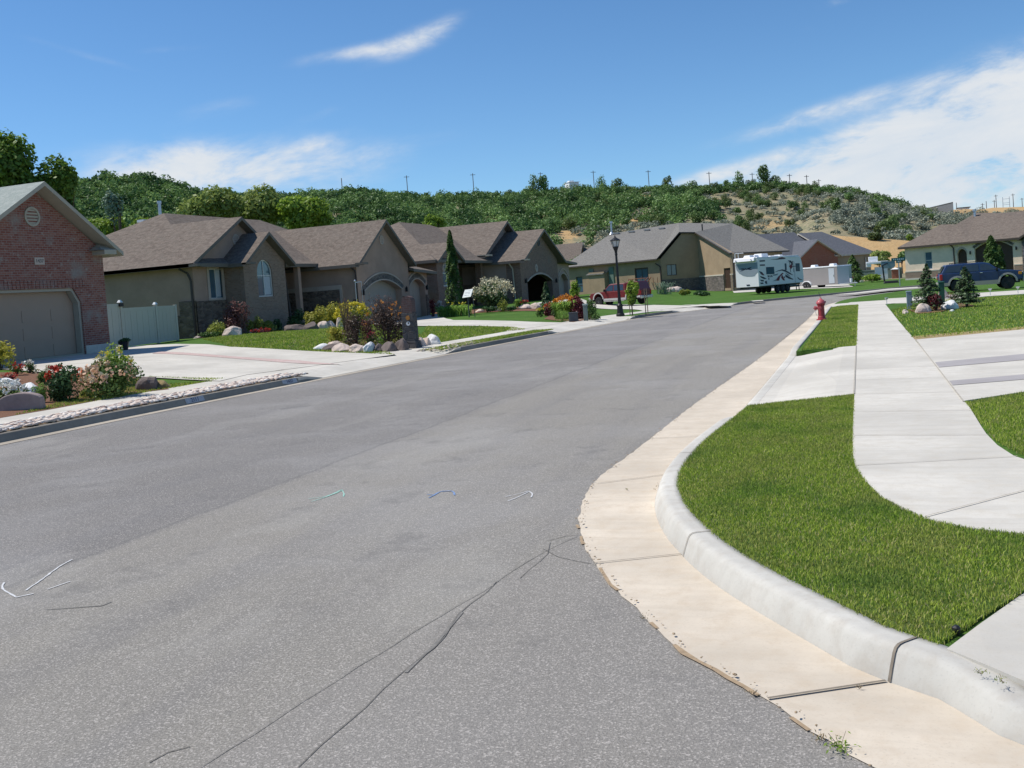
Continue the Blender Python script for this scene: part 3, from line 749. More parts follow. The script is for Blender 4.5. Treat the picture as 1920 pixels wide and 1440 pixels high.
# junction driveway/ramp at bottom right
drape('pavement_ramp',[(.25,4.45),(.68,5.33),(2.1,6.0),(9,6.2),(9,2.5),(3.0,3.07),(1.25,3.66),(.53,4.13)],0,'concrete',.4,.1,lambda x,y:T(x,y)+.152-.06*ss(.3,1.4,x))
# dry edge of the lawn
drape('lawn_edge',[(.99,21.85),(.93,23.0),(3.0,24.0),(9,27.8),(9,26.9),(3.2,23.2)],.142,'drylawn',1.)
# joints
def joint(name,pts,w_,zoff,mat='black',par=None):
    mb=MB()
    for a,b in zip(pts,pts[1:]):
        a=Vector(a);b=Vector(b);t=(b-a).normalized();n=Vector((-t.y,t.x))*w_/2
        q=[a-n,b-n,b+n,a+n];mb.poly([(p.x,p.y,zoff(p.x,p.y)) for p in q])
    return struct(mb.build(name,mat,None,weld=False))
zpv=lambda x,y:T(x,y)+.1605-.04*ss(30,60,y)
M['joint']=mplain('dark_joint',(.20,.17,.135),.95,.3,20.)  # darker line colour for the gutter and kerb joints
M['jointl']=mplain('pale_joint',(.38,.345,.29),.95,.3,20.)
js=[((-.165,13.15),(-.165,20.95)),((1.01,12.1),(.98,21.8))]
for y in (9.9,11.5,13.1,14.7,16.3,17.9,19.5,21.1,22.7,24.3,25.9,27.5,29.1,30.7,32.3,33.9,35.5,37.1,38.7,40.3): js.append(((-.16,y+.05),(1.01 if y<21 else .93,y-.08)))
js+= [((-.13,8.45),(1.1,8.75)),((.3,6.72),(1.5,8.08)),((3,6.25),(3,7.82))]
for a,b in js:
    lw=.010 if abs(a[0]-b[0])>.3 else .018
    joint('pavement_joint',[a,b],lw,lambda x,y:zpv(x,y)+.006,'jointl')
# gutter joints
for (i_a,i_b) in ():
    pass
def near(P_,y,x=None): return min(P_,key=lambda p:abs(p.y-y)+(0 if x is None else abs(p.x-x)*3))
for (pa,pf) in [((-2.33,8.5),(-1.75,8.9)),((-.47,4.16),(.0,4.42)),((-2.36,10.9),(-1.69,11.05)),((-2.2,17.2),(-1.55,17.2)),((-1.72,6.05),(-1.2,6.3)),((-2.0,23.4),(-1.5,23.4)),((-1.95,27),(-1.48,27))]:
    joint('gutter_joint',[pa,pf],.009 if pa[0]!=-.47 else .016,lambda x,y:T(x,y)+.0135,'joint')
def kerbjoint(fx,w_=.016):
    i=min(range(NK),key=lambda k:(RFd[k]-Vector(fx)).length);p=RFd[i];a=RFd[i-1];b=RFd[i+1];t=(b-a).normalized();nx,ny=t.y,-t.x;h=khr(i,p);mb=MB()
    pr=[(d-.004,f*h+.006) for d,f,_ in prof[1:-1]]
    for (d0,z0),(d1,z1) in zip(pr,pr[1:]):
        q=[Vector((p.x+nx*d,p.y+ny*d,T(p.x,p.y)+z+.002)) for d,z in ((d0,z0),(d1,z1))]
        s=Vector((t.x,t.y,0))*w_/2;mb.poly([q[0]-s,q[1]-s,q[1]+s,q[0]+s])
    struct(mb.build('kerb_joint','joint',None,weld=False))
for q in ((-1.18,6.22),(.0,4.43),(-1.76,9.2),(-1.6,12.3)): kerbjoint(q,.014 if q[0]==0. else .009)
# cracks and seams in the asphalt
def crack(pts,w_,mat,z=.004,amp=.02,sub_=14,name='road_crack',fr=3.):
    P_=smoothpl(pts,.15);P_=[Vector((p[0]+amp*mnoise.noise(Vector((p[0]*fr,p[1]*fr,0))),p[1]+amp*mnoise.noise(Vector((p[0]*fr,p[1]*fr,7))))) for p in P_];mb=MB()
    for i,(a,b) in enumerate(zip(P_,P_[1:])):
        if name=='edge_dirt' and mnoise.noise(Vector((a.x*4,a.y*4,8)))<.02: continue
        t=(b-a).normalized();n=Vector((-t.y,t.x));wa=w_*(.5+.8*abs(mnoise.noise(Vector((a.x*5,a.y*5,2)))));wb=w_*(.5+.8*abs(mnoise.noise(Vector((b.x*5,b.y*5,2)))))
        mb.poly([(p.x,p.y,T(p.x,p.y)+z) for p in (a-n*wa/2,b-n*wb/2,b+n*wb/2,a+n*wa/2)])
    return struct(mb.build(name,mat,None,weld=False))
crack_dirt=True
M['crack']=mplain('crack_tar',(.15,.14,.125),.9,.3,30.)
M['crackl']=mplain('worn_seam',(.185,.175,.16),.9,.3,30.)
Z0=lambda pts:G(pts,0.)
crack([tuple(p) for p in RAs if .0<p.y<7.6 and p.x>-2.3 and p.x<1.5][::-1],.035,'dirt',z=.0075,amp=.03,fr=7.,name='edge_dirt')
crack(Z0([(560,1440),(640,1365),(760,1262),(830,1195),(862,1152),(930,1092)]),.009,'crack',amp=.03)
crack(Z0([(765,1262),(830,1190),(868,1148)]),.03,'crackl',z=.0035)
crack(Z0([(380,1440),(640,1270),(905,1108),(1010,1042),(1085,1005)]),.007,'crackl')
crack(Z0([(1030,1015),(1060,1006),(1090,1003)]),.008,'crack',amp=.03)
crack(Z0([(1020,1030),(1040,1045),(1075,1052),(1108,1058)]),.008,'crack',amp=.03)
crack(Z0([(975,1085),(1025,1040),(1035,1018)]),.006,'crack',amp=.03)
crack(Z0([(280,1430),(310,1412),(350,1402)]),.012,'crack',amp=.03)
crack(Z0([(85,1145),(130,1140),(190,1138),(210,1130)]),.016,'crackl',amp=.06)
crack(Z0([(1250,806),(1300,766),(1370,716),(1440,662),(1500,610)]),.05,'crackl',amp=.06)
M['ptw']=mplain('faded_white_paint',(.55,.55,.55),.8,.25,30.)
M['ptg']=mplain('faded_green_paint',(.30,.52,.44),.8,.25,30.)
M['ptb']=mplain('faded_blue_paint',(.17,.25,.42),.8,.3,30.)
def mark(strokes,w_,mat,lab):
    t=thing('road_marking',lab,'paint mark',tuple(g(*strokes[0][0],0.)));t['kind']='structure'
    mb=MB()
    for st in strokes:
        P_=smoothpl(Z0(st),.05);P_=[Vector((p[0]+.006*mnoise.noise(Vector((p[0]*20,p[1]*20,0))),p[1])) for p in P_]
        for i,(a,b) in enumerate(zip(P_,P_[1:])):
            tt=(b-a).normalized();n=Vector((-tt.y,tt.x));ww=w_*(.75+.5*mnoise.noise(Vector((a.x*14,a.y*14,5))))
            mb.poly([(p.x,p.y,.0045) for p in (a-n*ww/2,b-n*ww/2,b+n*ww/2,a+n*ww/2)])
    struct(mb.build('paint_line',mat,t,weld=False))
mark([[(578,936),(612,931),(640,919)],[(584,941),(612,932),(643,920)],[(641,919),(645,926),(644,932)]],.015,'ptg','faded green sprayed arrow on the asphalt')
mark([[(804,934),(812,930),(828,922),(846,921),(853,929)],[(801,928),(811,928)]],.022,'ptb','faded blue sprayed squiggle on the asphalt')
mark([[(948,932),(975,926),(992,921)],[(953,940),(975,931),(993,922)],[(991,921),(998,927),(996,933)]],.015,'ptw','white sprayed arrow nearest the right gutter')
mark([[(8,1093),(4,1103),(15,1112),(30,1120)],[(30,1121),(62,1114)],[(88,1106),(132,1091)],[(48,1108),(75,1090),(110,1064),(135,1050)]],.017,'ptw','large white sprayed check mark at left of the road')
# ------------------------------------------------------------------ houses
class WP:
    """vertical wall plane: origin, direction along the wall, outward normal to its right-hand side (facing out)"""
    def __init__(s,p0,p1,out):
        s.o=Vector((p0[0],p0[1]));d=Vector((p1[0]-p0[0],p1[1]-p0[1]));s.L=d.length;s.d=d.normalized()
        n=Vector((s.d.y,-s.d.x));s.n=n if n.dot(Vector(out))>0 else -n
    def pt(s,u,z,n=0.):
        p=s.o+s.d*u+s.n*n;return Vector((p.x,p.y,z))
def arch(u0,u1,z0,zs,zt,n=10):
    c=(u0+u1)/2;a=(u1-u0)/2;pts=[(u0,z0),(u1,z0)]
    if zt<=zs+.001: return pts+[(u1,zs),(u0,zs)]
    for i in range(n+1):
        t=math.pi*i/n;pts.append((c+a*math.cos(t),zs+(zt-zs)*math.sin(t)))
    return pts
def segarch(u0,u1,z0,zs,zt,n=10):
    """low segmental arch"""
    c=(u0+u1)/2;a=(u1-u0)/2;pts=[(u0,z0),(u1,z0)]
    for i in range(n+1):
        x=1-2*i/n;pts.append((c+a*x,zs+(zt-zs)*(1-x*x)))
    return pts
def rect(u0,u1,z0,z1): return [(u0,z0),(u1,z0),(u1,z1),(u0,z1)]
def wallface(mb,wp,outline,holes=(),th=.22,n0=0.,reveal=None):
    bm=bmesh.new();loops=[]
    def loop(pts):
        vs=[bm.verts.new((p[0],p[1],0)) for p in pts]
        return vs,[bm.edges.new((vs[i],vs[(i+1)%len(vs)])) for i in range(len(vs))]
    es=[]
    for L in [outline]+list(holes):
        v,e=loop(L);es+=e
    bmesh.ops.triangle_fill(bm,use_beauty=True,use_dissolve=False,edges=es,normal=(0,0,1))
    bm.verts.index_update();vv=[(v.co.x,v.co.y) for v in bm.verts];ff=[[v.index for v in f.verts] for f in bm.faces];bm.free()
    mb.add([wp.pt(u,z,n0) for u,z in vv],ff)
    mb.add([wp.pt(u,z,n0-th) for u,z in vv],[f[::-1] for f in ff])
    for L in [outline]+list(holes):
        k=len(L)
        for i in range(k):
            a,b=L[i],L[(i+1)%k];mb.poly([wp.pt(*a,n0),wp.pt(*b,n0),wp.pt(*b,n0-th),wp.pt(*a,n0-th)])
def slab(mb,wp,pts,n0,n1):
    """thin plate with an outline in the wall plane, from n0 to n1"""
    k=len(pts);mb.add([wp.pt(u,z,n1) for u,z in pts]+[wp.pt(u,z,n0) for u,z in pts],[tuple(range(k)),tuple(range(k,2*k))[::-1]]+[(i,(i+1)%k,k+(i+1)%k,k+i) for i in range(k)])
def ring(mb,wp,pts,w_,n0,n1,closed=True,center=None):
    """frame of width w_ just inside an outline"""
    k=len(pts);cx=sum(p[0] for p in pts)/k;cz=sum(p[1] for p in pts)/k
    def ins(p,i):
        a=Vector(pts[i-1]);b=Vector(p);c=Vector(pts[(i+1)%k]);e1=(b-a).normalized();e2=(c-b).normalized()
        n1_=Vector((-e1.y,e1.x));n2_=Vector((-e2.y,e2.x))
        if n1_.dot(Vector((cx,cz))-b)<0: n1_=-n1_
        if n2_.dot(Vector((cx,cz))-b)<0: n2_=-n2_
        m=(n1_+n2_);m=m/max(.4,m.length_squared)*2*.5*1.;d=m*(w_*2/ max(.8,m.length*2)) if False else (n1_+n2_).normalized()*w_/max(.5,(n1_+n2_).normalized().dot(n1_))
        return (b.x+d.x,b.y+d.y)
    q=[ins(p,i) for i,p in enumerate(pts)]
    for i in range(k if closed else k-1):
        j=(i+1)%k
        a=[wp.pt(*pts[i],n1),wp.pt(*pts[j],n1),wp.pt(*q[j],n1),wp.pt(*q[i],n1)];b=[wp.pt(*pts[i],n0),wp.pt(*pts[j],n0),wp.pt(*q[j],n0),wp.pt(*q[i],n0)]
        mb.add(a+b,[(0,1,2,3),(7,6,5,4),(0,4,5,1),(2,6,7,3)])
    return q
def window(root,wp,pts,depth=.12,fw=.06,bars=(),hb=(),fm='frame',gm='glass',curtain=None,name='window'):
    mb=MB();q=ring(mb,wp,pts,fw,-depth-.04,-depth+.03)
    zs=[p[1] for p in q];us=[p[0] for p in q]
    for b in bars: slab(mb,wp,rect(b-.025,b+.025,min(zs),max(zs)-(0.0)),-depth-.03,-depth+.02)
    for b in hb: slab(mb,wp,rect(min(us),max(us),b-.025,b+.025),-depth-.032,-depth+.025)
    f=mb.build(name,fm,root,weld=False)
    g_=MB();slab(g_,wp,q,-depth-.03,-depth-.01);g_.build('pane',gm,f,weld=False)
    if curtain:
        c=MB();slab(c,wp,rect(curtain[0],curtain[1],curtain[2],curtain[3]),-depth-.008,-depth-.004);c.build('curtain','curtain',f,weld=False)
    return f
def roofmesh(root,polys,top,fas,th=.16,name='roof'):
    mb=MB()
    for P_ in polys:
        P_=[Vector(p) for p in P_];nrm=(P_[1]-P_[0]).cross(P_[2]-P_[0])
        if nrm.z<0: P_=P_[::-1]
        k=len(P_);mb.mat(0).poly(P_);lo=[p-Vector((0,0,th)) for p in P_];mb.mat(1).poly(lo[::-1])
        for i in range(k): mb.poly([P_[i],lo[i],lo[(i+1)%k],P_[(i+1)%k]])
    return mb.build(name,[top,fas],root,weld=False,recalc=False)
def downspout(root,pts,mat='fascia2',r=.045,name='downspout'):
    mb=MB();mb.path(pts,r,6);return mb.build(name,mat,root,weld=False)
def gdoor(root,wp,pts,mat,depth=.3,rows=4,cols=4,lamp=None,zmin=None):
    mb=MB();slab(mb,wp,pts,-depth-.05,-depth);us=[p[0] for p in pts];zs=[p[1] for p in pts];u0,u1,z0,z1=min(us),max(us),min(zs),max(zs)
    hh=(z1-z0)/rows;ww=(u1-u0)/cols
    for r in range(rows-1):
        for c in range(cols): slab(mb,wp,rect(u0+c*ww+.12,u0+(c+1)*ww-.12,z0+r*hh+.1,z0+(r+1)*hh-.1),-depth-.01,-depth+.015)
    return mb.build('garage_door',mat,root,weld=False)
def walllamp(root,wp,u,z):
    mb=MB();p=wp.pt(u,z,.1);mb.box(p,(.12,.12,.26));mb.tube(p+Vector((0,0,.13)),p+Vector((0,0,.22)),.07,.01,6);mb.tube(wp.pt(u,z+.05,0),p,.02,.02,5);return mb.build('wall_lamp','black',root,weld=False)
def rvent(root,wp,u,z,r,mat='trimst'):
    mb=MB();n=16;c=[(u+r*math.cos(2*math.pi*i/n),z+r*math.sin(2*math.pi*i/n)) for i in range(n)];ring(mb,wp,c,.07,0.,.04);v=mb.build('gable_vent',mat,root,weld=False)
    m2=MB();k=5
    for i in range(k):
        zz=z-r*.8+r*1.6*(i+.5)/k;hw=math.sqrt(max(0,r*r*.8-(zz-z)**2));slab(m2,wp,rect(u-hw,u+hw,zz-.03,zz+.03),-.0,.02)
    m2.build('louvre',mat,v,weld=False);return v
def boxvent(root,p,nrm,mat='black',s=.4):
    mb=MB();mb.box((p[0],p[1],p[2]+.12),(s,s,.14));mb.box((p[0],p[1],p[2]),(s*.7,s*.7,.2));return mb.build('roof_vent',mat,root,weld=False)

# ---------- house with the red brick garage, at the left edge
X=-25.85;zb=.62
H1=thing('brick_house','red brick house with a wide garage door at the left edge of the street','house',(-31,20,zb))
wp=WP((X,12.0),(X,28.95),(1,0));u=lambda y:y-12.0
pk=25.98;ez=4.35;pz=6.35
door=segarch(u(22.75),u(27.72),zb,2.78,2.82,2);door=[(u(22.75),zb),(u(27.72),zb),(u(27.72),2.5),(u(27.4),3.0),(u(23.07),3.0),(u(22.75),2.5)]
mb=MB();wallface(mb,wp,[(0,zb),(u(22.75),zb)]+[(u(22.75),2.5),(u(23.07),3.0),(u(27.4),3.0),(u(27.72),2.5),(u(27.72),zb)]+[(u(28.95),zb),(u(28.95),ez),(u(pk),pz),(u(23.0),ez-.02),(0,ez-.02)],th=.35)
wp2=WP((X,28.95),(-42,28.95),(0,1));wallface(mb,wp2,rect(0.002,wp2.L,zb,ez),th=.3,n0=-.006)
wp3=WP((X,12.0),(-42,12.0),(0,-1));wallface(mb,wp3,rect(0.002,wp3.L,zb,ez),th=.3,n0=-.006)
wp4=WP((-42,12.0),(-42,28.95),(-1,0));wallface(mb,wp4,rect(.31,wp4.L-.31,zb,ez),th=.3)
mb.build('wall','brick1',H1,weld=False)
mb=MB();slab(mb,wp,rect(u(27.74),u(28.99),zb-.3,zb+.34),.0,.03);slab(mb,wp2,rect(-.03,wp2.L,zb-.3,zb+.34),.0,.03);mb.build('foundation','concrete',H1,weld=False)
gdoor(H1,wp,door,'gdoor',.32,4,4)
mb=MB();ring(mb,wp,door,.09,-.3,-.06,True);mb.build('door_trim','fascia1',H1,weld=False)
mb=MB()
for i in range(34):
    a=u(22.5)+i*.162;slab(mb,wp,rect(a,a+.14,3.02,3.28),0.,.025)
mb.build('brick_header','brick1',H1,weld=False)
rvent(H1,wp,u(25.85),5.42,.33,'fascia1')
mb=MB();slab(mb,wp,rect(u(25.78),u(26.2),3.82,4.06),0,.03);pl=mb.build('number_plaque','trimst',H1,weld=False)
def text(parent,s,size,mat,M4,name='number',ext=.004):
    c=bpy.data.curves.new(name,'FONT');c.body=s;c.size=size;c.align_x='CENTER';c.align_y='CENTER';c.extrude=ext
    o=bpy.data.objects.new(name,c);COL.objects.link(o)
    dg=bpy.context.evaluated_depsgraph_get();me=bpy.data.meshes.new_from_object(o.evaluated_get(dg));bpy.data.objects.remove(o)
    me.transform(M4);me.name=name;me.materials.clear();me.materials.append(M[mat]);o=bpy.data.objects.new(name,me);COL.objects.link(o)
    if parent is not None:
        me.transform(Matrix.Translation(-wloc(parent)));o.parent=parent
    return o
def planeM(p,right,up):
    r=Vector(right).normalized();u_=Vector(up).normalized();n=r.cross(u_);return Matrix(((r.x,u_.x,n.x,p[0]),(r.y,u_.y,n.y,p[1]),(r.z,u_.z,n.z,p[2]),(0,0,0,1)))
text(pl,'1437',.17,'darkgrey',planeM(wp.pt(u(25.99),3.94,.034),(0,1,0),(0,0,1)))
ov=.55;s1=(pz-ez)/(28.95-pk)
def gable_x(x0,x1,yp,ye0,ye1,zp,ze): # ridge along x
    return [[(x0,yp,zp),(x1,yp,zp),(x1,ye0,ze),(x0,ye0,ze)],[(x0,yp,zp),(x1,yp,zp),(x1,ye1,ze),(x0,ye1,ze)]]
zp_=pz+.2;ze_=zp_-s1*(28.95+.45-pk)
P=gable_x(X+ov,-44,pk,22.3,29.42,zp_,ze_)+[[(X+.5,22.6,ze_+.1),(-43,22.6,ze_+.1),(-43,17,ze_+3.2),(X-3.5,17,ze_+3.2)],[(X+.5,11.4,ze_+.1),(-43,11.4,ze_+.1),(-43,17,ze_+3.2),(X-3.5,17,ze_+3.2)],[(X+.5,11.4,ze_+.1),(X+.5,22.6,ze_+.1),(X-3.5,17,ze_+3.2)]]
roofmesh(H1,P,'roof1','fascia1',.15)
mb=MB();mb.box((X+.28,28.75,ez-.12),(.56,.6,.16));mb.add([(X+.56,28.3,ez-.04),(X+.56,29.2,ez-.04),(X-.0,29.2,ez-.04),(X,28.3,ez-.04),(X+.02,28.75,ez+.22)],[(0,1,4),(1,2,4),(2,3,4),(3,0,4)]);mb.build('eave_return','fascia1',H1,weld=False)

# ---------- tan stucco house with two street gables and garage wing
H2=thing('stucco_house','tan stucco house with brown roof, arched brick window bay and arched garage wing','house',(-33,48,.6))
zb=.6;zw=.40;EZ=4.2
mb=MB();st=MB()
ws=WP((-43,40.0),(-30.4,40.0),(0,-1))            # long side wall toward us
wallface(mb,ws,rect(0,ws.L-.001,zb,EZ),th=.25,n0=-.006)
wa=WP((-30.4,40.0),(-30.4,47.6),(1,0));ua=lambda y:y-40.0
wina=rect(ua(41.25),ua(42.45),2.45,3.98)
wallface(mb,wa,[(0,zb),(ua(47.6),zb),(ua(47.6),EZ),(ua(43.8),6.42),(0,EZ)],[wina])
wb=WP((-29.2,42.45),(-29.2,46.25),(1,0));ub=lambda y:y-42.45
archw=arch(ub(43.62),ub(45.0),2.4,3.65,4.33)
br=MB();wallface(br,wb,[(0,zb),(wb.L,zb),(wb.L,4.25),(ub(44.35),5.55),(0,4.25)],[archw])
for yy,nn in ((42.45,(0,-1)),(46.25,(0,1))):
    q=WP((-29.2-.001,yy),(-30.4,yy),nn);wallface(br,q,rect(0.23,q.L,zb,4.25),th=.2)
br.build('brick_bay','brick2',H2,weld=False)
# porch recess, wing and third bay
wr=WP((-32.2,46.3),(-32.2,50.0),(1,0));wallface(mb,wr,rect(0,wr.L,zw,EZ))
wn=WP((-32.2,50.0),(-26.9,50.0),(0,-1))
wallface(mb,wn,rect(0,wn.L-.001,zw,4.05),n0=-.006)
wg=WP((-26.9,50.0),(-26.9,56.8),(1,0));ug=lambda y:y-50.0
gd=segarch(ug(50.75),ug(55.65),zw,2.35,2.95)
wallface(mb,wg,[(0,zw),(ug(50.75),zw)]+[gd[0+i] for i in range(len(gd)-1,1,-1)]+[(ug(55.65),zw),(ug(56.8),zw),(ug(56.8),4.05),(ug(53.4),6.35),(0,4.05)],th=.45)
wt=WP((-27.1,56.8),(-27.1,60.0),(1,0));ut=lambda y:y-56.8
g3=segarch(ut(57.2),ut(59.55),zw,2.5,2.95)
wallface(mb,wt,[(0,zw),(ut(57.2),zw)]+[g3[i] for i in range(len(g3)-1,1,-1)]+[(ut(59.55),zw),(ut(60.),zw),(ut(60.),3.4),(0,3.4)],th=.4)
q=WP((-27.1,60.0),(-38,60.0),(0,1));wallface(mb,q,rect(0.002,q.L,zw,3.4),n0=-.006)
q=WP((-43,40.25),(-43,60.0),(-1,0));wallface(mb,q,rect(0,q.L,zw,EZ))
mb.build('wall','stucco2',H2,weld=False)
# stone wainscots
wainm=MB();slab(wainm,wa,rect(-.06,ua(42.43),zb,2.38),0,.07);slab(wainm,ws,rect(ws.L-.9,ws.L+.07,zb,2.42),0,.07);slab(wainm,ws,rect(ws.L-2.0,ws.L-.905,zb,1.75),0,.065)
slab(wainm,wn,rect(0,wn.L-1.15,zw,2.55),0,.06)
slab(wainm,wt,rect(ut(59.6),ut(60.05),zw,1.9),0,.06)
slab(wainm,wg,rect(ug(55.7),ug(56.8),zw,1.9),0,.05)
wainm.build('stone_wainscot','stone2',H2,weld=False)
tr=MB();slab(tr,wn,rect(0,wn.L-1.0,2.552,2.8),0,.07);slab(tr,wn,rect(wn.L-1.145,wn.L-.98,1.3,2.55),0,.07);slab(tr,wn,rect(wn.L-.975,wn.L,1.05,1.3),0,.06)
ring(tr,wa,rect(ua(41.05),ua(42.42),2.3,4.15),.17,0,.05)
def band(mb,wp,pts,w_,n0,n1):
    """thick arch band along the outside of an arch outline (skips the two bottom points)"""
    q=pts[2:];c=(sum(p[0] for p in q)/len(q),min(p[1] for p in q)-1.5);o=[]
    for p in q:
        d=Vector((p[0]-c[0],p[1]-c[1])).normalized();o.append((p[0]+d.x*w_,p[1]+d.y*w_))
    for i in range(len(q)-1): slab(mb,wp,[q[i],q[i+1],o[i+1],o[i]],n0,n1)
    return o
gdb=band(MB(),wg,gd,.05,0,.05);g3b=band(MB(),wt,g3,.05,0,.05)
for pts,wp_ in ((gd,wg),(g3,wt)):
    o=band(tr,wp_,pts,.07,.0,.05);o2=band(tr,wp_,[None,None]+[(a,b+.33) for a,b in o],.09,.0,.06)
tr.build('trim','trimst',H2,weld=False)
ab=MB()
for pts,wp_ in ((gd,wg),(g3,wt)):
    o=band(MB(),wp_,pts,.07,0,.05);band(ab,wp_,[None,None]+o,.33,.0,.03)
ab.build('stone_arch','stone3',H2,weld=False)
gdoor(H2,wg,gd,'gdoor2',.42);gdoor(H2,wt,g3,'gdoor2',.38,4,2)
window(H2,wa,wina,.1,.06,[ua(41.85)],gm='glassb',curtain=(ua(41.9),ua(42.25),2.55,3.9))
window(H2,wb,archw,.1,.06,[ub(44.3)],[3.5],gm='glassb',curtain=(ub(44.35),ub(44.9),2.5,3.45))
rvent(H2,wa,ua(43.72),5.45,.3);rvent(H2,wg,ug(53.4),5.35,.28)
walllamp(H2,wg,ug(50.45),2.25);walllamp(H2,wg,ug(56.2),2.3);walllamp(H2,wt,ut(59.75),2.35)
mb=MB();mb.box((-29.6,48.1,.4+1.8),(.28,.28,3.6));mb.box((-29.6,48.1,.75),(.42,.42,.8));mb.build('porch_post','stucco2',H2,weld=False)
mb=MB();mb.box((-32.08,47.6,1.6),(.06,1.0,2.2));mb.build('front_door','darkdoor',H2,weld=False)
mb=MB()
for i in range(14): mb.box((-29.62,46.5+i*.24,.95),(.03,.03,.9))
mb.box((-29.62,48.1,1.42),(.05,3.3,.05));mb.build('porch_railing','black',H2,weld=False)
mb=MB();mb.box((-30.8,48.1,.42),(2.8,3.6,.2));mb.build('porch_floor','concrete',H2,weld=False)
RZ=7.45;rx=-36.
ye=39.5;xe=-29.9
P=[[(-43.4,ye,EZ),(xe,ye,EZ),(rx,45.3,RZ)],
   [(xe,ye,EZ),(rx,45.3,RZ),(rx,54.6,RZ),(xe+1.6,60.5,EZ-.7),(xe+.5,50,EZ-.1)],
   [(-43.4,ye,EZ),(-43.4,60.5,EZ-.7),(rx,54.6,RZ),(rx,45.3,RZ)],
   [(-43.4,60.5,EZ-.7),(xe+1.6,60.5,EZ-.7),(rx,54.6,RZ)]]
P+=[[(-29.95,43.8,6.62),(-35.6,43.8,6.62),(-35.6,39.5,4.21),(-29.95,39.5,4.21)],[(-29.95,43.8,6.62),(-35.6,43.8,6.62),(-35.6,47.85,4.1),(-29.95,47.85,4.1)]]
P+=gable_x(-28.75,-33.5,44.35,42.05,46.65,5.76,4.14)
P+=[[(-29.2,46.4,4.12),(-29.2,50.2,4.12),(-33.5,50.2,5.5),(-33.5,46.4,5.5)]]
P+=gable_x(-26.45,-35.5,53.4,49.5,57.15,6.55,3.9)
P+=[[(-26.6,57.0,3.6),(-26.6,60.6,3.38),(-29.6,58.6,4.5),(-29.6,57.0,4.5)],[(-26.6,60.6,3.38),(-38,60.6,3.38),(-38,58.6,4.5),(-29.6,58.6,4.5)]]
roofmesh(H2,P,'roof2','fascia2',.18)
mb=MB();mb.box((-29.95,39.75,4.1),(.5,.55,.12));mb.box((-26.4,49.75,3.9),(.55,.55,.12));mb.box((-28.75,42.3,4.1),(.5,.5,.1));mb.build('eave_return','fascia2',H2,weld=False)
downspout(H2,[(-30.9,39.62,4.0),(-30.55,39.8,3.75),(-30.45,39.88,3.4),(-30.45,39.88,.7)],'frameb',.06)
downspout(H2,[(-27.2,49.7,3.85),(-26.9,49.86,3.5),(-26.86,49.86,.5)],'frameb',.05)
downspout(H2,[(-30.4,46.6,4.0),(-29.4,46.5,3.5),(-29.15,46.45,.7)],'frameb',.05)
boxvent(H2,(-37.6,45.5,7.05),None,'white',.45)
mb=MB();mb.tube((-38,47.5,7.),(-38,47.5,8.3),.09);mb.tube((-38,47.5,8.3),(-38,47.5,8.45),.13);mb.build('flue_pipe','steel',H2,weld=False)
mb=MB();mb.box((-31.6,39.8,1.15),(.25,.2,.4));mb.tube((-31.75,39.8,.6),(-31.75,39.8,1.5),.03);mb.tube((-31.45,39.8,.75),(-31.45,39.8,1.5),.02);mb.tube((-31.6,39.72,1.35),(-31.6,39.68,1.5),.09);mb.build('gas_meter','vinyl',H2,weld=False)

# ---------- beige house with brown brick and open garage
H4=thing('brown_gabled_house','beige and brown brick house with an open arched garage and number medallion','house',(-26,62,.8))
zb=.8;EZ=3.85
wc=WP((-21.5,62.9),(-21.5,72.2),(1,0));uc=lambda y:y-62.9
op=segarch(uc(64.2),uc(70.0),zb,2.25,2.75)
br=MB();wallface(br,wc,[(0,zb),(uc(64.2),zb)]+[op[i] for i in range(len(op)-1,1,-1)]+[(uc(70.0),zb),(uc(71.6),zb),(uc(71.6),EZ),(uc(67.4),5.75),(0,EZ)],th=.4)
wbb=WP((-23.7,54.0),(-23.7,57.4),(1,0));ubb=lambda y:y-54.0
aw=arch(ubb(54.85),ubb(56.3),2.3,3.2,3.75)
wallface(br,wbb,[(0,zb-.3),(wbb.L,zb-.3),(wbb.L,3.85),(ubb(55.7),4.8),(0,3.85)],[aw])
q=WP((-23.7,54.0),(-33,54.0),(0,-1));wallface(br,q,rect(.002,q.L,zb-.3,EZ),n0=-.006)
q=WP((-23.7,57.4),(-26.,57.4),(0,1));wallface(br,q,rect(.24,q.L,zb-.3,EZ))
q=WP((-26.2,57.6),(-26.2,62.9),(1,0));wallface(br,q,rect(0,q.L,zb-.3,EZ),[rect(2.,3.,zb+.1,2.9)])
wsd=WP((-26.2,62.9),(-21.5,62.9),(0,-1));wallface(br,wsd,rect(0,wsd.L-.002,zb-.3,EZ-.05),n0=-.006)
br.build('wall','brick4',H4,weld=False)
mb=MB();slab(mb,wsd,rect(.5,wsd.L-1.0,2.35,3.6),0,.06)
w3=WP((-21.7,71.6),(-21.7,75.4),(1,0));u3=lambda y:y-71.6
g4=segarch(u3(72.3),u3(74.8),zb,2.2,2.75)
wallface(mb,w3,[(0,zb),(u3(72.3),zb)]+[g4[i] for i in range(len(g4)-1,1,-1)]+[(u3(74.8),zb),(u3(75.4),zb),(u3(75.4),3.5),(0,3.5)],th=.35)
q=WP((-21.7,75.4),(-35,75.4),(0,1));wallface(mb,q,rect(0.002,q.L,zb-.3,3.5),n0=-.006)
q=WP((-35,54),(-35,75.4),(-1,0));wallface(mb,q,rect(0,q.L,zb-.3,3.6))
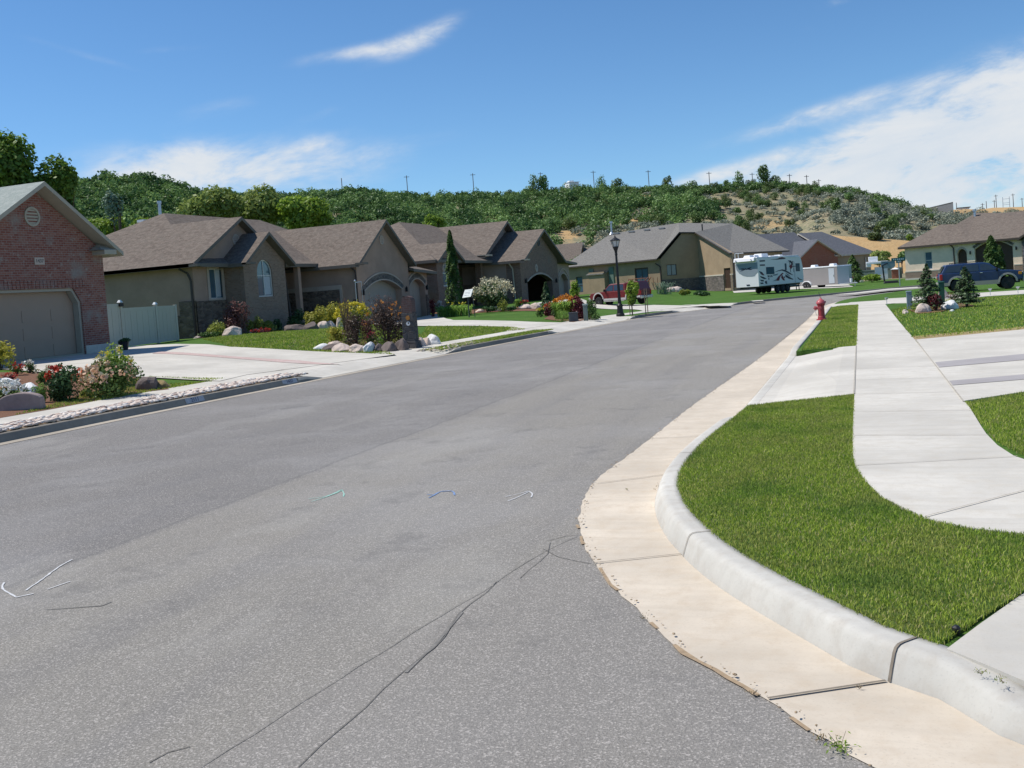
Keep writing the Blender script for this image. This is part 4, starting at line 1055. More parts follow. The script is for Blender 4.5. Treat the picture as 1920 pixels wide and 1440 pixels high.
# upper gable face
wu=WP((-24.0,62.2),(-24.0,71.0),(1,0));wallface(mb,wu,[(0,4.35),(8.8,4.35),(4.4,6.55)],th=.2)
mb.build('stucco_wall','stucco4',H4,weld=False)
mb=MB();slab(mb,WP((-24.0,61.9),(-24.0,62.7),(1,0)),rect(.1,.6,zb-.3,4.4),-.4,0);mb.build('corner_post','brick4',H4,weld=False)
tr=MB();o=band(tr,wc,op,.12,0,.05);o=band(tr,w3,g4,.08,0,.05);band(tr,w3,[None,None]+[(a,b+.25) for a,b in o],.08,0,.05);band(tr,wbb,aw,.12,0,.04);tr.build('trim','trimst',H4,weld=False)
rvent(H4,wc,uc(67.35),5.0,.25,'darkgrey');gdoor(H4,w3,g4,'gdoor2',.33,4,2)
walllamp(H4,wc,uc(63.7),2.3);walllamp(H4,wc,uc(70.8),2.2)
mb=MB();n=16;c=[(uc(66.4)+.28*math.cos(2*math.pi*i/n),3.18+.28*math.sin(2*math.pi*i/n)) for i in range(n)];slab(mb,wc,c,0,.04);md=mb.build('number_medallion','trimst',H4,weld=False)
text(md,'9',.34,'darkgrey',planeM(wc.pt(uc(66.4),3.18,.045),(0,1,0),(0,0,1)))
window(H4,wbb,aw,.1,.06,[ubb(55.57)],[3.1],gm='glassb')
# garage interior: dark floor, back wall and a rear window
mb=MB();mb.box((-24.6,67.4,zb-.02),(5.4,8.2,.06));mb.build('garage_floor','concrete',H4,weld=False)
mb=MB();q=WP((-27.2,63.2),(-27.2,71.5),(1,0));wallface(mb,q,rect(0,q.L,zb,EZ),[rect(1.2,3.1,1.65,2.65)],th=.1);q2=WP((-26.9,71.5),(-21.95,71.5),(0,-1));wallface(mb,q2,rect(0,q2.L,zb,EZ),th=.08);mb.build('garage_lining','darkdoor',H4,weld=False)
window(H4,q,rect(1.2,3.1,1.65,2.65),.03,.05,[2.1,2.2],(),'frameb','glassb')
EZ2=3.9;RX=-29.3
P=[[(-34.8,53.4,EZ2),(-23.5,53.4,EZ2),(RX,61.0,6.95)],[(-23.5,53.4,EZ2),(RX,61.0,6.95),(RX,66.,6.95),(-23.5,72.,EZ2)],[(-34.8,53.4,EZ2),(-34.8,76,EZ2),(RX,66,6.95),(RX,61,6.95)],[(-34.8,76,EZ2),(-23.5,76.,EZ2),(-23.5,72,EZ2),(RX,66,6.95)]]
P+=gable_x(-23.35,-29,55.7,53.6,57.8,4.98,3.85)
P+=gable_x(-23.45,-29.6,66.6,61.6,71.6,6.72,4.2)
P+=gable_x(-21.0,-27.5,67.4,62.4,72.3,5.95,3.72)
P+=[[(-23.3,57.6,3.86),(-23.3,62.8,3.86),(-27,62.8,5.2),(-27,57.6,5.2)]]
P+=[[(-21.15,72.1,3.75),(-21.15,76.,3.55),(-24,73.9,4.6),(-24,72.1,4.7)],[(-21.15,76.,3.55),(-35,76.,3.55),(-35,73.9,4.6),(-24,73.9,4.6)]]
roofmesh(H4,P,'roof2','fascia2',.17)
mb=MB();mb.box((-21.0,62.65,3.72),(.5,.5,.1));mb.box((-23.6,61.9,4.2),(.9,.6,.12));mb.build('eave_return','fascia1',H4,weld=False)
downspout(H4,[(-22.2,62.5,3.65),(-22.0,62.75,3.2),(-21.95,62.78,.8)],'fascia1',.05)

_k=1.16;H4.location=Vector((0,0,H))+(Vector(H4.location)-Vector((0,0,H)))*_k;H4.scale=(_k,_k,_k)
# ---------- grey-roofed house on the bend
K0=at(1066,501,z=3.9);K1=at(1239,485,z=3.9);K3=at(1372,475.5,z=3.75)
zb=.35
H3=thing('grey_roofed_house','long tan stucco house with a grey shingle roof, behind the red pickup','house',(K1.x,K1.y,zb))
k0,k1,k3=[Vector((k.x,k.y)) for k in (K0,K1,K3)]
dS=(k1-k0).normalized();dG=(k3-k1).normalized()
back_=Vector((-dG.y,dG.x)); 
if back_.y<0: back_=-back_
w1=WP(k0,k1,(0,-1));stc=MB()
dw=rect(w1.L-4.6,w1.L-1.9,.95,3.05)
wl=rect(1.9,3.2,1.0,2.75);wl2=rect(6.0,7.,.9,3.1);wl3=rect(10.6,12,.9,3.1)
L1=w1.L
wl=rect(L1*.075,L1*.15,.9,2.7);dw=rect(L1*.725,L1*.865,.75,3.1)
wallface(stc,w1,rect(0,L1-.001,zb-.3,3.9),[wl,dw],th=.3)
window(H3,w1,wl,.15,.07,(),[1.7],'frameb','glassb')
fd=window(H3,w1,dw,.12,.16,[L1*.795],(),'frameb','glassb',name='french_door')
# green pilasters beside the chimney bump
mb=MB()
for a in (.235,.455): slab(mb,w1,rect(L1*a,L1*(a+.05),.85,3.45),0,.1)
M['greenp']=mplain('dull_green_panel',(.13,.19,.16),.7,.1);mb.build('shutter','greenp',H3,weld=False)
mb=MB();c=w1.pt(L1*.355,1.55,.35);mb.box((c.x,c.y,1.6),(L1*.17,.7,2.9),math.atan2(w1.d.y,w1.d.x));mb.build('chimney_bump','stucco3',H3,weld=False)
mb=MB();q=[w1.pt(L1*a,z,n) for a,z,n in ((.26,3.1,0.),(.45,3.1,0.),(.44,2.85,.85),(.25,2.85,.85))];mb.poly(q);mb.poly([p-Vector((0,0,.12)) for p in q][::-1])
for i in range(4): mb.poly([q[i],q[i]-Vector((0,0,.12)),q[(i+1)%4]-Vector((0,0,.12)),q[(i+1)%4]])
mb.build('bump_roof','roof3',H3,weld=False)
# gable with a re-entrant corner
uG=lambda px:(at(px,500,Y=None,X=None,z=H) if False else None)
def hitline(px,py,a,d,n=None):
    r=ray(px,py);den=r.x*d.y-r.y*d.x;t=(a.x*d.y-a.y*d.x)/den;p=Vector((t*r.x,t*r.y));return p,H+t*r.z
g1,zg1=hitline(1278,437,k1,dG);g2,zg2=hitline(1307,437,k1,dG)
Lg=(k3-k1).length;ug1=(g1-k1).dot(dG);ug2=(g2-k1).dot(dG)
f2=1+4.2/g2.length;k2=g2*f2;zk2=H+(zg2-H)*f2;dA=(k2-k1).normalized();g1,zg1=hitline(1278,437,k1,dA)
wA=WP(k1,k2,(0.3,-1));_p,_z0=hitline(1251,517,k1,dA);_q,_z1=hitline(1268,495,k1,dA);WR=rect((_p-k1).length,(_q-k1).length,_z0,_z1);wB=WP(k2,k3,(-.3,-1))
wallface(stc,wA,[(0,zb-.3),(wA.L,zb-.3),(wA.L,zk2-.05),((g1-k1).length,zg1-.05),(0,3.9)],[WR],th=.3)
window(H3,wA,WR,.1,.06,[(WR[0][0]+WR[1][0])/2],(),'frameb','glassb')
LB_=wB.L;dr=rect(LB_*.74,LB_*.93,zb-.05,2.35)
wallface(stc,wB,[(0,zb-.3),(LB_,zb-.3),(LB_,3.75),(0,zk2-.05)],[dr],th=.3)
mb=MB();slab(mb,wB,dr,-.2,-.12);dd=mb.build('side_door','darkdoor',H3,weld=False);mb=MB();mb.tube(wB.pt(LB_*.76,1.25,-.12),wB.pt(LB_*.76,1.25,-.05),.03);mb.build('handle','chrome',dd,weld=False)
# garage front and back walls
k4=k3+Vector((dG.y,-dG.x))*-0. 
gf=at(1466,471.5,z=3.75);k5=Vector((gf.x,gf.y))
wF=WP(k3,k5,(1,-1));wallface(stc,wF,rect(.001,wF.L,zb-.6,3.75),th=.25)
dF=(k5-k3).normalized();nF=Vector((-dF.y,dF.x));kb=k5+nF*9.;kc=k0+back_*11.
for a,b,o in ((k5,kb,(1,0)),(kb,kc,(0,1)),(kc,k0,(-1,0))):
    q=WP(a,b,o);wallface(stc,q,rect(.02,q.L-.02,zb-.6,3.7),th=.25)
stc.build('wall','stucco3',H3,weld=False)
mb=MB();slab(mb,wA,rect(-.05,wA.L,zb-.3,1.62),0,.07);slab(mb,wB,rect(0,LB_*.735,zb-.3,1.62),0,.07);slab(mb,wB,rect(LB_*.935,LB_,zb-.3,1.62),0,.07);mb.build('stone_wainscot','stone3',H3,weld=False)
mb=MB();slab(mb,wB,rect(0,LB_*.735,1.622,1.75),0,.1);slab(mb,wB,rect(LB_*.935,LB_+.03,1.622,1.75),0,.1);mb.build('trim','fascia5',H3,weld=False)
# roof
e0=k0-dS*.8+Vector((dS.y,-dS.x))*.5;e1=k1+Vector((dS.y,-dS.x))*.5+dG*-.2
R0,zR0=None,None
rA=at(1145,438.5,z=8.2);rB=at(1272,418,z=9.1);rC=at(1374,419,z=8.3)
def z3(p,z): return (p.x,p.y,z)
EA=z3(e0,3.92);EB=z3(e1,3.92)
fr=Vector((dG.y,-dG.x));fr=fr if fr.y<0 else -fr
GA=z3(g1+fr*.45,zg1+.12);GB=z3(k2+fr*.45,zk2+.12);GC=z3(k3+fr*.45,3.83)
A_=tuple(rA);B_=tuple(rB);C_=tuple(rC)
e5=k5-nF*.5+dF*.9;BK0=z3(kc+back_*.5-dS*.8,3.92);BK5=z3(kb+nF*.3+dF*.9,3.83);E5=z3(e5,3.83)
P=[[EA,EB,A_],[EB,GA,B_],[EB,B_,A_],[GA,GB,B_],[GB,C_,B_],[GB,GC,C_],[GC,E5,C_],[E5,BK5,C_],[BK5,BK0,C_],[BK0,A_,B_],[BK0,B_,C_],[BK0,EA,A_]]
roofmesh(H3,P,'roof3','fascia3',.15)
def onroof(px,py,tri):
    a,b,c=[Vector(q) for q in tri];n=(b-a).cross(c-a);d=ray(px,py);t=n.dot(a-Vector((0,0,H)))/n.dot(d);return Vector((0,0,H))+d*t
M['ventw']=mplain('grey_vent_metal',(.45,.43,.4),.5,.1)
for px,py in ((1156,438),(1184,435),(1213,431.5),(1241,428.5)):
    p=onroof(px,py+1,(EB,B_,A_));boxvent(H3,p,None,'ventw',.75)
p=onroof(1147,440,(EB,B_,A_));mb=MB();mb.tube(p,p+Vector((0,0,.35)),.35,.12,10);mb.tube(p,p+Vector((0,0,1.6)),.12,.12,8);mb.tube(p+Vector((0,0,1.5)),p+Vector((0,0,1.75)),.2,.2,8);mb.build('flue_pipe','steel',H3,weld=False)
p=onroof(1317,432,(GB,C_,B_));mb=MB();mb.tube(p,p+Vector((0,0,.7)),.07);mb.build('vent_pipe','black',H3,weld=False)
downspout(H3,[w1.pt(L1-.5,3.45,.35),w1.pt(L1-.15,3.1,.08),w1.pt(L1-.1,3.,.08),w1.pt(L1-.1,zb,.08)],'frameb',.07)
downspout(H3,[wF.pt(.15,3.3,.3),wF.pt(.05,3.0,.1),wF.pt(.05,zb,.1)],'frameb',.07)
mb=MB()
for i in range(7): mb.box(tuple(w1.pt(L1*.87,.5+i*.0,.9+i*.22))[:2]+(.45+i*.11,),(1.1,.24,.04),math.atan2(w1.d.y,w1.d.x))
mb.tube(w1.pt(L1*.90,.4,2.6),w1.pt(L1*.90,2.0,.2),.05);mb.tube(w1.pt(L1*.87,2.,.2),w1.pt(L1*.87,.9,2.2),.05)
for i in range(8): mb.tube(w1.pt(L1*.72+i*.55,1.1,1.1),w1.pt(L1*.72+i*.55,1.95,1.1),.03)
mb.tube(w1.pt(L1*.72,1.95,1.1),w1.pt(L1*.90,1.95,1.1),.04);M['redwood']=mplain('red_stained_wood',(.2,.075,.04),.7,.2,8.);mb.build('deck_stairs','redwood',H3,weld=False)

# ---------- small roof showing between the two houses
pA=at(1040,478,z=4.4);HS=thing('distant_brown_roofed_house','partly hidden house whose light brown gable roof shows over the gap','house',(-32,112,.3))
q0=at(1034,459.5,z=8.2);q1=at(1087,455,z=8.2);q2=at(1062,480,z=3.5);q3=at(1110,474,z=3.4)
x1=Vector((q1.x,q1.y));dd_=(Vector((q1.x,q1.y))-Vector((q0.x,q0.y))).normalized();pp_=Vector((dd_.y,-dd_.x))
if pp_.y>0: pp_=-pp_
zz=8.2
def hb(t,s,z): p=x1+dd_*t+pp_*s;return (p.x,p.y,z)
roofmesh(HS,[[hb(.5,0,zz),hb(-14,0,zz),hb(-14,5,5.2),hb(.5,5,5.2)],[hb(.5,0,zz),hb(-14,0,zz),hb(-14,-5,5.2),hb(.5,-5,5.2)],[hb(.4,-1,7.4),hb(6,-1,7.4),hb(6,3.4,5.2),hb(.4,3.4,5.2)]],'roof2','fascia5',.15)
mb=MB()
mb.prism([hb(0,4.6,0)[:2],hb(-13.5,4.6,0)[:2],hb(-13.5,-4.6,0)[:2],hb(0,-4.6,0)[:2]],.0,5.3);a=hb(0,4.6,5.3);b=hb(0,-4.6,5.3);c=hb(0,0,8.0);mb.poly([a,b,c]);a=hb(-.2,4.6,5.3);b=hb(-.2,-4.6,5.3);c=hb(-.2,0,8.0);mb.poly([a,b,c]);mb.prism([hb(0.01,3,0)[:2],hb(5.6,3,0)[:2],hb(5.6,-.5,0)[:2],hb(.01,-.5,0)[:2]],0,5.25);mb.build('wall','stucco3',HS,weld=False)

# ---------- slate roofed brick house
def hipframe(o,d): 
    n=Vector((d.y,-d.x)); n=n if n.y<0 else -n
    return lambda a,b,z:(o.x+d.x*a+n.x*b,o.y+d.y*a+n.y*b,z)
e1=at(1570,478,z=3.2);e2=at(1638,473.2,z=3.2)
d5=Vector((e2.x-e1.x,e2.y-e1.y)).normalized();o5=Vector((e1.x,e1.y));f=hipframe(o5,d5)
W5=(Vector((e2.x,e2.y))-o5).length;sc5=W5/68.
H5=thing('slate_roofed_house','brick and sand stucco house with blue-grey slate roof behind the cargo trailer','house',f(0,0,-.3))
cu=lambda px:(px-1570)*sc5
zz=-.3;HT=lambda y:3.2+(478-y)*sc5*.98
bw=MB();gw=WP(f(cu(1497),.3,0)[:2],f(cu(1568),.3,0)[:2],tuple(Vector(f(0,1,0)[:2])-Vector(f(0,0,0)[:2])));Lq=gw.L
wallface(bw,gw,[(0,zz),(Lq,zz),(Lq,3.1),(Lq*.46,HT(455)),(0,3.0)],th=.3);bw.build('brick_gable','brick5',H5,weld=False)
mb=MB()
hw=[f(cu(1440),-1.2,0)[:2],f(cu(1631),-1.2,0)[:2],f(cu(1631),-12,0)[:2],f(cu(1440),-12,0)[:2]]
mb.prism([f(cu(1569),-.0,0)[:2],f(cu(1631),-.0,0)[:2],f(cu(1631),-12,0)[:2],f(cu(1445),-12,0)[:2],f(cu(1445),-1.2,0)[:2],f(cu(1569),-1.2,0)[:2]],zz,3.1);mb.build('wall','stucco5',H5,weld=False)
rt=HT(443)+.6
P=[[f(cu(1436),-1,3.2),f(cu(1500),-1,3.2),f(cu(1533),-6.5,rt),f(cu(1467),-6.5,rt)],[f(cu(1500),-1,3.2),f(cu(1570),-1,3.2),f(cu(1548),-6.5,rt),f(cu(1533),-6.5,rt)],[f(cu(1436),-1,3.2),f(cu(1467),-6.5,rt),f(cu(1436),-13,3.2)],[f(cu(1467),-6.5,rt),f(cu(1548),-6.5,rt),f(cu(1580),-13,3.2),f(cu(1436),-13,3.2)],
   [f(cu(1562),.5,3.2),f(cu(1638),.5,3.2),f(cu(1592),-5.5,rt-.2),f(cu(1548),-5.5,rt-.25)],[f(cu(1638),.5,3.2),f(cu(1638),-13,3.2),f(cu(1592),-5.5,rt-.2)],[f(cu(1548),-5.5,rt-.25),f(cu(1592),-5.5,rt-.2),f(cu(1638),-13,3.2),f(cu(1560),-13,3.2)]]
gp=HT(453.5)+.1;cg=(1497+(1568-1497)*.46)
P+=[[f(cu(cg),.8,gp),f(cu(cg),-6.,gp),f(cu(1493),-6,3.05),f(cu(1493),.8,3.05)],[f(cu(cg),.8,gp),f(cu(cg),-6.,gp),f(cu(1573),-6,3.1),f(cu(1573),.8,3.1)]]
roofmesh(H5,P,'roof5','fascia5',.2)
p=f(cu(1463),-5,HT(447));mb=MB();mb.tube(p,(p[0],p[1],p[2]+1.0),.1);mb.build('vent_pipe','black',H5,weld=False)
downspout(H5,[f(cu(1621),.1,2.6),f(cu(1621),.06,-.3)],'fascia5',.08)

# ---------- cream house with brown hip roof at the right edge
e1=at(1683,466,z=3.0);e2=at(1912,447,z=3.0)
d6=Vector((e2.x-e1.x,e2.y-e1.y)).normalized();o6=Vector((e1.x,e1.y));f=hipframe(o6,d6)
W6=(Vector((e2.x,e2.y))-o6).length
def c6(px,py=480): 
    p,z=hitline(px,py,o6,d6);return (p-o6).dot(d6)
def z6(px,py): return hitline(px,py,o6,d6)[1]
H6=thing('cream_stucco_house','cream stucco house with brown hip roof at the right, behind the blue SUV','house',f(3,0,-.3))
zz=-.35
wp=WP(f(0.5,-.5,0)[:2],f(W6+1.5,-.5,0)[:2],tuple(Vector(f(0,1,0)[:2])-Vector(f(0,0,0)[:2])))
cc=lambda px:c6(px)-.5
wn1=rect(cc(1730.5),cc(1744.5),.7,2.45);ar=arch(cc(1792),cc(1810),zz,1.9,2.45);gg=segarch(cc(1825),cc(1897),zz,2.3,2.95)
mb=MB();wallface(mb,wp,[(0,zz),(cc(1792),zz)]+[ar[i] for i in range(len(ar)-1,1,-1)]+[(cc(1810),zz),(cc(1825),zz)]+[gg[i] for i in range(len(gg)-1,1,-1)]+[(cc(1897),zz),(wp.L,zz),(wp.L,3.05),(0,3.05)],[wn1],th=.45)
kk=[f(.5,-.96,0)[:2],f(.5,-14,0)[:2],f(W6+12,-14,0)[:2],f(W6+12,-.96,0)[:2]]
for i in range(3):
    a,b=Vector(kk[i]),Vector(kk[i+1]);c=Vector(f(8,-7,0)[:2]);q=WP(a,b,tuple((a+b)/2-c));wallface(mb,q,rect(0,q.L,zz,3.05))
mb.build('wall','stucco6',H6,weld=False)
window(H6,wp,wn1,.12,.07,(),[1.6],'frame','glassb')
mb=MB();slab(mb,wp,ar,-.42,-.36);mb.build('entry_door','darkdoor',H6,weld=False)
mb=MB();slab(mb,wp,gg,-.42,-.36);mb.build('garage_door','darkdoor',H6,weld=False)
mb=MB();band(mb,wp,ar,.2,0,.05);band(mb,wp,gg,.12,0,.04);mb.build('trim','trimst',H6,weld=False)
mb=MB();band(mb,wp,[None,None]+[(a,b+.12) for a,b in gg[2:]],.22,.0,.07);mb.build('stone_arch','stone3',H6,weld=False)
mb=MB()
for a,b in ((-.04,cc(1730)),(cc(1730),cc(1790.5)),(cc(1811),cc(1824)),(cc(1898),wp.L)): slab(mb,wp,rect(a,b,zz,.55),0,.07)
mb.build('brick_wainscot','brick2',H6,weld=False)
mb=MB();slab(mb,wp,rect(-.05,cc(1790),.552,.66),0,.09);slab(mb,wp,rect(cc(1898),wp.L,.552,.66),0,.09);mb.build('wainscot_cap','fascia5',H6,weld=False)
mb=MB();slab(mb,wp,rect(-.06,cc(1790),zz,-.05),.072,.1);mb.build('foundation','concrete',H6,weld=False)
downspout(H6,[wp.pt(cc(1782),2.95,.35),wp.pt(cc(1786),2.6,.08),wp.pt(cc(1787),-.3,.08)],'frameb',.06)
walllamp(H6,wp,cc(1817),2.0);walllamp(H6,wp,cc(1904),2.1)
sw=WP(f(W6+.2,.3,0)[:2],f(W6+5,.3,0)[:2],tuple(Vector(f(0,1,0)[:2])-Vector(f(0,0,0)[:2])));mb=MB();wallface(mb,sw,[(0,zz),(4.8,zz),(4.8,3.0),(2.6,4.6),(0,2.8)],th=.7);mb.build('stone_gable','stone3',H6,weld=False)
hR=lambda px,py,b:None
def dep(px,py,b):
    """point seen at a pixel on the line parallel to the front wall b metres behind the eave"""
    oo=Vector(f(0,-b,0)[:2]);p,z=hitline(px,py,oo,d6);return (p.x,p.y,z)
a=f(0,.0,3.1);m1=f(c6(1782),0,3.1);m2=f(c6(1815),-.3,3.1);e=f(W6+12,0,3.1)
r1=dep(1764,421,4.5);r2=dep(1793,420.5,4.5);r3=dep(1830,399,8.);r4=dep(1881,399,8.)
bl=f(0,-14.5,3.1);brr=f(W6+12,-14.5,3.1);r5=(r4[0]+d6.x*8,r4[1]+d6.y*8,r4[2])
v=f(c6(1815),0,3.1)
P=[[a,r1,bl],[a,m1,r1],[m1,v,r2,r1],[v,r3,r2],[v,e,r5,r4,r3],[r2,r3,(bl[0],bl[1],bl[2])],[r1,r2,bl],[r3,r4,r5,brr,bl],[e,r5,brr]]
P+=[[f(W6+.0,.9,3.0),f(W6+2.8,.9,4.75),f(W6+2.8,-5,4.75),f(W6+.0,-5,3.0)],[f(W6+5.4,.9,3.0),f(W6+2.8,.9,4.75),f(W6+2.8,-5,4.75),f(W6+5.4,-5,3.0)]]
roofmesh(H6,P,'roof2','fascia3',.2)
p=dep(1828,410,7.);p=Vector(p);mb=MB();mb.tube(p-Vector((0,0,.3)),p+Vector((0,0,.15)),.3,.25,10);mb.tube(p,p+Vector((0,0,.8)),.12);mb.tube(p+Vector((0,0,.75)),p+Vector((0,0,.95)),.2,.2);mb.build('flue_pipe','steel',H6,weld=False)

# ---------- buildings on the skyline
def skyp(px,py,dist):
    d=ray(px,py).normalized();d2=d/math.hypot(d.x,d.y);return Vector((d2.x*dist,d2.y*dist,H+d2.z*dist))
a=skyp(1722,383,330);b=skyp(1787,380,300);SB=thing('flat_roofed_warehouse','long grey flat-roofed building on the hilltop skyline','building',(a.x,a.y,a.z-6))
dd_=Vector((b.x-a.x,b.y-a.y)).normalized();nn=Vector((b.x,b.y)).normalized()
P2=[Vector((a.x,a.y)),Vector((b.x,b.y))];P2+=[P2[1]+nn*12,P2[0]+nn*12]
zt=b.z;mb=MB();mb.prism([tuple(p) for p in P2],zt-6,zt);M['wareh']=mplain('grey_corrugated_wall',(.15,.165,.18),.7,.05,.5);mb.build('wall','wareh',SB,weld=False)
mb=MB();mb.prism([tuple(P2[0]-nn*.2),tuple(P2[1]-nn*.2),tuple(P2[1]+nn*12.2),tuple(P2[0]+nn*12.2)],zt+.005,zt+.22);mb.build('roof_edge','darkgrey',SB,weld=False)
a=skyp(1072,344,318);WH=thing('white_hilltop_building','small white building among trees on the ridge','building',(a.x,a.y,a.z-3));mb=MB();mb.box((a.x,a.y,a.z-1.9),(3.4,3.2,4.2),.75);M['whiteb']=mplain('white_render',(.8,.8,.8),.6,.03);mb.build('wall','whiteb',WH,weld=False)
mb=MB();mb.box((a.x,a.y,a.z+.28),(3.7,3.5,.14),.75);mb.box((a.x-.3,a.y-.2,a.z+.6),(1.6,1.6,.5),.75);mb.build('roof','white',WH,weld=False)
a=skyp(1806,389.5,360);FH=thing('flat_hilltop_shed','low dark flat-roofed shed on the far hilltop','shed',(a.x,a.y,a.z-2));mb=MB();mb.box((a.x,a.y,a.z+.0),(4.2,3,.25));mb.build('roof','darkgrey',FH,weld=False);mb=MB();mb.box((a.x,a.y,a.z-1.1),(3.4,2.4,1.9));mb.build('wall','whiteb',FH,weld=False)
# ------------------------------------------------------------------ street objects
def gz(x,y,off=.15): return T(x,y)+off
def rot(o,p): 
    return o
M['hydrant']=mpaint('faded_red_paint',(.34,.03,.035),.1,.5)
M['hydrantp']=mpaint('faded_pink_cap_paint',(.42,.075,.085),.1,.55)
p=g(1541,600,.15);h=thing('fire_hydrant','faded red fire hydrant at the kerb edge of the grass strip','hydrant',p);h.scale=(.88,)*3
s=1.08
b=LB();b.lathe([(.17*s,0),(.17*s,.035),(.125*s,.045),(.115*s,.12),(.105*s,.14),(.10*s,.5),(.125*s,.52),(.125*s,.55),(.11*s,.565)],20);b.build('barrel','hydrant',h,smooth=False,weld=False)
b=LB();b.lathe([(.14*s,.565),(.15*s,.585),(.145*s,.61),(.125*s,.66),(.085*s,.71),(.04*s,.735),(.03*s,.74),(.03*s,.785),(.0,.786)],20);b.build('bonnet','hydrantp',h,weld=False,smooth=True)
for dx,dy,r,L in ((-1,-.1,.075,.17),(-.2,-1,.06,.15),(.2,1,.06,.15)):
    d=Vector((dx,dy,0)).normalized();b=LB();a=Vector((0,0,.43));b.tube(a+d*.08,a+d*(L),r*.8,r*.8,14);b.tube(a+d*L,a+d*(L+.06),r,r,14);b.tube(a+d*(L+.06),a+d*(L+.09),r*.35,r*.3,5);b.build('outlet_nozzle','hydrantp',h,weld=False)
b=LB();b.path([(-.17,-.05,.36),(-.19,-.06,.28),(-.17,-.06,.2),(-.13,-.05,.15)],.008,5);b.build('chain','steel',h,weld=False)
b=LB();b.tube((.0,0,.78),(-.05,0,.98),.012,.01,5);b.build('marker_rod','darkgrey',h,weld=False)
b=LB();b.box((.13,.05,.63),(.09,.05,.05));b.build('side_lug','hydrant',h,weld=False)
# street lamp
p=g(1163.5,593,.15);zt=at(1153,441,Y=p.y).z;hh=zt-p.z;k=hh/4.4
L_=thing('street_lamp','tall black street lamp with a glass lantern beside the road','street lamp',p)
b=LB();b.lathe([(.23*k,0),(.23*k,.12*k),(.18*k,.16*k),(.15*k,.5*k),(.17*k,.55*k),(.17*k,.6*k),(.10*k,.7*k),(.075*k,1.3*k),(.06*k,3.3*k),(.085*k,3.36*k),(.065*k,3.42*k),(.09*k,3.6*k)],16);b.build('post','black',L_,weld=False)
b=LB();b.lathe([(.1*k,3.58*k),(.15*k,3.72*k),(.17*k,3.76*k),(.17*k,3.78*k)],10)
for i in range(6):
    a=i*math.pi/3;b.tube((.15*k*math.cos(a),.15*k*math.sin(a),3.76*k),(.25*k*math.cos(a),.25*k*math.sin(a),4.1*k),.012*k,.012*k,5)
b.build('lantern_frame','black',L_,weld=False)
M['lampglass']=mglass('frosted_glass',(.35,.36,.36),.3)
b=LB();b.lathe([(.14*k,3.785*k),(.235*k,4.095*k)],6);b.build('lantern_glass','lampglass',L_,weld=False)
b=LB();b.lathe([(.29*k,4.1*k),(.29*k,4.13*k),(.08*k,4.27*k),(.05*k,4.28*k),(.03*k,4.36*k),(.0,4.42*k)],12);b.build('lantern_cap','black',L_,weld=False)
# mailbox pillar
M['pillar']=mstone('dark_stone_column',(.075,.075,.08),(.11,.105,.105),(.07,.07,.07),3.)
p=g(772,653,.15);X0=p;zt=at(762,555,Y=p.y).z-p.z
mp=thing('mailbox_pillar','dark masonry mailbox pillar with rounded brick top beside the boulder ring','mailbox',p,R(4))
k=zt/1.95
b=LB();b.box((0,0,.14*k),(.62*k,.62*k,.28*k),taper=.86);b.box((0,0,.8*k),(.46*k,.46*k,1.05*k),taper=.94);b.build('pillar_base','pillar',mp,bevel=.012,weld=False)
b=LB();pts=[(-.2*k,0),(.2*k,0),(.2*k,.42*k)]+[(.2*k*math.cos(a),.42*k+.2*k*math.sin(a)) for a in [math.pi*i/10 for i in range(1,10)]]+[(-.2*k,.42*k)]
w_=WP((-.0,-.17*k),(1,-.17*k),(0,-1))
vs=[(x,-.19*k,1.33*k+z) for x,z in pts]+[(x,.19*k,1.33*k+z) for x,z in pts];n=len(pts)
b.add(vs,[tuple(range(n)),tuple(range(n,2*n))[::-1]]+[(i,(i+1)%n,n+(i+1)%n,n+i) for i in range(n)]);M['brickm']=mbrick('mailbox_brick',(.12,.07,.065),(.16,.1,.09),(.15,.13,.12),.2,.07,(.13,.1,.1));b.build('arched_top','brickm',mp,weld=False)
M['plaq']=mplain('rusty_orange_plaque',(.40,.17,.04),.6,.3,14.)
b=LB();b.lathe([(.0,.0),(.085*k,.001),(.085*k,.025),(0,.026)],8,(.03*k,-.245*k,1.14*k),'y');b.build('emblem','plaq',mp,weld=False)
b=LB();b.lathe([(.0,.0),(.075*k,.001),(.075*k,.02),(0,.021)],14,(.03*k,-.245*k,.93*k),'y');e=b.build('number_disc','white',mp,weld=False)
b=LB();b.box((.05*k,-.272*k,.95*k),(.05*k,.004,.07*k));b.build('numeral','darkgrey',e,weld=False)
# shepherd hooks with small solar lights
def hook(px,py,h_,lab,arm=-.28):
    p=g(px,py,.16);t=thing('garden_hook',lab,'garden hook',p)
    b=LB();b.tube((0,0,0),(0,0,h_),.018,.014,6);b.path([(0,0,h_-.02),(0,.25*1,h_+.0),(0,.5,h_-.0)],.012,5);b.tube((0,.5,h_),(.0,.5,h_-.75),.008,.008,5);b.build('pole','steel',t,weld=False)
    b=LB();b.lathe([(.03,h_),(.05,h_+.04),(.02,h_+.09),(0,h_+.1)],8);b.build('finial','steel',t,weld=False);return t
ph=g(674,630,.16);zh=at(665,529,Y=ph.y).z-ph.z
hk=hook(674,630,zh,'tall thin steel garden hook rising from the flower island')
hb_=LB();hb_.box((-.08,0,zh-.75),(.14,.05,.2));hb_.build('hanging_ornament','black',hk,weld=False)
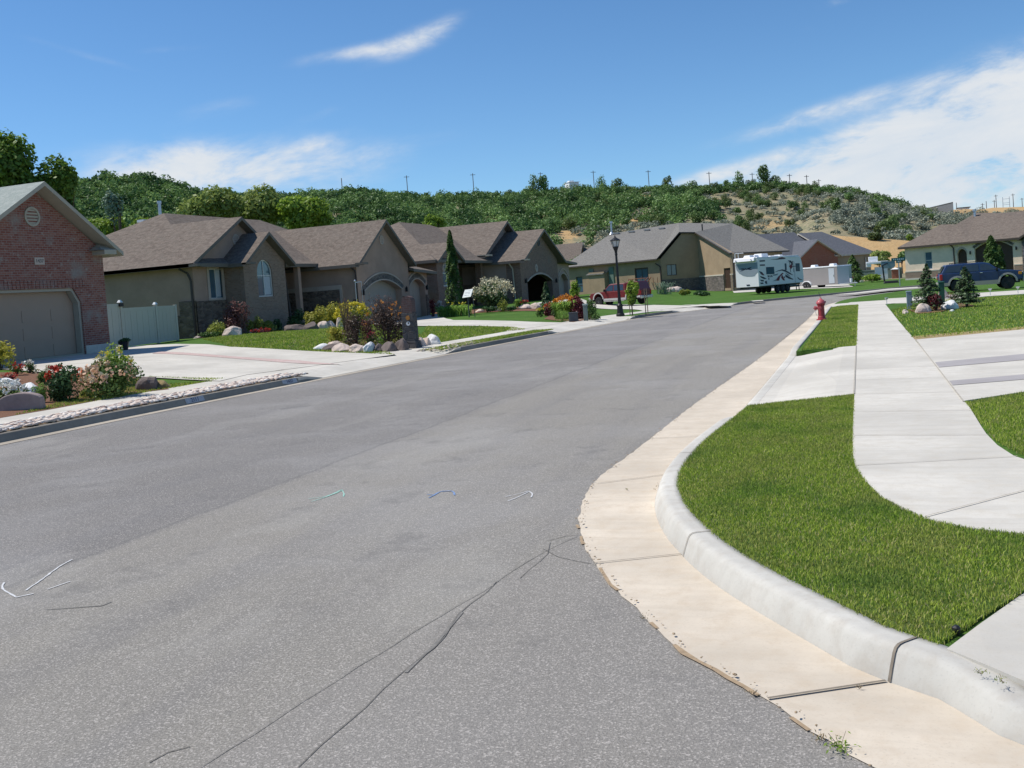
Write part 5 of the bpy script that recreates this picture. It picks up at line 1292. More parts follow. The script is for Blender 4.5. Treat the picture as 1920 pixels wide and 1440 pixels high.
# sign board on leaning posts
p=g(880,595,.15);zt=at(880,541,Y=p.y).z-p.z
sg=thing('yard_sign','small white tilted board on dark posts in front of the brown house','sign',p,R(-12))
M['board']=mplain('pale_sign_board',(.66,.68,.66),.5,.05)
k=zt/1.9
b=LB();b.add([(-.36*k,-.10,1.32*k),(.30*k,-.10,1.36*k),(.36*k,.12,1.86*k),(-.28*k,.12,1.84*k),(-.36*k,-.06,1.3*k),(.30*k,-.06,1.34*k),(.36*k,.16,1.84*k),(-.28*k,.16,1.82*k)],[(0,1,2,3),(7,6,5,4),(0,4,5,1),(1,5,6,2),(2,6,7,3),(3,7,4,0)]);bo=b.build('board','board',sg,weld=False)
b=LB()
for z,w0,w1 in ((1.74,.02,.22),(1.62,-.2,.2),(1.55,.06,.24),(1.46,-.22,-.02),(1.44,.02,.18)):
    t_=(z-1.33)/.52;y=-.10+.22*t_-.006;b.add([(w0*k,y,z*k),(w1*k,y,z*k),(w1*k,y+.012,(z+.028)*k),(w0*k,y+.012,(z+.028)*k)],[(0,1,2,3)])
M['ink']=mplain('faint_grey_ink',(.34,.36,.38),.6,.1);b.build('lettering','ink',bo,weld=False)
b=LB();b.tube((-.05*k,.05,0),(-.02*k,.03,1.4*k),.035,.03,6);b.tube((.36*k,.12,0),(.3*k,.10,1.75*k),.022,.02,6);b.build('sign_post','darkgrey',sg,weld=False)
# utility pedestals
p=g(1076,603,.15);t=thing('utility_box','low dark green utility box among the flowers','utility box',p,R(10));b=LB();b.box((0,0,.19),(.42,.38,.38),taper=.88);b.build('cabinet','darkgrey',t,bevel=.02,weld=False);b=LB();b.box((0,0,.40),(.42,.38,.05));b.build('lid','darkgrey',t,weld=False)
p=g(1099,601.5,.15);t=thing('utility_pedestal','slim pale green utility pedestal beside the dark red shrub','utility pedestal',p);k=(at(1098,572,Y=p.y).z-p.z);b=LB();b.box((0,0,k/2),(.17,.17,k));b.build('cabinet','greenbox',t,bevel=.015,weld=False);M['greenbox2']=mplain('pale_green_paint',(.36,.42,.38),.5,.1);b=LB();b.box((0,0,k+.03),(.2,.2,.07));b.build('cap','greenbox2',t,weld=False)
p=g(1706,580,.15);t=thing('utility_pedestal','blue-grey utility pedestal left of the young spruces on the right lawn','utility pedestal',p);k=(at(1702,546,Y=p.y).z-p.z)
M['bluegrey']=mplain('blue_grey_paint',(.20,.27,.30),.5,.08);b=LB();b.box((0,0,k*.48),(.17,.16,k*.96));b.build('cabinet','bluegrey',t,bevel=.015,weld=False);b=LB();b.box((0,0,k*.97),(.19,.18,k*.08));b.build('cap','bluegrey',t,bevel=.02,weld=False)
# solar path lights
for i,(px,py,lab) in enumerate([(1663,572.5,'small path light left of the blue-grey pedestal'),(1710,569.5,'small path light hidden half behind the pedestal'),(1857,554.8,'small path light nearest the right spruce'),(1909,551.3,'small path light at the right edge by the car'),]):
    p=g(px,py,.12);t=thing('path_light',lab,'path light',p,0,'path lights along the second driveway');k=.30
    b=LB();b.tube((0,0,-.03),(0,0,k*.75),.012,.012,6);b.build('stake','steel',t,weld=False);b=LB();b.lathe([(.03,k*.75),(.045,k*.8),(.075,k*.98),(.08,k),(.0,k*1.04)],10);b.build('lamp_head','steel',t,weld=False)
# little black sprinkler cap at the corner of the near lawn
p=g(1793,1181,.16);t=thing('sprinkler_cap','small round black sprinkler cap at the corner of the near lawn','sprinkler',p);b=LB();b.lathe([(.012,-.02),(.018,.0),(.018,.012),(.009,.02),(0,.021)],12);b.build('cap','black',t,weld=False)
# vinyl gate between the brick and stucco house
PG=[(-29.5,29.7),(-29.3,33.1),(-29.6,36.9),(-29.9,39.7)]
def vp(px,py): q=g(px,py,.16);return q
a=Vector((-28.3,29.35));pts=[vp(232,650.5),vp(297,642.5),vp(333,637.5)]
q=[Vector((x.x,x.y)) for x in pts];q=[q[0]+(q[0]-q[1]).normalized()*1.3]+q
fg=thing('vinyl_gate','pale vinyl privacy gate between the brick house and stucco house','gate',(q[1].x,q[1].y,T(q[1].x,q[1].y)+.1))
hs=[at(215,570.5,Y=q[0].y).z,at(224,569.5,Y=q[1].y).z,at(285,573.5,Y=q[2].y).z,at(327,572.5,Y=q[3].y).z]
for i in range(3):
    u0,u1=q[i],q[i+1];W=WP(u0,u1,(1,-1));b=MB();z0=T(u0.x,u0.y)+.18;ht=min(hs[1:]) if i else hs[1]
    n=max(3,int(W.L/.2))
    for j in range(n): slab(b,W,rect(W.L*j/n+.004,W.L*(j+1)/n-.004,z0,ht-.1),-.02,.02+.004*(j%2))
    slab(b,W,rect(0.02,W.L-.02,ht-.13,ht-.0),-.035,.035);slab(b,W,rect(0.02,W.L-.02,z0-.02,z0+.1),-.035,.035)
    b.build('gate_panel','vinyl',fg,weld=False)
for i in (1,2,3):
    b=MB();z0=T(q[i].x,q[i].y);ht=hs[1:][i-1] if i<3 else hs[3];b.box((q[i].x,q[i].y,(z0+ht)/2+.02),(.12,.12,ht-z0+.02));po=b.build('post','vinyl',fg,weld=False)
    if i<3: b=MB();b.box((q[i].x,q[i].y,ht+.10),(.17,.17,.1),taper=.4);b.build('post_cap','white',po,weld=False)
b=MB();b.box((q[1].x+.1,q[1].y-.05,hs[1]-.05),(.08,.2,.14));b.box((q[1].x+.1,q[1].y-.03,T(q[1].x,q[1].y)+.33),(.08,.18,.12));b.build('hinge','black',fg,weld=False)
# potted black planter at brick corner
p=g(200,664,.15);p=Vector((-25.3,29.0,T(-25.3,29.)+.15));t=thing('planter_pot','dark planter pot at the corner of the brick garage','planter',p);b=LB();b.lathe([(.14,0),(.19,.3),(.2,.33),(.17,.33)],12);b.build('pot','black',t,weld=False)
# house numbers painted on the left kerb
def kerbtext(y,s,mat='white',h_=.1):
    i=min(range(len(LK)-1),key=lambda k:abs(LK[k].y-y));a,b_=LK[i],LK[i+1];d=(b_-a).normalized();x=a.x+(y-a.y)*d.x/d.y;nn=Vector((d.y,-d.x))
    P0=Vector((x+nn.x*-.028,y+nn.y*-.028,T(x,y)+.075));up=Vector((-nn.x*.4,-nn.y*.4,1)).normalized();rt=Vector((d.x,d.y,0));n3=rt.cross(up)
    mb=MB()
    for sx_,sz_ in (((-.27,.27),(-.055,.055)),): mb.poly([P0+rt*sx_[0]+up*sz_[0]+n3*.004,P0+rt*sx_[1]+up*sz_[0]+n3*.004,P0+rt*sx_[1]+up*sz_[1]+n3*.004,P0+rt*sx_[0]+up*sz_[1]+n3*.004])
    M.setdefault('kp',mplain('worn_white_kerb_paint',(.4,.42,.45),.8,.3,30.));o=mb.build('kerb_number_patch','kp',None,weld=False);struct(o)
    M.setdefault('kn',mplain('navy_kerb_paint',(.05,.055,.12),.8,.2,30.));q=text(None,s,.12,'kn',planeM(P0+n3*.008,rt,up),'kerb_number',.001);struct(q)
kerbtext(16.45,'2111');kerbtext(19.65,'1437')

# ------------------------------------------------------------------ boulders
def boulder(name,label,px,py,sx_,sy_,sz_,mat,seed,group=None,rz=0.,off=.14,cut=True,loc=None):
    p=g(px,py,off) if loc is None else Vector(loc);bm=bmesh.new();bmesh.ops.create_icosphere(bm,subdivisions=3,radius=1.);o=Vector((seed*3.7,seed*1.3,seed*.7));rng=random.Random(seed)
    pl=[(Vector((rng.uniform(-1,1),rng.uniform(-1,1),rng.uniform(-.2,1))).normalized(),rng.uniform(.62,.85)) for _ in range(7)]
    for v in bm.verts:
        c=v.co.copy()
        for n,d in pl:
            e=c.dot(n)-d
            if e>0: c-=n*e*.9
        c*=1+.16*mnoise.noise(c*1.6+o)+.06*mnoise.noise(c*5+o);v.co=Vector((c.x*sx_/2,c.y*sy_/2,max(c.z,-.35)*sz_/1.25+sz_*.22))
    me=bpy.data.meshes.new(name);bm.to_mesh(me);bm.free();me.materials.append(M[mat]);ob=bpy.data.objects.new(name,me);COL.objects.link(ob);ob.location=p;ob.rotation_euler=(0,0,rz);tag(ob,label,'boulder' if sx_>.3 else 'rock',group);return ob
Gd='boulders ringing the flower island'
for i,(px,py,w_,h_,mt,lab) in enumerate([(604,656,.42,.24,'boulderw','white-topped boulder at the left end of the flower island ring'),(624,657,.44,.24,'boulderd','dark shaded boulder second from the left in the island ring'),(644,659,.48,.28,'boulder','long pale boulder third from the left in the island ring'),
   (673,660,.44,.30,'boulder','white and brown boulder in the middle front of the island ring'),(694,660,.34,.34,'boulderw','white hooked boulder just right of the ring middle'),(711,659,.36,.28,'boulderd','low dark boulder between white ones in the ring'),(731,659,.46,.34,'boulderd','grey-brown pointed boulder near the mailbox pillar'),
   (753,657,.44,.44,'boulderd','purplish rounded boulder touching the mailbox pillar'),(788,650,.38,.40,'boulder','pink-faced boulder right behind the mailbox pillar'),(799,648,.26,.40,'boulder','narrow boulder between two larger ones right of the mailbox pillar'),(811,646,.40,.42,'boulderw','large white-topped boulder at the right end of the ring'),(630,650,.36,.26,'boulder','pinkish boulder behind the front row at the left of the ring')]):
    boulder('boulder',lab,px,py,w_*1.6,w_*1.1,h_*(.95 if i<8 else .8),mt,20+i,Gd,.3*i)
boulder('boulder','big pale rock in the shrubs in front of the stucco house',438,636,1.0,.7,.42,'boulder',40,None,.3,.14,True,(-27.2,ray(438,630).y/ray(438,630).x*-27.2,T(-27.2,36)+.14))
boulder('boulder','flat pale stone behind the red flowers by the stucco house',482,626,.9,.5,.25,'boulder',41,None,0,.14,True,(-27.3,ray(482,620).y/ray(482,620).x*-27.3,T(-27.3,40)+.14))
boulder('boulder','low flat stone at the left end of the shrub bed',372,634,.5,.4,.12,'boulder',42)
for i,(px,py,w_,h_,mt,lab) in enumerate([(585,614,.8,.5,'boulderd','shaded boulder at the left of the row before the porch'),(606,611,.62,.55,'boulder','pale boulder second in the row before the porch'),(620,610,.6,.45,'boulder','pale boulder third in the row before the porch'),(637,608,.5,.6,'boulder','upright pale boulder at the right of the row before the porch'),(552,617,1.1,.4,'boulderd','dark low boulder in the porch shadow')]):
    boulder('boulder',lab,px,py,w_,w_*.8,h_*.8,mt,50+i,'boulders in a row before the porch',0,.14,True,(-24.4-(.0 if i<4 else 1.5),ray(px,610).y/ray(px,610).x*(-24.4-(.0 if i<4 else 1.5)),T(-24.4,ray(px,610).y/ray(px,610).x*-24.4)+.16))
boulder('boulder','brown dome-shaped rock beside the rose bed',277,731,.62,.5,.36,'boulderd',60)
boulder('boulder','mossy yellow rock right of the brown dome rock',302,728,.5,.4,.22,'drylawn',61)
boulder('boulder','large pinkish boulder at the front of the spruce island',1730,586,.56,.4,.30,'boulder',62,None,.2)
boulder('boulder','white veined boulder between the two young spruces',1780,580,.55,.4,.31,'boulderw',63)
boulder('boulder','small pale stone left of the pinkish boulder',1697,588,.2,.16,.14,'boulder',64)
boulder('boulder','tiny pale stone below the white veined boulder',1785,583.5,.14,.12,.06,'boulderw',65)
boulder('boulder','pinkish rock beside the driveway behind the two spruces',1770,560,.5,.5,.42,'boulder',66)
boulder('boulder','white rock at the left of the far fence bed',1613,529.5,.75,.6,.45,'boulderw',67)
boulder('boulder','long flat white stone left in the white-flower bed',16,724,1.0,.45,.22,'boulderw',68,None,-.4)
boulder('boulder','long flat white stone right of the white flowers',55,736,1.0,.42,.22,'boulderw',69,None,-.7)
for i,(px,py,w_,h_,lab) in enumerate([(930,583,.8,.3,'low pale rock left of the cream hydrangea base'),(985,579,1.0,.3,'broad white rock in front of the open garage'),(1005,578.5,.9,.45,'tall white rock at the garage corner'),(900,585,.7,.22,'flat stone at the foot of the hydrangea')]): boulder('boulder',lab,px,py,w_,w_*.7,h_,'boulder',70+i,'rocks edging the brown house bed')
for i,(px,py,w_,h_,lab) in enumerate([(1255,547,1.2,.5,'pale rock at the house corner by the spiky plant'),(1268,547,1.3,.6,'larger pale rock by the grey-roofed house')]): boulder('boulder',lab,px,py,w_,w_*.8,h_,'boulder',80+i,'rocks beside the grey-roofed house')
# engraved-looking tombstone shaped slab
p=g(42,769,.15);t=thing('rounded_stone_slab','low rounded grey-pink stone slab at the bottom left of the flower bed','stone slab',p,R(22))
b=LB();n=12;pts=[(-.42,0),(.42,0),(.40,.2)]+[(.40*math.cos(a),.2+.14*math.sin(a)) for a in [math.pi*i/n for i in range(1,n)]]+[(-.40,.2)];k=len(pts)
vs=[(x,-.10,z) for x,z in pts]+[(x,.10,z) for x,z in pts];b.add(vs,[tuple(range(k)),tuple(range(k,2*k))[::-1]]+[(i,(i+1)%k,k+(i+1)%k,k+i) for i in range(k)])
M['slab']=mplain('pink_grey_slab',(.30,.235,.22),.9,.2,6.,bump=.4);b.build('slab','slab',t,bevel=.02,weld=False)
# ------------------------------------------------------------------ river rocks
def pebbles(name,areas,n,s0,s1,mat,label,seed,z0=.15):
    rng=np.random.default_rng(seed);base=bmesh.new();bmesh.ops.create_icosphere(base,subdivisions=1,radius=1.);bv=np.array([v.co[:] for v in base.verts]);bf=np.array([[v.index for v in f.verts] for f in base.faces]);base.free()
    Vs=[];Fs=[];rn=[];b=0
    for k in range(n):
        (x,y)=areas(rng);s=s0+(s1-s0)*rng.random()**2;A=rng.normal(size=(len(bv),1))*.16+1;v=bv*A*np.array([s*(.8+.7*rng.random()),s*(.6+.4*rng.random()),s*(.22+.25*rng.random())])
        a=rng.random()*6.28;c,s_=math.cos(a),math.sin(a);v=np.stack([v[:,0]*c-v[:,1]*s_,v[:,0]*s_+v[:,1]*c,v[:,2]],1)+np.array([x,y,T(x,y)+z0+s*.18+rng.random()*.02]);Vs.append(v);Fs.append(bf+b);b+=len(bv);rn+= [rng.random()]*len(bf)
    o=npmesh(name,np.vstack(Vs),np.vstack(Fs),mat,np.array(rn));tag(o,label,'rocks',kind='stuff');return o
def mpeb():
    m,t,o=newmat('river_pebbles');a=t.new('ShaderNodeAttribute',attribute_name='rnd').outputs['Fac']
    col=t.ramp(a,(0.,(.18,.12,.1)),(.1,(.46,.34,.28)),(.35,(.70,.59,.50)),(.75,(.76,.69,.61)),(1.,(.82,.79,.74)))
    col=t.mix(t.math('MULTIPLY',t.noise(pos(t),30.,4.),.35),col,(.3,.22,.18));bsdf(t,o,col,.85);return m
M['peb']=mpeb()
def ar1(rng):
    y=4+17.3*rng.random()**.8;d=.19+.80*rng.random();q=cutpl(offs(LK,d),y-.01,y+.01)
    q=q[0] if q else Vector((-12.7-d,y));return q.x,y
LKo=[offs(LK,.18),offs(LK,.98)]
def arr(y0,y1):
    A=[(p.y,p.x) for p in LKo[0] if -30<p.y<70];B=[(p.y,p.x) for p in LKo[1] if -30<p.y<70]
    ya,xa=zip(*A);yb,xb=zip(*B)
    def f(rng):
        y=y0+(y1-y0)*rng.random();u=rng.random();return float(np.interp(y,ya,xa)*(1-u)+np.interp(y,yb,xb)*u),y
    return f
strip('rock_strip_bed',LK,.16,SW0,3,20.0,.15,'dirt',0.,1.5)
pebbles('river_rocks',arr(3,20.6),6500,.022,.085,'peb','pale river rocks filling the strip between left kerb and pavement',3)
pebbles('river_rocks',arr(27.3,30.5),420,.02,.07,'peb','thin scatter of pale stones at the start of the second grass strip',4,.14)
# loose debris along the gutter joint
def arg(rng):
    i=rng.integers(10,NK-30);p=RAs[i];return p.x+rng.normal()*.02+.02,p.y+rng.normal()*.02
pebbles('gutter_grit',arg,900,.003,.011,'dirt','fine grit and dirt along the gutter edge',5,.013)

# ------------------------------------------------------------------ vehicles
def wheel(par,x,y,r,w_,side,rimc='chrome',name='wheel'):
    b=LB();pr=[(r*.62,-w_/2),(r*.9,-w_/2),(r,-w_*.34),(r,w_*.34),(r*.9,w_/2),(r*.62,w_/2)];b.lathe(pr,24,(x,y,r),'y');t=b.build('wheel','rubber',par,weld=False)
    c=LB();o=side*w_/2;c.lathe([(.0,o*.7),(r*.15,o*.92),(r*.2,o*.55),(r*.55,o*.5),(r*.6,o*.95),(r*.64,o*.95),(r*.64,-o*.8),(0,-o*.8)],20,(x,y,r),'y')
    for i in range(5):
        a=2*math.pi*i/5+.3;c.tube((x+r*.1*math.cos(a),y-(-side)*w_*.0+side*w_*.38,r+r*.1*math.sin(a)),(x+r*.58*math.cos(a),y+side*w_*.38,r+r*.58*math.sin(a)),r*.09,r*.07,6)
    c.build('rim',rimc,t,weld=False);return t
def archpts(cx,r,z0,n=9): return [(cx+r*math.cos(a),z0+r*math.sin(a)) for a in [math.pi-math.pi*i/n for i in range(n+1)]]
def extr(b,poly,y0,y1):
    k=len(poly);vs=[(x,y0,z) for x,z in poly]+[(x,y1,z) for x,z in poly];b.add(vs,[tuple(range(k)),tuple(range(k,2*k))[::-1]]+[(i,(i+1)%k,k+(i+1)%k,k+i) for i in range(k)])
def green(b,poly,w0,zb_,zt_,inset):
    """cabin: polygon (x,z), half width w0 at zb shrinking by inset at zt"""
    W=lambda z:w0-inset*(z-zb_)/(zt_-zb_);k=len(poly);vs=[(x,-W(z),z) for x,z in poly]+[(x,W(z),z) for x,z in poly]
    b.add(vs,[tuple(range(k)),tuple(range(k,2*k))[::-1]]+[(i,(i+1)%k,k+(i+1)%k,k+i) for i in range(k)]);return W
def sideglass(b,poly,W,off=.012,both=True):
    for s in (-1,1): 
        q=[(x,s*(W(z)+off),z) for x,z in poly];b.poly(q if s<0 else q[::-1])
def trifix(o): 
    return o
def pickup():
    M['maroon']=mpaint('maroon_paint',(.15,.010,.014),.15,.45);M['silverp']=mpaint('pale_pewter_paint',(.50,.48,.46))
    fl=g(1124,570.5,.17);rl=g(1185,573.5,.17);d=Vector((fl.x-rl.x,fl.y-rl.y));s=d.length/3.55;d.normalize()
    n=Vector((-d.y,d.x))   # left of heading
    w=.98*s;mid=(Vector((fl.x,fl.y))+Vector((rl.x,rl.y)))/2-n*(.86*s)
    t=thing('pickup_truck','maroon crew pickup with canopy parked on the driveway behind the young tree','pickup truck',(mid.x,mid.y,T(mid.x,mid.y)+.165),math.atan2(d.y,d.x));t.scale=(s,s,s*1.1)
    wr=.41;fx,rx_=1.78,-1.78
    b=LB();pl=[(2.68,.62),(2.74,.85),(2.66,1.12),(1.45,1.2),(1.2,1.22),(-2.75,1.22),(-2.8,.62)]
    low=[(-2.78,.66)]+archpts(rx_,.5,.62)[0:]+archpts(fx,.5,.62)+[(2.7,.66)]
    poly=low+[(2.78,.95),(2.62,1.14),(1.35,1.24),(-2.8,1.24)];extr(b,poly,-.97,.97);b.build('body','maroon',t,bevel=.045,weld=False)
    b=LB();W=green(b,[(1.3,1.22),(.62,1.80),(.4,1.86),(-1.0,1.86),(-1.12,1.8),(-1.2,1.22)],.93,1.22,1.86,.14);b.build('cab','maroon',t,bevel=.04,weld=False)
    b=LB();W2=green(b,[(-1.24,1.22),(-1.22,1.88),(-1.4,1.93),(-2.5,1.93),(-2.78,1.24)],.93,1.22,1.93,.1);b.build('canopy','maroon',t,bevel=.04,weld=False)
    b=LB();sideglass(b,[(1.08,1.28),(.6,1.72),(.15,1.76),(.15,1.28)],W,.02);sideglass(b,[(.05,1.28),(.05,1.76),(-.95,1.76),(-1.0,1.28)],W,.02);b.build('side_window','glass',t,weld=False)
    b=LB();sideglass(b,[(-1.4,1.34),(-1.38,1.8),(-2.4,1.8),(-2.58,1.34)],W2,.02);b.build('canopy_window','glass',t,weld=False)
    b=LB();b.add([(1.25,-.82,1.29),(1.25,.82,1.29),(.68,.75,1.78),(.68,-.75,1.78)],[(0,1,2,3)]);
    for v in range(4): b.v[v]=(b.v[v][0]+.02,b.v[v][1],b.v[v][2]+.02)
    b.build('windscreen','glass',t,weld=False)
    b=LB()
    for sy in (-1,1):
        extr(b,[(-.98-.3,.48),(1.2,.48),(1.22,.66),(-1.28,.66)],sy*.985,sy*.9);extr(b,[(-2.78,.6),(-2.3,.6),(-2.3,.74),(-2.78,.76)],sy*.985,sy*.9)
    b.build('rocker_cladding','silverp',t,weld=False)
    for cx in (fx,rx_):
        for sy in (-1,1):
            b=LB();a=archpts(cx,.5,.62,10);o_=archpts(cx,.6,.62,10);k=len(a)
            for i in range(k-1):
                b.poly([(a[i][0],sy*1.01,a[i][1]),(a[i+1][0],sy*1.01,a[i+1][1]),(o_[i+1][0],sy*1.0,o_[i+1][1]),(o_[i][0],sy*1.0,o_[i][1])]);b.poly([(o_[i][0],sy*1.0,o_[i][1]),(o_[i+1][0],sy*1.0,o_[i+1][1]),(o_[i+1][0],sy*.95,o_[i+1][1]),(o_[i][0],sy*.95,o_[i][1])]);b.poly([(a[i][0],sy*1.01,a[i][1]),(a[i+1][0],sy*1.01,a[i+1][1]),(a[i+1][0],sy*.93,a[i+1][1]),(a[i][0],sy*.93,a[i][1])])
            b.build('fender_flare','silverp',t,weld=False)
    b=LB();b.box((2.8,0,.62),(.22,1.9,.3));b.build('front_bumper','silverp',t,bevel=.04,weld=False)
    b=LB();b.box((-2.88,0,.62),(.2,1.9,.22));b.build('rear_bumper','chrome',t,bevel=.03,weld=False)
    b=LB();b.box((-2.81,0,1.02),(.03,1.5,.02));b.box((-2.815,0,1.0),(.03,.3,.1));b.build('tailgate_trim','black',t,weld=False)
    M['redlens']=mplain('red_lens',(.45,.02,.02),.2,.05);M['clearlens']=mplain('headlamp_lens',(.6,.6,.55),.1,.05)
    for sy in (-1,1): b=LB();b.box((-2.79,sy*.87,1.0),(.06,.16,.34));b.build('taillight','redlens',t,weld=False)
    for sy in (-1,1): b=LB();b.box((2.68,sy*.78,.95),(.12,.34,.2));b.build('headlight','clearlens',t,weld=False)
    b=LB();b.box((1.0,1.06,1.34),(.12,.18,.2));b.box((1.0,-1.06,1.34),(.12,.18,.2));b.build('mirror','black',t,weld=False)
    b=LB();extr(b,[(-2.6,.45),(2.6,.45),(2.6,.62),(-2.6,.62)],-.7,.7);b.build('chassis','black',t,weld=False)
    b=LB();b.box((0,1.05,.42),(2.2,.12,.05));b.box((0,-1.05,.42),(2.2,.12,.05));b.build('running_board','silverp',t,weld=False)
    for cx in (fx,rx_):
        for sy in (-1,1): wheel(t,cx,sy*.84,wr,.27,sy)
    return t
pickup()
def suv():
    M['navy']=mpaint('navy_blue_paint',(.008,.032,.10),.15,.45);M['beigep']=mpaint('beige_cladding',(.33,.29,.24))
    rr=g(1793,547,.16);fr_=g(1893,540.5,.16);d=Vector((fr_.x-rr.x,fr_.y-rr.y));s=d.length/3.12;d.normalize();n=Vector((d.y,-d.x))   # right of heading faces camera
    mid=(Vector((fr_.x,fr_.y))+Vector((rr.x,rr.y)))/2-n*(.80*s)
    t=thing('sport_utility_vehicle','dark blue SUV with beige lower cladding parked on the right driveway','car',(mid.x,mid.y,T(mid.x,mid.y)+.15),math.atan2(d.y,d.x));t.scale=(s,s,s)
    fx,rx_=1.47,-1.47;wr=.40
    b=LB();poly=[(-2.42,.66)]+archpts(rx_,.49,.5)+archpts(fx,.49,.5)+[(2.35,.6),(2.42,.9),(2.3,1.1),(1.9,1.17),(1.15,1.22),(-2.4,1.24),(-2.5,1.0)]
    extr(b,poly,-.93,.93);b.build('body','navy',t,bevel=.05,weld=False)
    b=LB();W=green(b,[(1.12,1.2),(.42,1.72),(.15,1.79),(-1.6,1.80),(-2.1,1.76),(-2.42,1.22)],.9,1.2,1.8,.15);b.build('cabin','navy',t,bevel=.05,weld=False)
    for pl in ([(.86,1.27),(.42,1.62),(.18,1.68),(-.08,1.68),(-.08,1.27)],[(-.18,1.27),(-.18,1.68),(-1.0,1.69),(-1.18,1.27)],[(-1.32,1.28),(-1.15,1.69),(-1.95,1.67),(-2.22,1.28)]):
        b=LB();sideglass(b,pl,W,.014);b.build('side_window','glass',t,weld=False)
    b=LB();b.add([(1.08,-.78,1.26),(1.08,.78,1.26),(.5,.72,1.7),(.5,-.72,1.7)],[(0,1,2,3)]);b.v=[(x+.025,y,z+.025) for x,y,z in b.v];b.build('windscreen','glass',t,weld=False)
    b=LB();b.add([(-2.43,-.75,1.28),(-2.43,.75,1.28),(-2.17,.7,1.68),(-2.17,-.7,1.68)],[(0,1,2,3)]);b.v=[(x-.02,y,z+.01) for x,y,z in b.v];b.build('rear_window','glass',t,weld=False)
    b=LB()
    for sy in (-1,1): extr(b,[(-.97,.36),(.97,.36),(.97,.62),(-.97,.62)],sy*.955,sy*.88);extr(b,[(-2.46,.42),(-1.97,.42),(-1.97,.62),(-2.48,.64)],sy*.95,sy*.88)
    b.build('rocker_cladding','beigep',t,weld=False)
    for cx in (fx,rx_):
        for sy in (-1,1):
            b=LB();a=archpts(cx,.47,.46,10);o_=archpts(cx,.58,.46,10)
            for i in range(len(a)-1):
                b.poly([(a[i][0],sy*.965,a[i][1]),(a[i+1][0],sy*.965,a[i+1][1]),(o_[i+1][0],sy*.955,o_[i+1][1]),(o_[i][0],sy*.955,o_[i][1])]);b.poly([(o_[i][0],sy*.955,o_[i][1]),(o_[i+1][0],sy*.955,o_[i+1][1]),(o_[i+1][0],sy*.9,o_[i+1][1]),(o_[i][0],sy*.9,o_[i][1])]);b.poly([(a[i][0],sy*.965,a[i][1]),(a[i+1][0],sy*.965,a[i+1][1]),(a[i+1][0],sy*.85,a[i+1][1]),(a[i][0],sy*.85,a[i][1])])
            b.build('fender_flare','beigep',t,weld=False)
    b=LB();b.box((2.42,0,.55),(.2,1.85,.28));b.build('front_bumper','beigep',t,bevel=.05,weld=False)
    b=LB();b.box((-2.5,0,.52),(.18,1.85,.26));b.build('rear_bumper','beigep',t,bevel=.05,weld=False)
    b=LB();b.box((-2.85,0,.42),(.6,.4,.05));b.build('hitch_step','black',t,weld=False)
    M['amber']=mplain('amber_lens',(.6,.25,.03),.2,.05)
    for sy in (-1,1):
        b=LB();b.box((-2.42,sy*.86,1.0),(.16,.18,.36));b.build('taillight','redlens',t,bevel=.02,weld=False)
        b=LB();b.box((2.31,sy*.72,.96),(.12,.4,.2));b.build('headlight','clearlens',t,bevel=.03,weld=False);b=LB();b.box((2.2,sy*.9,.96),(.2,.1,.18));b.build('turn_signal','amber',t,bevel=.02,weld=False)
        b=LB();b.tube((-1.7,sy*.62,1.86),(.0,sy*.62,1.86),.02,.02,6);b.tube((-1.7,sy*.62,1.79),(-1.7,sy*.62,1.86),.02);b.tube((0,sy*.62,1.79),(0,sy*.62,1.86),.02);b.build('roof_rail','black',t,weld=False)
        b=LB();b.box((.85,sy*1.0,1.3),(.12,.18,.17));b.build('mirror','black',t,bevel=.02,weld=False)
        for x in (.0,-1.05): b=LB();b.box((x-.05,sy*.945,1.14),(.16,.03,.035));b.build('door_handle','chrome',t,weld=False)
    b=LB()
    for x in (.92,-.13,-1.12):
        for sy in (-1,1): b.box((x,sy*.935,.92),(.012,.012,.58))
    b.build('door_seam','black',t,weld=False)
    b=LB();b.box((2.42,0,.93),(.04,1.0,.18));b.build('grille','black',t,weld=False)
    b=LB();extr(b,[(-2.3,.36),(2.2,.36),(2.2,.55),(-2.3,.55)],-.7,.7);b.build('chassis','black',t,weld=False)
    for cx in (fx,rx_):
        for sy in (-1,1): wheel(t,cx,sy*.82,wr,.25,sy,'darkgrey' if cx>0 else 'chrome')
suv()
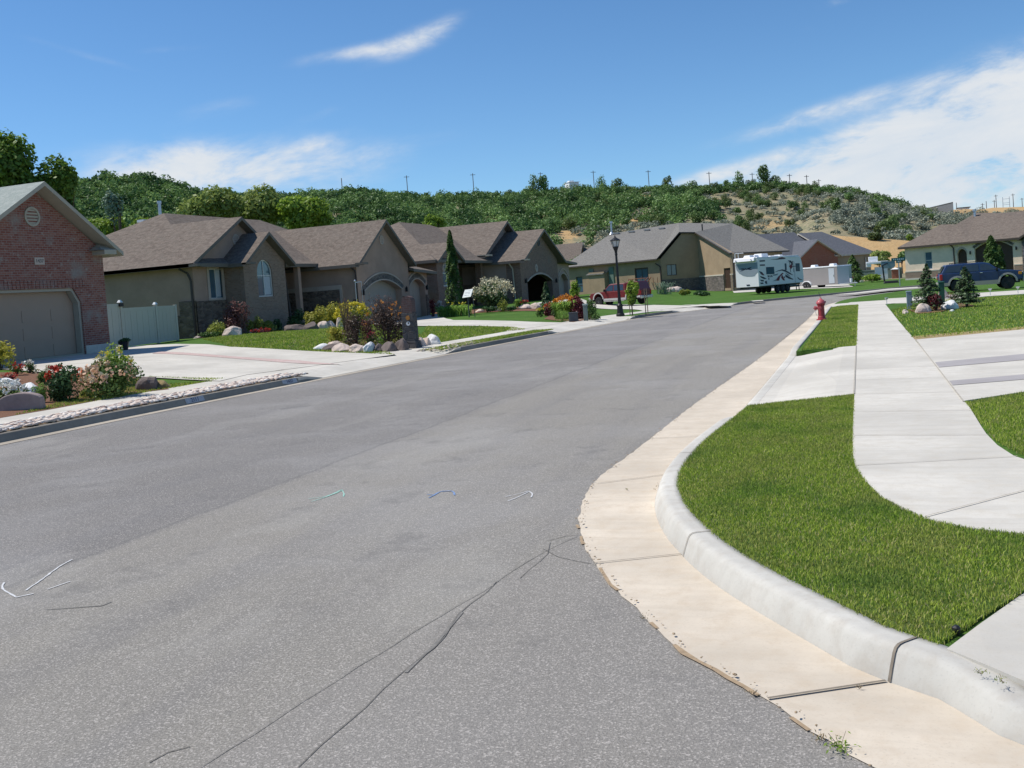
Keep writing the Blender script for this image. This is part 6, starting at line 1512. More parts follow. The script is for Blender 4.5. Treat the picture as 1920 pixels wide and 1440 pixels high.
# travel trailer
def rv():
    M['rvw']=mplain('caravan_white',(.82,.80,.82),.4,.03,1.);M['rvs']=mplain('caravan_pale_blue_grey',(.85,.78,.78),.4,.03,1.);M['rvb']=mplain('caravan_blue_grey',(.27,.31,.36),.4,.05,2.)
    M['rvn']=mplain('navy_decal',(.03,.03,.06),.4,.1);M['rvm']=mplain('maroon_decal',(.17,.015,.035),.4,.1);M['rvg']=mplain('grey_decal',(.22,.25,.28),.4,.1)
    c=at(1423.5,537,z=.58);p=Vector((c.x,c.y));k=1.0
    vd=Vector((ray(1423,540).x,ray(1423,540).y)).normalized();rt=Vector((vd.y,-vd.x))
    sc=(p.length*math.cos(math.atan((1423-960)/F)))/F     # metres per photo pixel here
    L=8.2*sc/.05;ang=R(58);fw=(rt*math.cos(ang)+vd*math.sin(ang)).normalized()   # heading towards the front of the caravan (away)
    lf=Vector((-fw.y,fw.x));wd=2.45*sc/.05
    zg=T(p.x,p.y)+.15
    t=thing('travel_trailer','long white travel trailer with red and navy swirl graphics','travel trailer',(p.x,p.y,zg),math.atan2(fw.y,fw.x))
    # local: x forward from rear wall, y to the left (0 = near side wall)
    zt=at(1423.5,483.5,Y=p.y).z-zg;zb_=.58-zg;zm=zt
    prof=[(0,zb_),(L*.985,zb_),(L,zb_+.35),(L*.995,zm*.66),(L*.965,zm*.9),(L*.93,zm*.985),(L*.9,zm),(0,zm)]
    b=LB();extr(b,prof,0,wd);b.build('body','rvs',t,bevel=.03,weld=False)
    def S(x,y):
        u=(x-745)/1075.;yb=890-100*u;yt=270+20*u;u2=u*(1+.10*(1-u)*-1*-1) if False else u/(1+.0);u3=u*.90/(1-.10*u) if False else u
        return u3*L*.995,zb_+(yb-y)/(yb-yt)*(zm-zb_)
    def dec(poly,mat,name,off=.012,par=t):
        b=LB();q=[(S(x,y)[0],-off,S(x,y)[1]) for x,y in poly];k=len(q);b.add(q+[(a,-.002,c_) for a,_,c_ in q],[tuple(range(k))]+[(i,(i+1)%k,k+(i+1)%k,k+i) for i in range(k)]);return b.build(name,mat,par,weld=False)
    def rc(x0,y0,x1,y1): return [(x0,y0),(x1,y0),(x1,y1),(x0,y1)]
    for r_ in ((935,487,1105,622),(1645,440,1732,575),(1380,430,1406,547)):
        w_=dec(rc(r_[0]-8,r_[1]-8,r_[2]+8,r_[3]+8),'rvn','window',.01);dec(rc(*r_),'glassb','pane',.016,w_)
    for r_ in ((790,325,912,355),(792,415,905,445)): dec(rc(*r_),'rvn','side_vent')
    b=LB()
    for poly in ([(760,553),(830,580),(885,652),(835,650),(795,618)],[(768,660),(850,682),(925,722),(870,735),(800,700)],[(770,745),(850,750),(862,782),(800,782)],[(770,808),(830,804),(852,832),(790,842)],[(880,782),(925,768),(932,842),(885,822)],
        [(1100,600),(1200,560),(1300,538),(1380,552),(1480,605),(1570,660),(1480,640),(1380,590),(1290,562),(1200,575)],[(1370,640),(1450,682),(1565,738),(1540,747),(1450,728),(1372,690)],[(1030,322),(1200,315),(1290,298),(1410,318),(1380,332),(1220,336)],[(1450,365),(1520,370),(1560,400),(1570,470),(1500,400)],
        [(1488,400),(1500,400),(1512,600),(1500,600)],[(1565,380),(1577,380),(1590,600),(1578,600)],[(1510,480),(1640,480),(1640,492),(1510,492)],[(1330,690),(1350,680),(1365,700),(1345,720)],[(1660,690),(1720,728),(1810,748),(1720,750),(1680,728)],[(948,655),(975,650),(985,700),(955,690)],[(990,660),(1015,650),(1020,690),(1000,700)],[(1030,655),(1060,650),(1065,690),(1040,695)],[(960,715),(985,712),(990,742),(965,745)]):
        q=[(S(x,y)[0],-.006,S(x,y)[1]) for x,y in poly];b.poly(q)
    b.build('navy_graphic','rvn',t,weld=False)
    b=LB()
    for poly in ([(1140,770),(1190,690),(1300,608),(1332,618),(1250,680),(1212,766)],[(1265,700),(1290,640),(1325,700),(1355,765),(1305,758)],[(1220,300),(1320,292),(1400,312),(1300,318)],[(1470,480),(1520,450),(1540,420),(1560,500),(1520,540)],[(800,590),(850,620),(870,645),(830,640)]): b.poly([(S(x,y)[0],-.009,S(x,y)[1]) for x,y in poly])
    b.build('maroon_graphic','rvm',t,weld=False)
    b=LB()
    for poly in ([(1060,777),(1140,742),(1185,700),(1132,772)],[(1080,642),(1205,620),(1180,655),(1082,668)],[(1370,600),(1450,640),(1500,690),(1420,660)]): b.poly([(S(x,y)[0],-.007,S(x,y)[1]) for x,y in poly])
    b.build('grey_graphic','rvg',t,weld=False)
    d_=dec(rc(1405,395,1600,398),'rvn','door_edge');dec(rc(1603,395,1606,800),'rvn','door_edge')
    # rear
    def Q(x,y):
        u=(x-205)/540.;return wd*(1-u),zb_+(915-20*u*0-y)/(915-290.)*(zm-zb_)
    b=LB();k_=[(205,380),(745,380),(745,915),(205,915)];b.poly([(-.02,Q(x,y)[0],Q(x,y)[1]) for x,y in k_]);
    for i in range(4):
        a,c_=k_[i],k_[(i+1)%4];b.poly([(-.02,Q(*a)[0],Q(*a)[1]),(-.02,Q(*c_)[0],Q(*c_)[1]),(0,Q(*c_)[0],Q(*c_)[1]),(0,Q(*a)[0],Q(*a)[1])])
    rw=b.build('rear_panel','rvw',t,weld=False)
    b=LB();b.poly([(-.03,Q(x,y)[0],Q(x,y)[1]) for x,y in [(210,395),(232,520),(290,600),(380,658),(480,684),(600,688),(660,680),(690,640),(740,600),(740,385)]]);b.build('blue_panel','rvb',rw,weld=False)
    b=LB()
    for poly in ([(320,495),(400,492),(450,515),(430,530),(370,520)],[(440,522),(540,486),(610,478),(560,508),(480,530)],[(480,520),(560,515),(620,530),(560,540)],[(310,555),(350,535),(430,530),(380,548)],[(430,500),(450,490),(470,505),(450,520)]): b.poly([(-.036,Q(x,y)[0],Q(x,y)[1]) for x,y in poly])
    b.build('emblem','rvn',rw,weld=False)
    b=LB();q=Q(490,872);b.box((-.035,q[0],q[1]),(.01,.3,.1));b.build('licence_plate','rvn',rw,weld=False)
    b=LB();extr(b,[(-.28,zm*.925),(-.02,zm*.93),(.0,zm*1.035),(-.2,zm*1.02)],wd*.08,wd*1.0);b.build('rear_cap','rvw',t,bevel=.03,weld=False)
    for y in (.2,.88): b=LB();b.box((-.29,wd*y,zm*.965),(.02,.1,.06));b.build('marker_light','rvn',t,weld=False)
    b=LB();extr(b,[(-.05,zm),(L*.93,zm),(L*.9,zm+.07),(-.02,zm+.07)],.02,wd-.02);b.build('roof','rvw',t,bevel=.03,weld=False)
    b=LB();b.box((L*.32,wd*.5,zm+.2),(1.0,.8,.32),taper=.9);b.build('air_conditioner','white',t,bevel=.04,weld=False)
    for x,w_,h_ in ((L*.06,.7,.22),(L*.16,.7,.22),(L*.55,1.6,.1),(L*.7,.6,.14)): b=LB();b.box((x,wd*.5,zm+h_/2+.05),(w_,.7,h_),taper=.75);b.build('roof_hatch','white',t,bevel=.03,weld=False)
    b=LB();b.tube((L*.45,.02,zm+.02),(L*.88,.02,zm-.12),.05,.05,8);b.build('awning_roll','white',t,weld=False)
    b=LB();y=wd*.97
    for q in (.0,.3): b.tube((-.05,y-q,zm*.9),(-.05,y-q,zm+.5),.025);
    b.tube((-.05,y,zm+.5),(.25,y-.6,zm+.5),.025);b.build('ladder','white',t,weld=False)
    wr=.33
    for i in range(3):
        for yy,s_ in ((.16,-1),(wd-.16,1)): wheel(t,L*.42+i*.78,yy,wr,.22,s_,'white')
    b=LB();extr(b,[(0.1,zb_-.12),(L*.97,zb_-.12),(L*.97,zb_),(0.1,zb_)],.25,wd-.25);b.build('chassis','black',t,weld=False)
    b=LB();b.tube((L,wd*.3,.35),(L+1.,wd*.5,.35),.05);b.tube((L,wd*.7,.35),(L+1.,wd*.5,.35),.05);b.tube((L+.5,wd*.5,.3),(L+.5,wd*.5,.02),.04);b.tube((L*.95,.3,zb_),(L*.95,.3,.02),.04);b.build('tow_bar','black',t,weld=False)
rv()
def cargo():
    M['cargo']=mplain('grey_metal_trailer',(.27,.25,.245),.5,.08,.8);M['cargob']=mplain('bluish_trailer_panel',(.42,.46,.5),.5,.05,1.)
    a=at(1500,533,z=.2);b_=at(1573,529,z=.2);a=Vector((a.x,a.y));b_=Vector((b_.x,b_.y))
    # near end at the right
    bb=at(1571,530,z=.2);bb=Vector((bb.x,bb.y));vd=Vector((ray(1571,530).x,ray(1571,530).y)).normalized();rt=Vector((vd.y,-vd.x));sc=bb.length*math.cos(math.atan((1576-960)/F))/F
    wpx=74*sc;d=(rt*wpx+vd*-wpx*1.0);L=d.length;f=d.normalized();lf=Vector((-f.y,f.x));o=bb-d;zg=T(bb.x,bb.y)+.12
    t=thing('cargo_trailer','low grey enclosed cargo trailer parked behind the travel trailer','trailer',(o.x,o.y,zg),math.atan2(f.y,f.x))
    zt=at(1576,499.5,Y=bb.y).z-zg;zb_=.28;wd=2.0*sc/.055
    b=LB();extr(b,[(0,zb_),(L,zb_),(L,zt),(0,zt)],0,wd);b.build('body','cargo',t,bevel=.02,weld=False)
    b=LB();b.add([(L,.0,zb_),(L+.55,wd*.5,zb_),(L,wd,zb_),(L,0,zt),(L+.55,wd*.5,zt),(L,wd,zt)],[(0,1,4,3),(1,2,5,4),(3,4,5),(0,2,1)]);b.build('nose','cargob',t,weld=False)
    b=LB();extr(b,[(-.05,zt),(L+.05,zt),(L+.05,zt+.12),(-.05,zt+.12)],-.04,wd+.04);b.build('roof','white',t,bevel=.03,weld=False)
    for x in (L*.27,L*.74): b=LB();b.box((x,wd*.5,zt+.22),(.62,.5,.2),taper=.8);b.build('roof_vent','white',t,bevel=.03,weld=False)
    b=LB();b.box((L*.86,-.012,(zb_+zt)/2),(.7,.02,(zt-zb_)*.86));dd=b.build('side_door','cargob',t,weld=False)
    b=LB();b.box((L*.86+.28,-.03,(zb_+zt)/2),(.05,.03,.2));b.build('handle','chrome',dd,weld=False)
    for i in (.2,.27): 
        for y,s_ in ((-.02,-1),(wd,1)): wheel(t,L*i,y,.30,.2,s_,'white')
    b=LB();a_=[(L*.235+.62*math.cos(q),.32+.42*math.sin(q)) for q in [math.pi*i/8 for i in range(9)]];
    for i in range(8): b.poly([(a_[i][0],-.14,a_[i][1]),(a_[i+1][0],-.14,a_[i+1][1]),(a_[i+1][0],.0,a_[i+1][1]),(a_[i][0],.0,a_[i][1])]);b.poly([(a_[i][0],-.14,a_[i][1]),(a_[i+1][0],-.14,a_[i+1][1]),(a_[i+1][0],-.14,a_[i+1][1]-.07),(a_[i][0],-.14,a_[i][1]-.07)])
    b.build('mudguard','white',t,weld=False)
    b=LB();b.tube((L+.3,wd*.5,.3),(L+1.5,wd*.5,.3),.05);b.tube((L+1.2,wd*.5,.5),(L+1.2,wd*.5,.02),.04);b.tube((L,.1,.3),(L+1.2,wd*.5,.3),.04);b.build('tow_bar','steel',t,weld=False)
    b=LB();b.lathe([(.0,.0),(.12,.0),(.12,.35),(0,.36)],10,(L+.75,wd*.5,.38));b.build('gas_bottle','white',t,weld=False)
cargo()
def vline(px,y0,y1,Yd): return at(px,y0,Y=Yd),at(px,y1,Y=Yd)
# far group by the brick pillars: fence, pillars, gate, hoop, camper, street sign
def far_group():
    b1=g(1650,526,.1);b2=g(1681,523.5,.1)
    for (px,lab) in ((1650.5,'brick fence pillar left of the basketball hoop pole'),(1679.5,'brick fence pillar right of the grey-green gate')):
        base=g(px,525.5 if px<1660 else 523,.1);zt=at(px,506 if px<1660 else 503.5,Y=base.y).z-base.z
        t=thing('brick_pillar',lab,'pillar',base);w_=.75
        b=LB();b.box((0,0,zt*.45),(w_,w_,zt*.9));b.build('shaft','brick5',t,weld=False);b=LB();b.box((0,0,zt*.93),(w_*1.25,w_*1.25,.08));b.add([(-w_*.6,-w_*.6,zt*.96),(w_*.6,-w_*.6,zt*.96),(w_*.6,w_*.6,zt*.96),(-w_*.6,w_*.6,zt*.96),(0,0,zt*1.1)],[(0,1,4),(1,2,4),(2,3,4),(3,0,4)]);b.build('cap','whiteb',t,weld=False)
    for xa,xb,yb,yt,mat,lab,nm in ((1600,1645,526.5,509,'greenp','dark grey-green fence running left of the brick pillars','fence'),(1657,1674,524.5,503,'greenp','tall grey-green gate between the brick pillars','gate'),(1684,1692,523,502,'greenp','short dark fence panel beside the cream house','fence')):
        a=g(xa,yb,.08);c=g(xb,yb-(xb-xa)*.06,.08);c=Vector((c.x,a.y+(c.y-a.y)*.4));W=WP((a.x,a.y),(c.x,c.y),(0,-1));ht=at(xa,yt,Y=a.y).z
        t=thing(nm,lab,nm,(a.x,a.y,T(a.x,a.y)));b=MB();n=max(2,int(W.L/.25))
        for j in range(n): slab(b,W,rect(W.L*j/n,W.L*(j+1)/n-.01,T(a.x,a.y)-.1,ht),-.03,.0+.008*(j%2))
        b.build('panel',mat,t,weld=False)
        b=MB();slab(b,W,rect(-.06,W.L+.06,ht-.08,ht+.05),-.05,.05)
        b.build('rail',mat,t,weld=False)
    # hoop
    p=g(1659,532,.12);k=(at(1657,490,Y=p.y).z-p.z)
    t=thing('basketball_hoop','portable basketball hoop seen from behind on a dark pole','basketball hoop',p)
    b=LB();b.tube((0,0,0),(-.1,0,k*.82),.07,.07,8);b.tube((-.1,0,k*.82),(.35,.5,k*.9),.05);b.build('pole','black',t,weld=False)
    b=LB();b.add([(-.1,.5,k*.68),(.85,.5,k*.68),(1.0,.5,k*.76),(1.0,.5,k*.98),(-.22,.5,k*.98),(-.22,.5,k*.76)],[(0,1,2,3,4,5)]);b.add([(-.1,.54,k*.68),(.85,.54,k*.68),(1.0,.54,k*.76),(1.0,.54,k*.98),(-.22,.54,k*.98),(-.22,.54,k*.76)],[(5,4,3,2,1,0)]);b.box((.4,.52,k*1.0),(1.24,.08,.06));b.build('backboard','bluegrey',t,weld=False)
    b=LB();b.box((.55,.15,.12),(1.4,.8,.24),taper=.8);b.build('base','black',t,bevel=.05,weld=False)
    b=LB();b.lathe([(.22,k*.72),(.23,k*.72+.03),(.22,k*.72+.03)],12,(.35,.75,0));b.build('rim','redlens',t,weld=False)
    # camper
    p=at(1637,507,z=1.1);p=Vector((p.x,p.y+14));zb_=at(1630,506.5,Y=p.y).z;zt=at(1630,492,Y=p.y).z
    x0=at(1624,500,Y=p.y).x;x1=at(1658,500,Y=p.y).x;t=thing('parked_camper','white camper top showing above the fence behind the brick pillars','camper',((x0+x1)/2,p.y,T(p.x,p.y)))
    xm=at(1634,500,Y=p.y).x;b=MB();b.box(((x0+xm)/2,p.y+1.1,(zb_+zt)/2+.15),(xm-x0,2.2,zt-zb_-.3));b.build('overcab','white',t,bevel=.05,weld=False)
    b=MB();b.box(((xm+x1)/2+.3,p.y+1.1,(zt+T(p.x,p.y)+.5)/2-.35),(x1-xm,2.1,zt-T(p.x,p.y)-.9));b.build('body','rvs',t,weld=False)
    b=MB();b.box(((x0+x1)/2+.2,p.y+1.1,zt-.08),(x1-x0+.4,2.3,.26));b.build('roof','white',t,bevel=.05,weld=False)
    b=MB();b.box(((xm+x1)/2-.4,p.y+1.1,zt+.3),(.9,.8,.5));b.build('air_conditioner','white',t,bevel=.05,weld=False)
    # street sign
    p=g(1687.5,536.5,.1);k=at(1683,484,Y=p.y).z-p.z;M['signg']=mplain('green_sign',(.02,.14,.13),.5,.05)
    t=thing('street_name_sign','two crossed green street name blades on a thin steel pole','street sign',p)
    b=LB();b.tube((0,0,0),(0,0,k*.97),.045,.045,8);b.build('pole','steel',t,weld=False)
    for rz,z in ((.12,k*.96),(1.2,k*.88)):
        b=LB();b.box((0,-.05,z),(1.05,.02,.24),rz);bl=b.build('sign_blade','signg',t,weld=False)
        b=LB();
        for i in range(6):
            x=-.36+i*.14;b.box((x*math.cos(rz)+.072*math.sin(rz)*1,-.05+x*math.sin(rz)-.016,z),(.07,.008,.09),rz)
        b.build('lettering','white',bl,weld=False)
    # green wheelie bin half hidden by the left spruce
    p=g(1767,571,.15);k=at(1764,528,Y=p.y).z-p.z;M['bing']=mplain('green_plastic',(.03,.11,.07),.4,.08)
    t=thing('wheelie_bin','dark green bin standing behind the left young spruce','bin',p);b=LB();b.box((0,0,k*.47),(.17,.17,k*.94),taper=1.1);b.build('body','bing',t,bevel=.02,weld=False);b=LB();b.box((0,0,k*.97),(.22,.22,k*.06));b.build('lid','bing',t,bevel=.01,weld=False)
far_group()
# utility poles on the ridge
M['pole']=mplain('weathered_pole',(.16,.15,.15),.9,.2)
def ridgepole(px,ytop,dist,lab,arm=True,h_=None):
    az_=azel(px,ytop)[0];d0=dist;x,y=d0*math.sin(az_),d0*math.cos(az_);zt=skyp(px,ytop,d0).z;zb_=hillz(az_,d0)-.1;b0=max(zb_,zt-14)
    t=thing('utility_pole',lab,'utility pole',(x,y,b0),0,'utility poles along the ridge');b=LB();b.tube((0,0,-2),(0,0,zt-b0),.17,.12,6);b.build('pole','pole',t,weld=False)
    if arm: b=LB();b.box((0,0,zt-b0-.5),(1.8,.12,.14),.6);b.build('crossarm','pole',t,weld=False)
nm=['far left','second from the left','third from the left','fourth from the left','fifth from the left','sixth from the left','seventh from the left','eighth from the left','ninth from the left','tenth from the left','eleventh','twelfth','thirteenth','fourteenth','fifteenth','sixteenth','seventeenth','last']
PL=[(495,342,300),(640,334,310),(762,329,330),(886,325,330),(1013,323,340),(1112,320,330),(1215,319,330),(1329,322,330),(1410,324,340),(1480,326,330),(1512,328,345),(1535,336,360),(1793,380,400),(1842,381,430),(1849,377,440),(1864,375,440),(1867,365,445),(1899,363,440),(1916,371,470)]
for i,(px,yt,dd) in enumerate(PL):
    ridgepole(px,yt,dd,('thin utility pole standing %s along the ridge line'%(nm[i] if i<len(nm) else 'at the right end')),arm=i not in (1,12,14))
a=skyp(1886,369,440);t=thing('transmission_tower','pale lattice H-frame transmission structure far right on the ridge','transmission tower',(a.x,a.y,a.z-6))
b=LB();sc=.235
for x in (-1.2,1.2):
    b.tube((x,0,-1),(x,0,6),.14,.1,5)
for z in (5.2,3.6,2.9): b.box((0,0,z),(2.6,.12,.12))
b.build('lattice','steel',t,weld=False)
# ------------------------------------------------------------------ vegetation
M['lf_oak']=mleaf('oak_leaves',(.05,.09,.02),(.16,.23,.06),.3)
M['lf_oakhill']=mleaf('hill_oak_leaves',(.042,.085,.024),(.21,.30,.09),.28,None,.04)
M['lf_sage']=mleaf('sage_leaves',(.21,.24,.175),(.33,.36,.275),.25,None,.02)
M['lf_bright']=mleaf('bright_leaves',(.11,.19,.02),(.36,.50,.07),.4)
M['lf_yel']=mleaf('yellow_green_leaves',(.13,.18,.035),(.36,.44,.12),.4)
M['lf_big']=mleaf('maple_leaves',(.04,.085,.015),(.24,.37,.05),.35)
M['lf_gold']=mleaf('golden_shrub_leaves',(.18,.2,.03),(.62,.55,.09),.35)
M['lf_goldg']=mleaf('gold_green_leaves',(.11,.17,.03),(.42,.44,.09),.35)
M['lf_purple']=mleaf('purple_leaves',(.09,.035,.04),(.30,.14,.11),.2)
M['lf_barb']=mleaf('barberry_leaves',(.07,.016,.024),(.26,.05,.055),.2)
M['lf_dkpurp']=mleaf('dark_bronze_leaves',(.04,.03,.025),(.15,.10,.075),.15)
M['lf_dk']=mleaf('dark_green_leaves',(.02,.05,.022),(.11,.20,.065),.2)
M['lf_blue']=mleaf('blue_green_leaves',(.09,.15,.1),(.22,.31,.23),.2)
M['lf_lily']=mleaf('lily_leaves',(.09,.2,.03),(.32,.5,.1),.35)
M['lf_spruce']=mleaf('spruce_needles',(.02,.05,.025),(.13,.20,.085),.12)
M['lf_arb']=mleaf('cedar_leaves',(.02,.055,.016),(.13,.22,.05),.18)
M['lf_rose']=mleaf('rose_leaves',(.035,.08,.02),(.19,.28,.07),.25)
M['fl_white']=mleaf('white_petals',(.6,.6,.55),(.8,.8,.76),.2)
M['fl_cream']=mleaf('cream_petals',(.50,.47,.30),(.78,.72,.52),.2)
M['fl_red']=mleaf('red_petals',(.45,.03,.02),(.6,.09,.05),.2)
M['fl_orange']=mleaf('orange_petals',(.6,.2,.03),(.75,.36,.06),.2)
M['fl_yellow']=mleaf('yellow_petals',(.6,.5,.03),(.75,.65,.08),.2)
M['fl_peach']=mleaf('peach_petals',(.65,.36,.22),(.78,.6,.42),.2)
M['fl_pink']=mleaf('crimson_pink_petals',(.5,.05,.08),(.6,.12,.15),.2)
def mpp(p): return (Vector(p)-Vector((0,0,H))).dot(CF)/F
def foliage(name,mat,parent,rx,ry,rz,cz,n,leaf,seed,lobes=8,lobe=.5,shell=.7,up=.35,asp=.7,flat=.9,tr=None,drop=.0):
    rng=np.random.default_rng(seed);C,O,tone=crownpts(rng,n,rx,ry,rz,lobes,lobe,shell,flat);C[:,2]+=cz
    if drop: C=C[rng.random(len(C))>drop*np.clip(-(C[:,2]-cz)/rz,0,1)];O=O[:len(C)]
    C[:,2]=np.maximum(C[:,2],leaf*.3)
    V,Fq=leaves(C,leaf,rng,up,asp,.45,O[:len(C)]);rn=np.clip(.5*rng.random(len(C))+.5*tone[:len(C)],0,1)
    return npmesh(name,V,Fq,mat,rn,parent=parent)
def stems(name,parent,h_,w_,n,r,seed,mat='bark'):
    rng=random.Random(seed);b=LB()
    for i in range(n):
        a=rng.random()*6.28;q=rng.random();x,y=math.cos(a)*w_*q,math.sin(a)*w_*q;b.tube((x*.15,y*.15,0),(x*.5,y*.5,h_*.5),r,r*.7,5);b.tube((x*.5,y*.5,h_*.5),(x,y,h_*.95),r*.7,r*.25,5)
    return b.build(name,mat,parent,weld=False)
def blooms(name,mat,parent,rx,ry,rz,cz,n,size,seed,top=.2,k=9,cone=1.):
    """n flower heads, each a cluster of k petals"""
    rng=np.random.default_rng(seed);D=rng.normal(size=(n,3));D/=np.linalg.norm(D,axis=1)[:,None];D[:,2]=np.abs(D[:,2])*(1-top)+top*.8
    C=D*np.array([rx,ry,rz])*(1.02+.16*rng.random((n,1)));C[:,2]+=cz
    Q=np.repeat(C,k,0)+rng.normal(size=(n*k,3))*size*np.array([.33,.33,.33*cone]);V,Fq=leaves(Q,size*.62,rng,.6,1.,.3)
    return npmesh(name,V,Fq,mat,rng.random(len(Q)),parent=parent)
def shrub(nm,label,px0,px1,ytop,ybase,mat,n,leaf,seed,fl=None,cat='shrub',group=None,off=.15,lobes=8,asp=.7,base=None,deep=.8,stem=True,shell=.7,up=.35,yscale=1.,lobe=.5):
    pc=(px0+px1)/2;p=g(pc,ybase,off) if base is None else Vector(base)
    q=mpp(p);w_=(px1-px0)*q/2;zt=at(pc,ytop,Y=p.y).z;h_=(zt-p.z)*yscale
    t=thing(nm,label,cat,p,0,group);foliage('foliage',mat,t,w_*1.12,w_*deep*1.1,h_*.60,h_*.48,n,leaf,seed,lobes,lobe,shell,up,asp)
    if stem: stems('stems',t,h_*.6,w_*.5,6,.012+.01*h_,seed)
    if fl:
        for (fm,fn,fs,ft) in fl: blooms('flowers',fm,t,w_*.95,w_*deep*.95,h_*.50,h_*.52,fn,fs,seed+5,ft)
    return t
def onX(px,X,off=.15):
    d=ray(px,615);y=X*d.y/d.x;return (X,y,T(X,y)+off)
# --- left flower bed
shrub('golden_shrub','golden yellow shrub cut by the left edge of the photo',-22,26,642,692,'lf_gold',900,.09,1)
shrub('rose_bush','large rose bush with peach blooms beside the brown dome rock',152,262,684,744,'lf_rose',5200,.055,2,[('fl_peach',52,.125,.1),('fl_cream',10,.12,.2)],'rose bush',lobes=14,asp=.8)
shrub('yellow_flowering_shrub','tall green shrub with small yellow flowers rising behind the rose bush',186,250,656,724,'lf_bright',1900,.07,3,[('fl_yellow',26,.06,.3),('fl_cream',12,.10,.0)],lobes=10)
shrub('peony_bush','dark green glossy bush with red flowers left of the rose bush',84,152,690,752,'lf_dk',3600,.06,4,[('fl_red',16,.12,.3)],lobes=12)
shrub('daisy_clump','clump of white round flowers behind the rounded stone slab',-20,52,718,766,'lf_rose',1800,.05,5,[('fl_white',60,.085,.1)],'flowers',lobes=9)
shrub('lily_plant','leafy green plant between the white stones and the peony',62,92,722,756,'lf_lily',900,.07,6,None,'plant',asp=.25,up=.9)
shrub('white_rose','small green plant topped with one cream bloom',70,98,690,722,'lf_rose',380,.06,7,[('fl_cream',4,.12,.8)],'rose bush')
shrub('red_flower_plant','small plant with orange-red flowers by the golden shrub',20,44,684,704,'lf_rose',260,.06,8,[('fl_red',8,.09,.4)],'flowers')
shrub('white_flower_plant','small plant with white flower heads at the back of the bed',46,66,678,700,'lf_rose',260,.06,9,[('fl_white',6,.10,.8)],'flowers')
shrub('reddish_plant','low reddish plant above the long white stone',4,34,700,716,'lf_barb',260,.05,10,[('fl_red',10,.06,.3)],'plant')
shrub('low_green_mound','low pale green mound in front of the rose bush roots',204,236,730,744,'lf_goldg',420,.04,11,None,'plant',stem=False)
shrub('low_green_tuft','low green tuft left of the rose bush roots',150,172,728,744,'lf_goldg',300,.04,12,None,'plant',stem=False)
shrub('planter_bush','dark green bush in the planter pot at the brick corner',190,212,636,652,'lf_dk',500,.06,13,None,'plant',base=(-25.3,29.0,T(-25.3,29.)+.45))
# --- bed in front of the stucco house
shrub('gold_green_shrub','gold-tinged green shrub left of the purple smoke bush',383,430,602,634,'lf_goldg',1900,.09,20,lobes=9,base=onX(406,-28.6))
shrub('low_juniper','low grey-green spreading shrub at the left end of the stucco house bed',370,412,622,638,'lf_arb',900,.07,21,None,lobes=7,base=onX(391,-27.9))
shrub('smoke_bush','large purple-brown smoke bush in front of the brick bay',421,468,568,624,'lf_purple',2600,.10,22,lobes=10,base=onX(444,-28.2))
shrub('gold_green_shrub','gold-green shrub right of the purple smoke bush',462,492,590,622,'lf_goldg',1300,.09,23,base=onX(477,-27.9))
shrub('gold_green_shrub','lime and gold shrub at the right end of the stucco house bed',490,518,600,622,'lf_goldg',1100,.09,24,base=onX(504,-27.6))
shrub('dark_shrub','dark green shrub in the shade right of the lime and gold shrub',512,530,600,621,'lf_dk',700,.09,25,base=onX(521,-28.2))
shrub('red_flowers','low strip of red flowers at the edge of the stucco house lawn',470,508,617,627,'lf_barb',700,.06,26,[('fl_red',26,.09,.4)],'flowers',stem=False,base=onX(489,-27.0))
shrub('gold_green_shrub','left one of the gold-green shrubs in front of the dark porch',574,612,576,612,'lf_gold',1900,.10,27,base=onX(593,-25.0))
shrub('gold_green_shrub','right one of the gold-green shrubs in front of the dark porch',606,652,574,611,'lf_gold',2100,.10,28,base=onX(629,-25.0))
shrub('porch_shrub','dark shrub in the porch shadow left of the gold-green pair',540,578,582,614,'lf_dk',1300,.10,29,base=onX(559,-28.2))
# --- flower island
shrub('yellow_flower_bush','bright yellow flowering bush at the top of the flower island',650,718,568,640,'lf_goldg',2600,.06,30,[('fl_yellow',120,.10,.35)],'flowering shrub',base=tuple(g(684,641,.15)+Vector((-.9,.9,0))))
shrub('bronze_barberry','dark purple upright barberry at the left of the flower island',644,692,588,650,'lf_dkpurp',3000,.05,31,None,lobes=10)
shrub('bronze_barberry','taller dark purple barberry beside the mailbox pillar',694,762,566,652,'lf_dkpurp',4600,.055,32,[('fl_orange',26,.055,.45)],lobes=14)
def twigs(label,px,py,ytop,w_,n,seed,bloom='fl_pink'):
    p=g(px,py,.15);h_=at(px,ytop,Y=p.y).z-p.z;t=thing('twiggy_shrub',label,'shrub',p);rng=random.Random(seed);b=LB();tips=[]
    for i in range(n):
        a=rng.random()*6.28;q=rng.random()**.5;x,y=math.cos(a)*w_*q,math.sin(a)*w_*q;z=h_*(.8+.2*rng.random());b.tube((x*.4,y*.4,h_*.3),(x,y,z),.006,.003,4);tips+=[(x*(.4+.6*k),y*(.4+.6*k),h_*.3+(z-h_*.3)*k) for k in (.55,.7,.85,1.)]
    b.build('twigs','bark',t,weld=False);r=np.random.default_rng(seed);C=np.array(tips)+r.normal(size=(len(tips),3))*.02;V,Fq=leaves(C,.035,r,.4,.8);npmesh('leaves',V,Fq,'lf_purple',r.random(len(C)),parent=t)
twigs('airy leafless looking twigs above the taller barberry',730,648,553,.42,120,33);twigs('thin twigs with tiny heads left of the garden hook',652,646,557,.28,40,34)
shrub('yellow_shrub','yellow-green shrub at the left foot of the flower island',618,650,608,648,'lf_gold',1300,.055,35)
shrub('blue_green_mound','blue-green cushion plant behind the front boulders',645,682,630,648,'lf_blue',900,.04,36,None,'plant',stem=False)
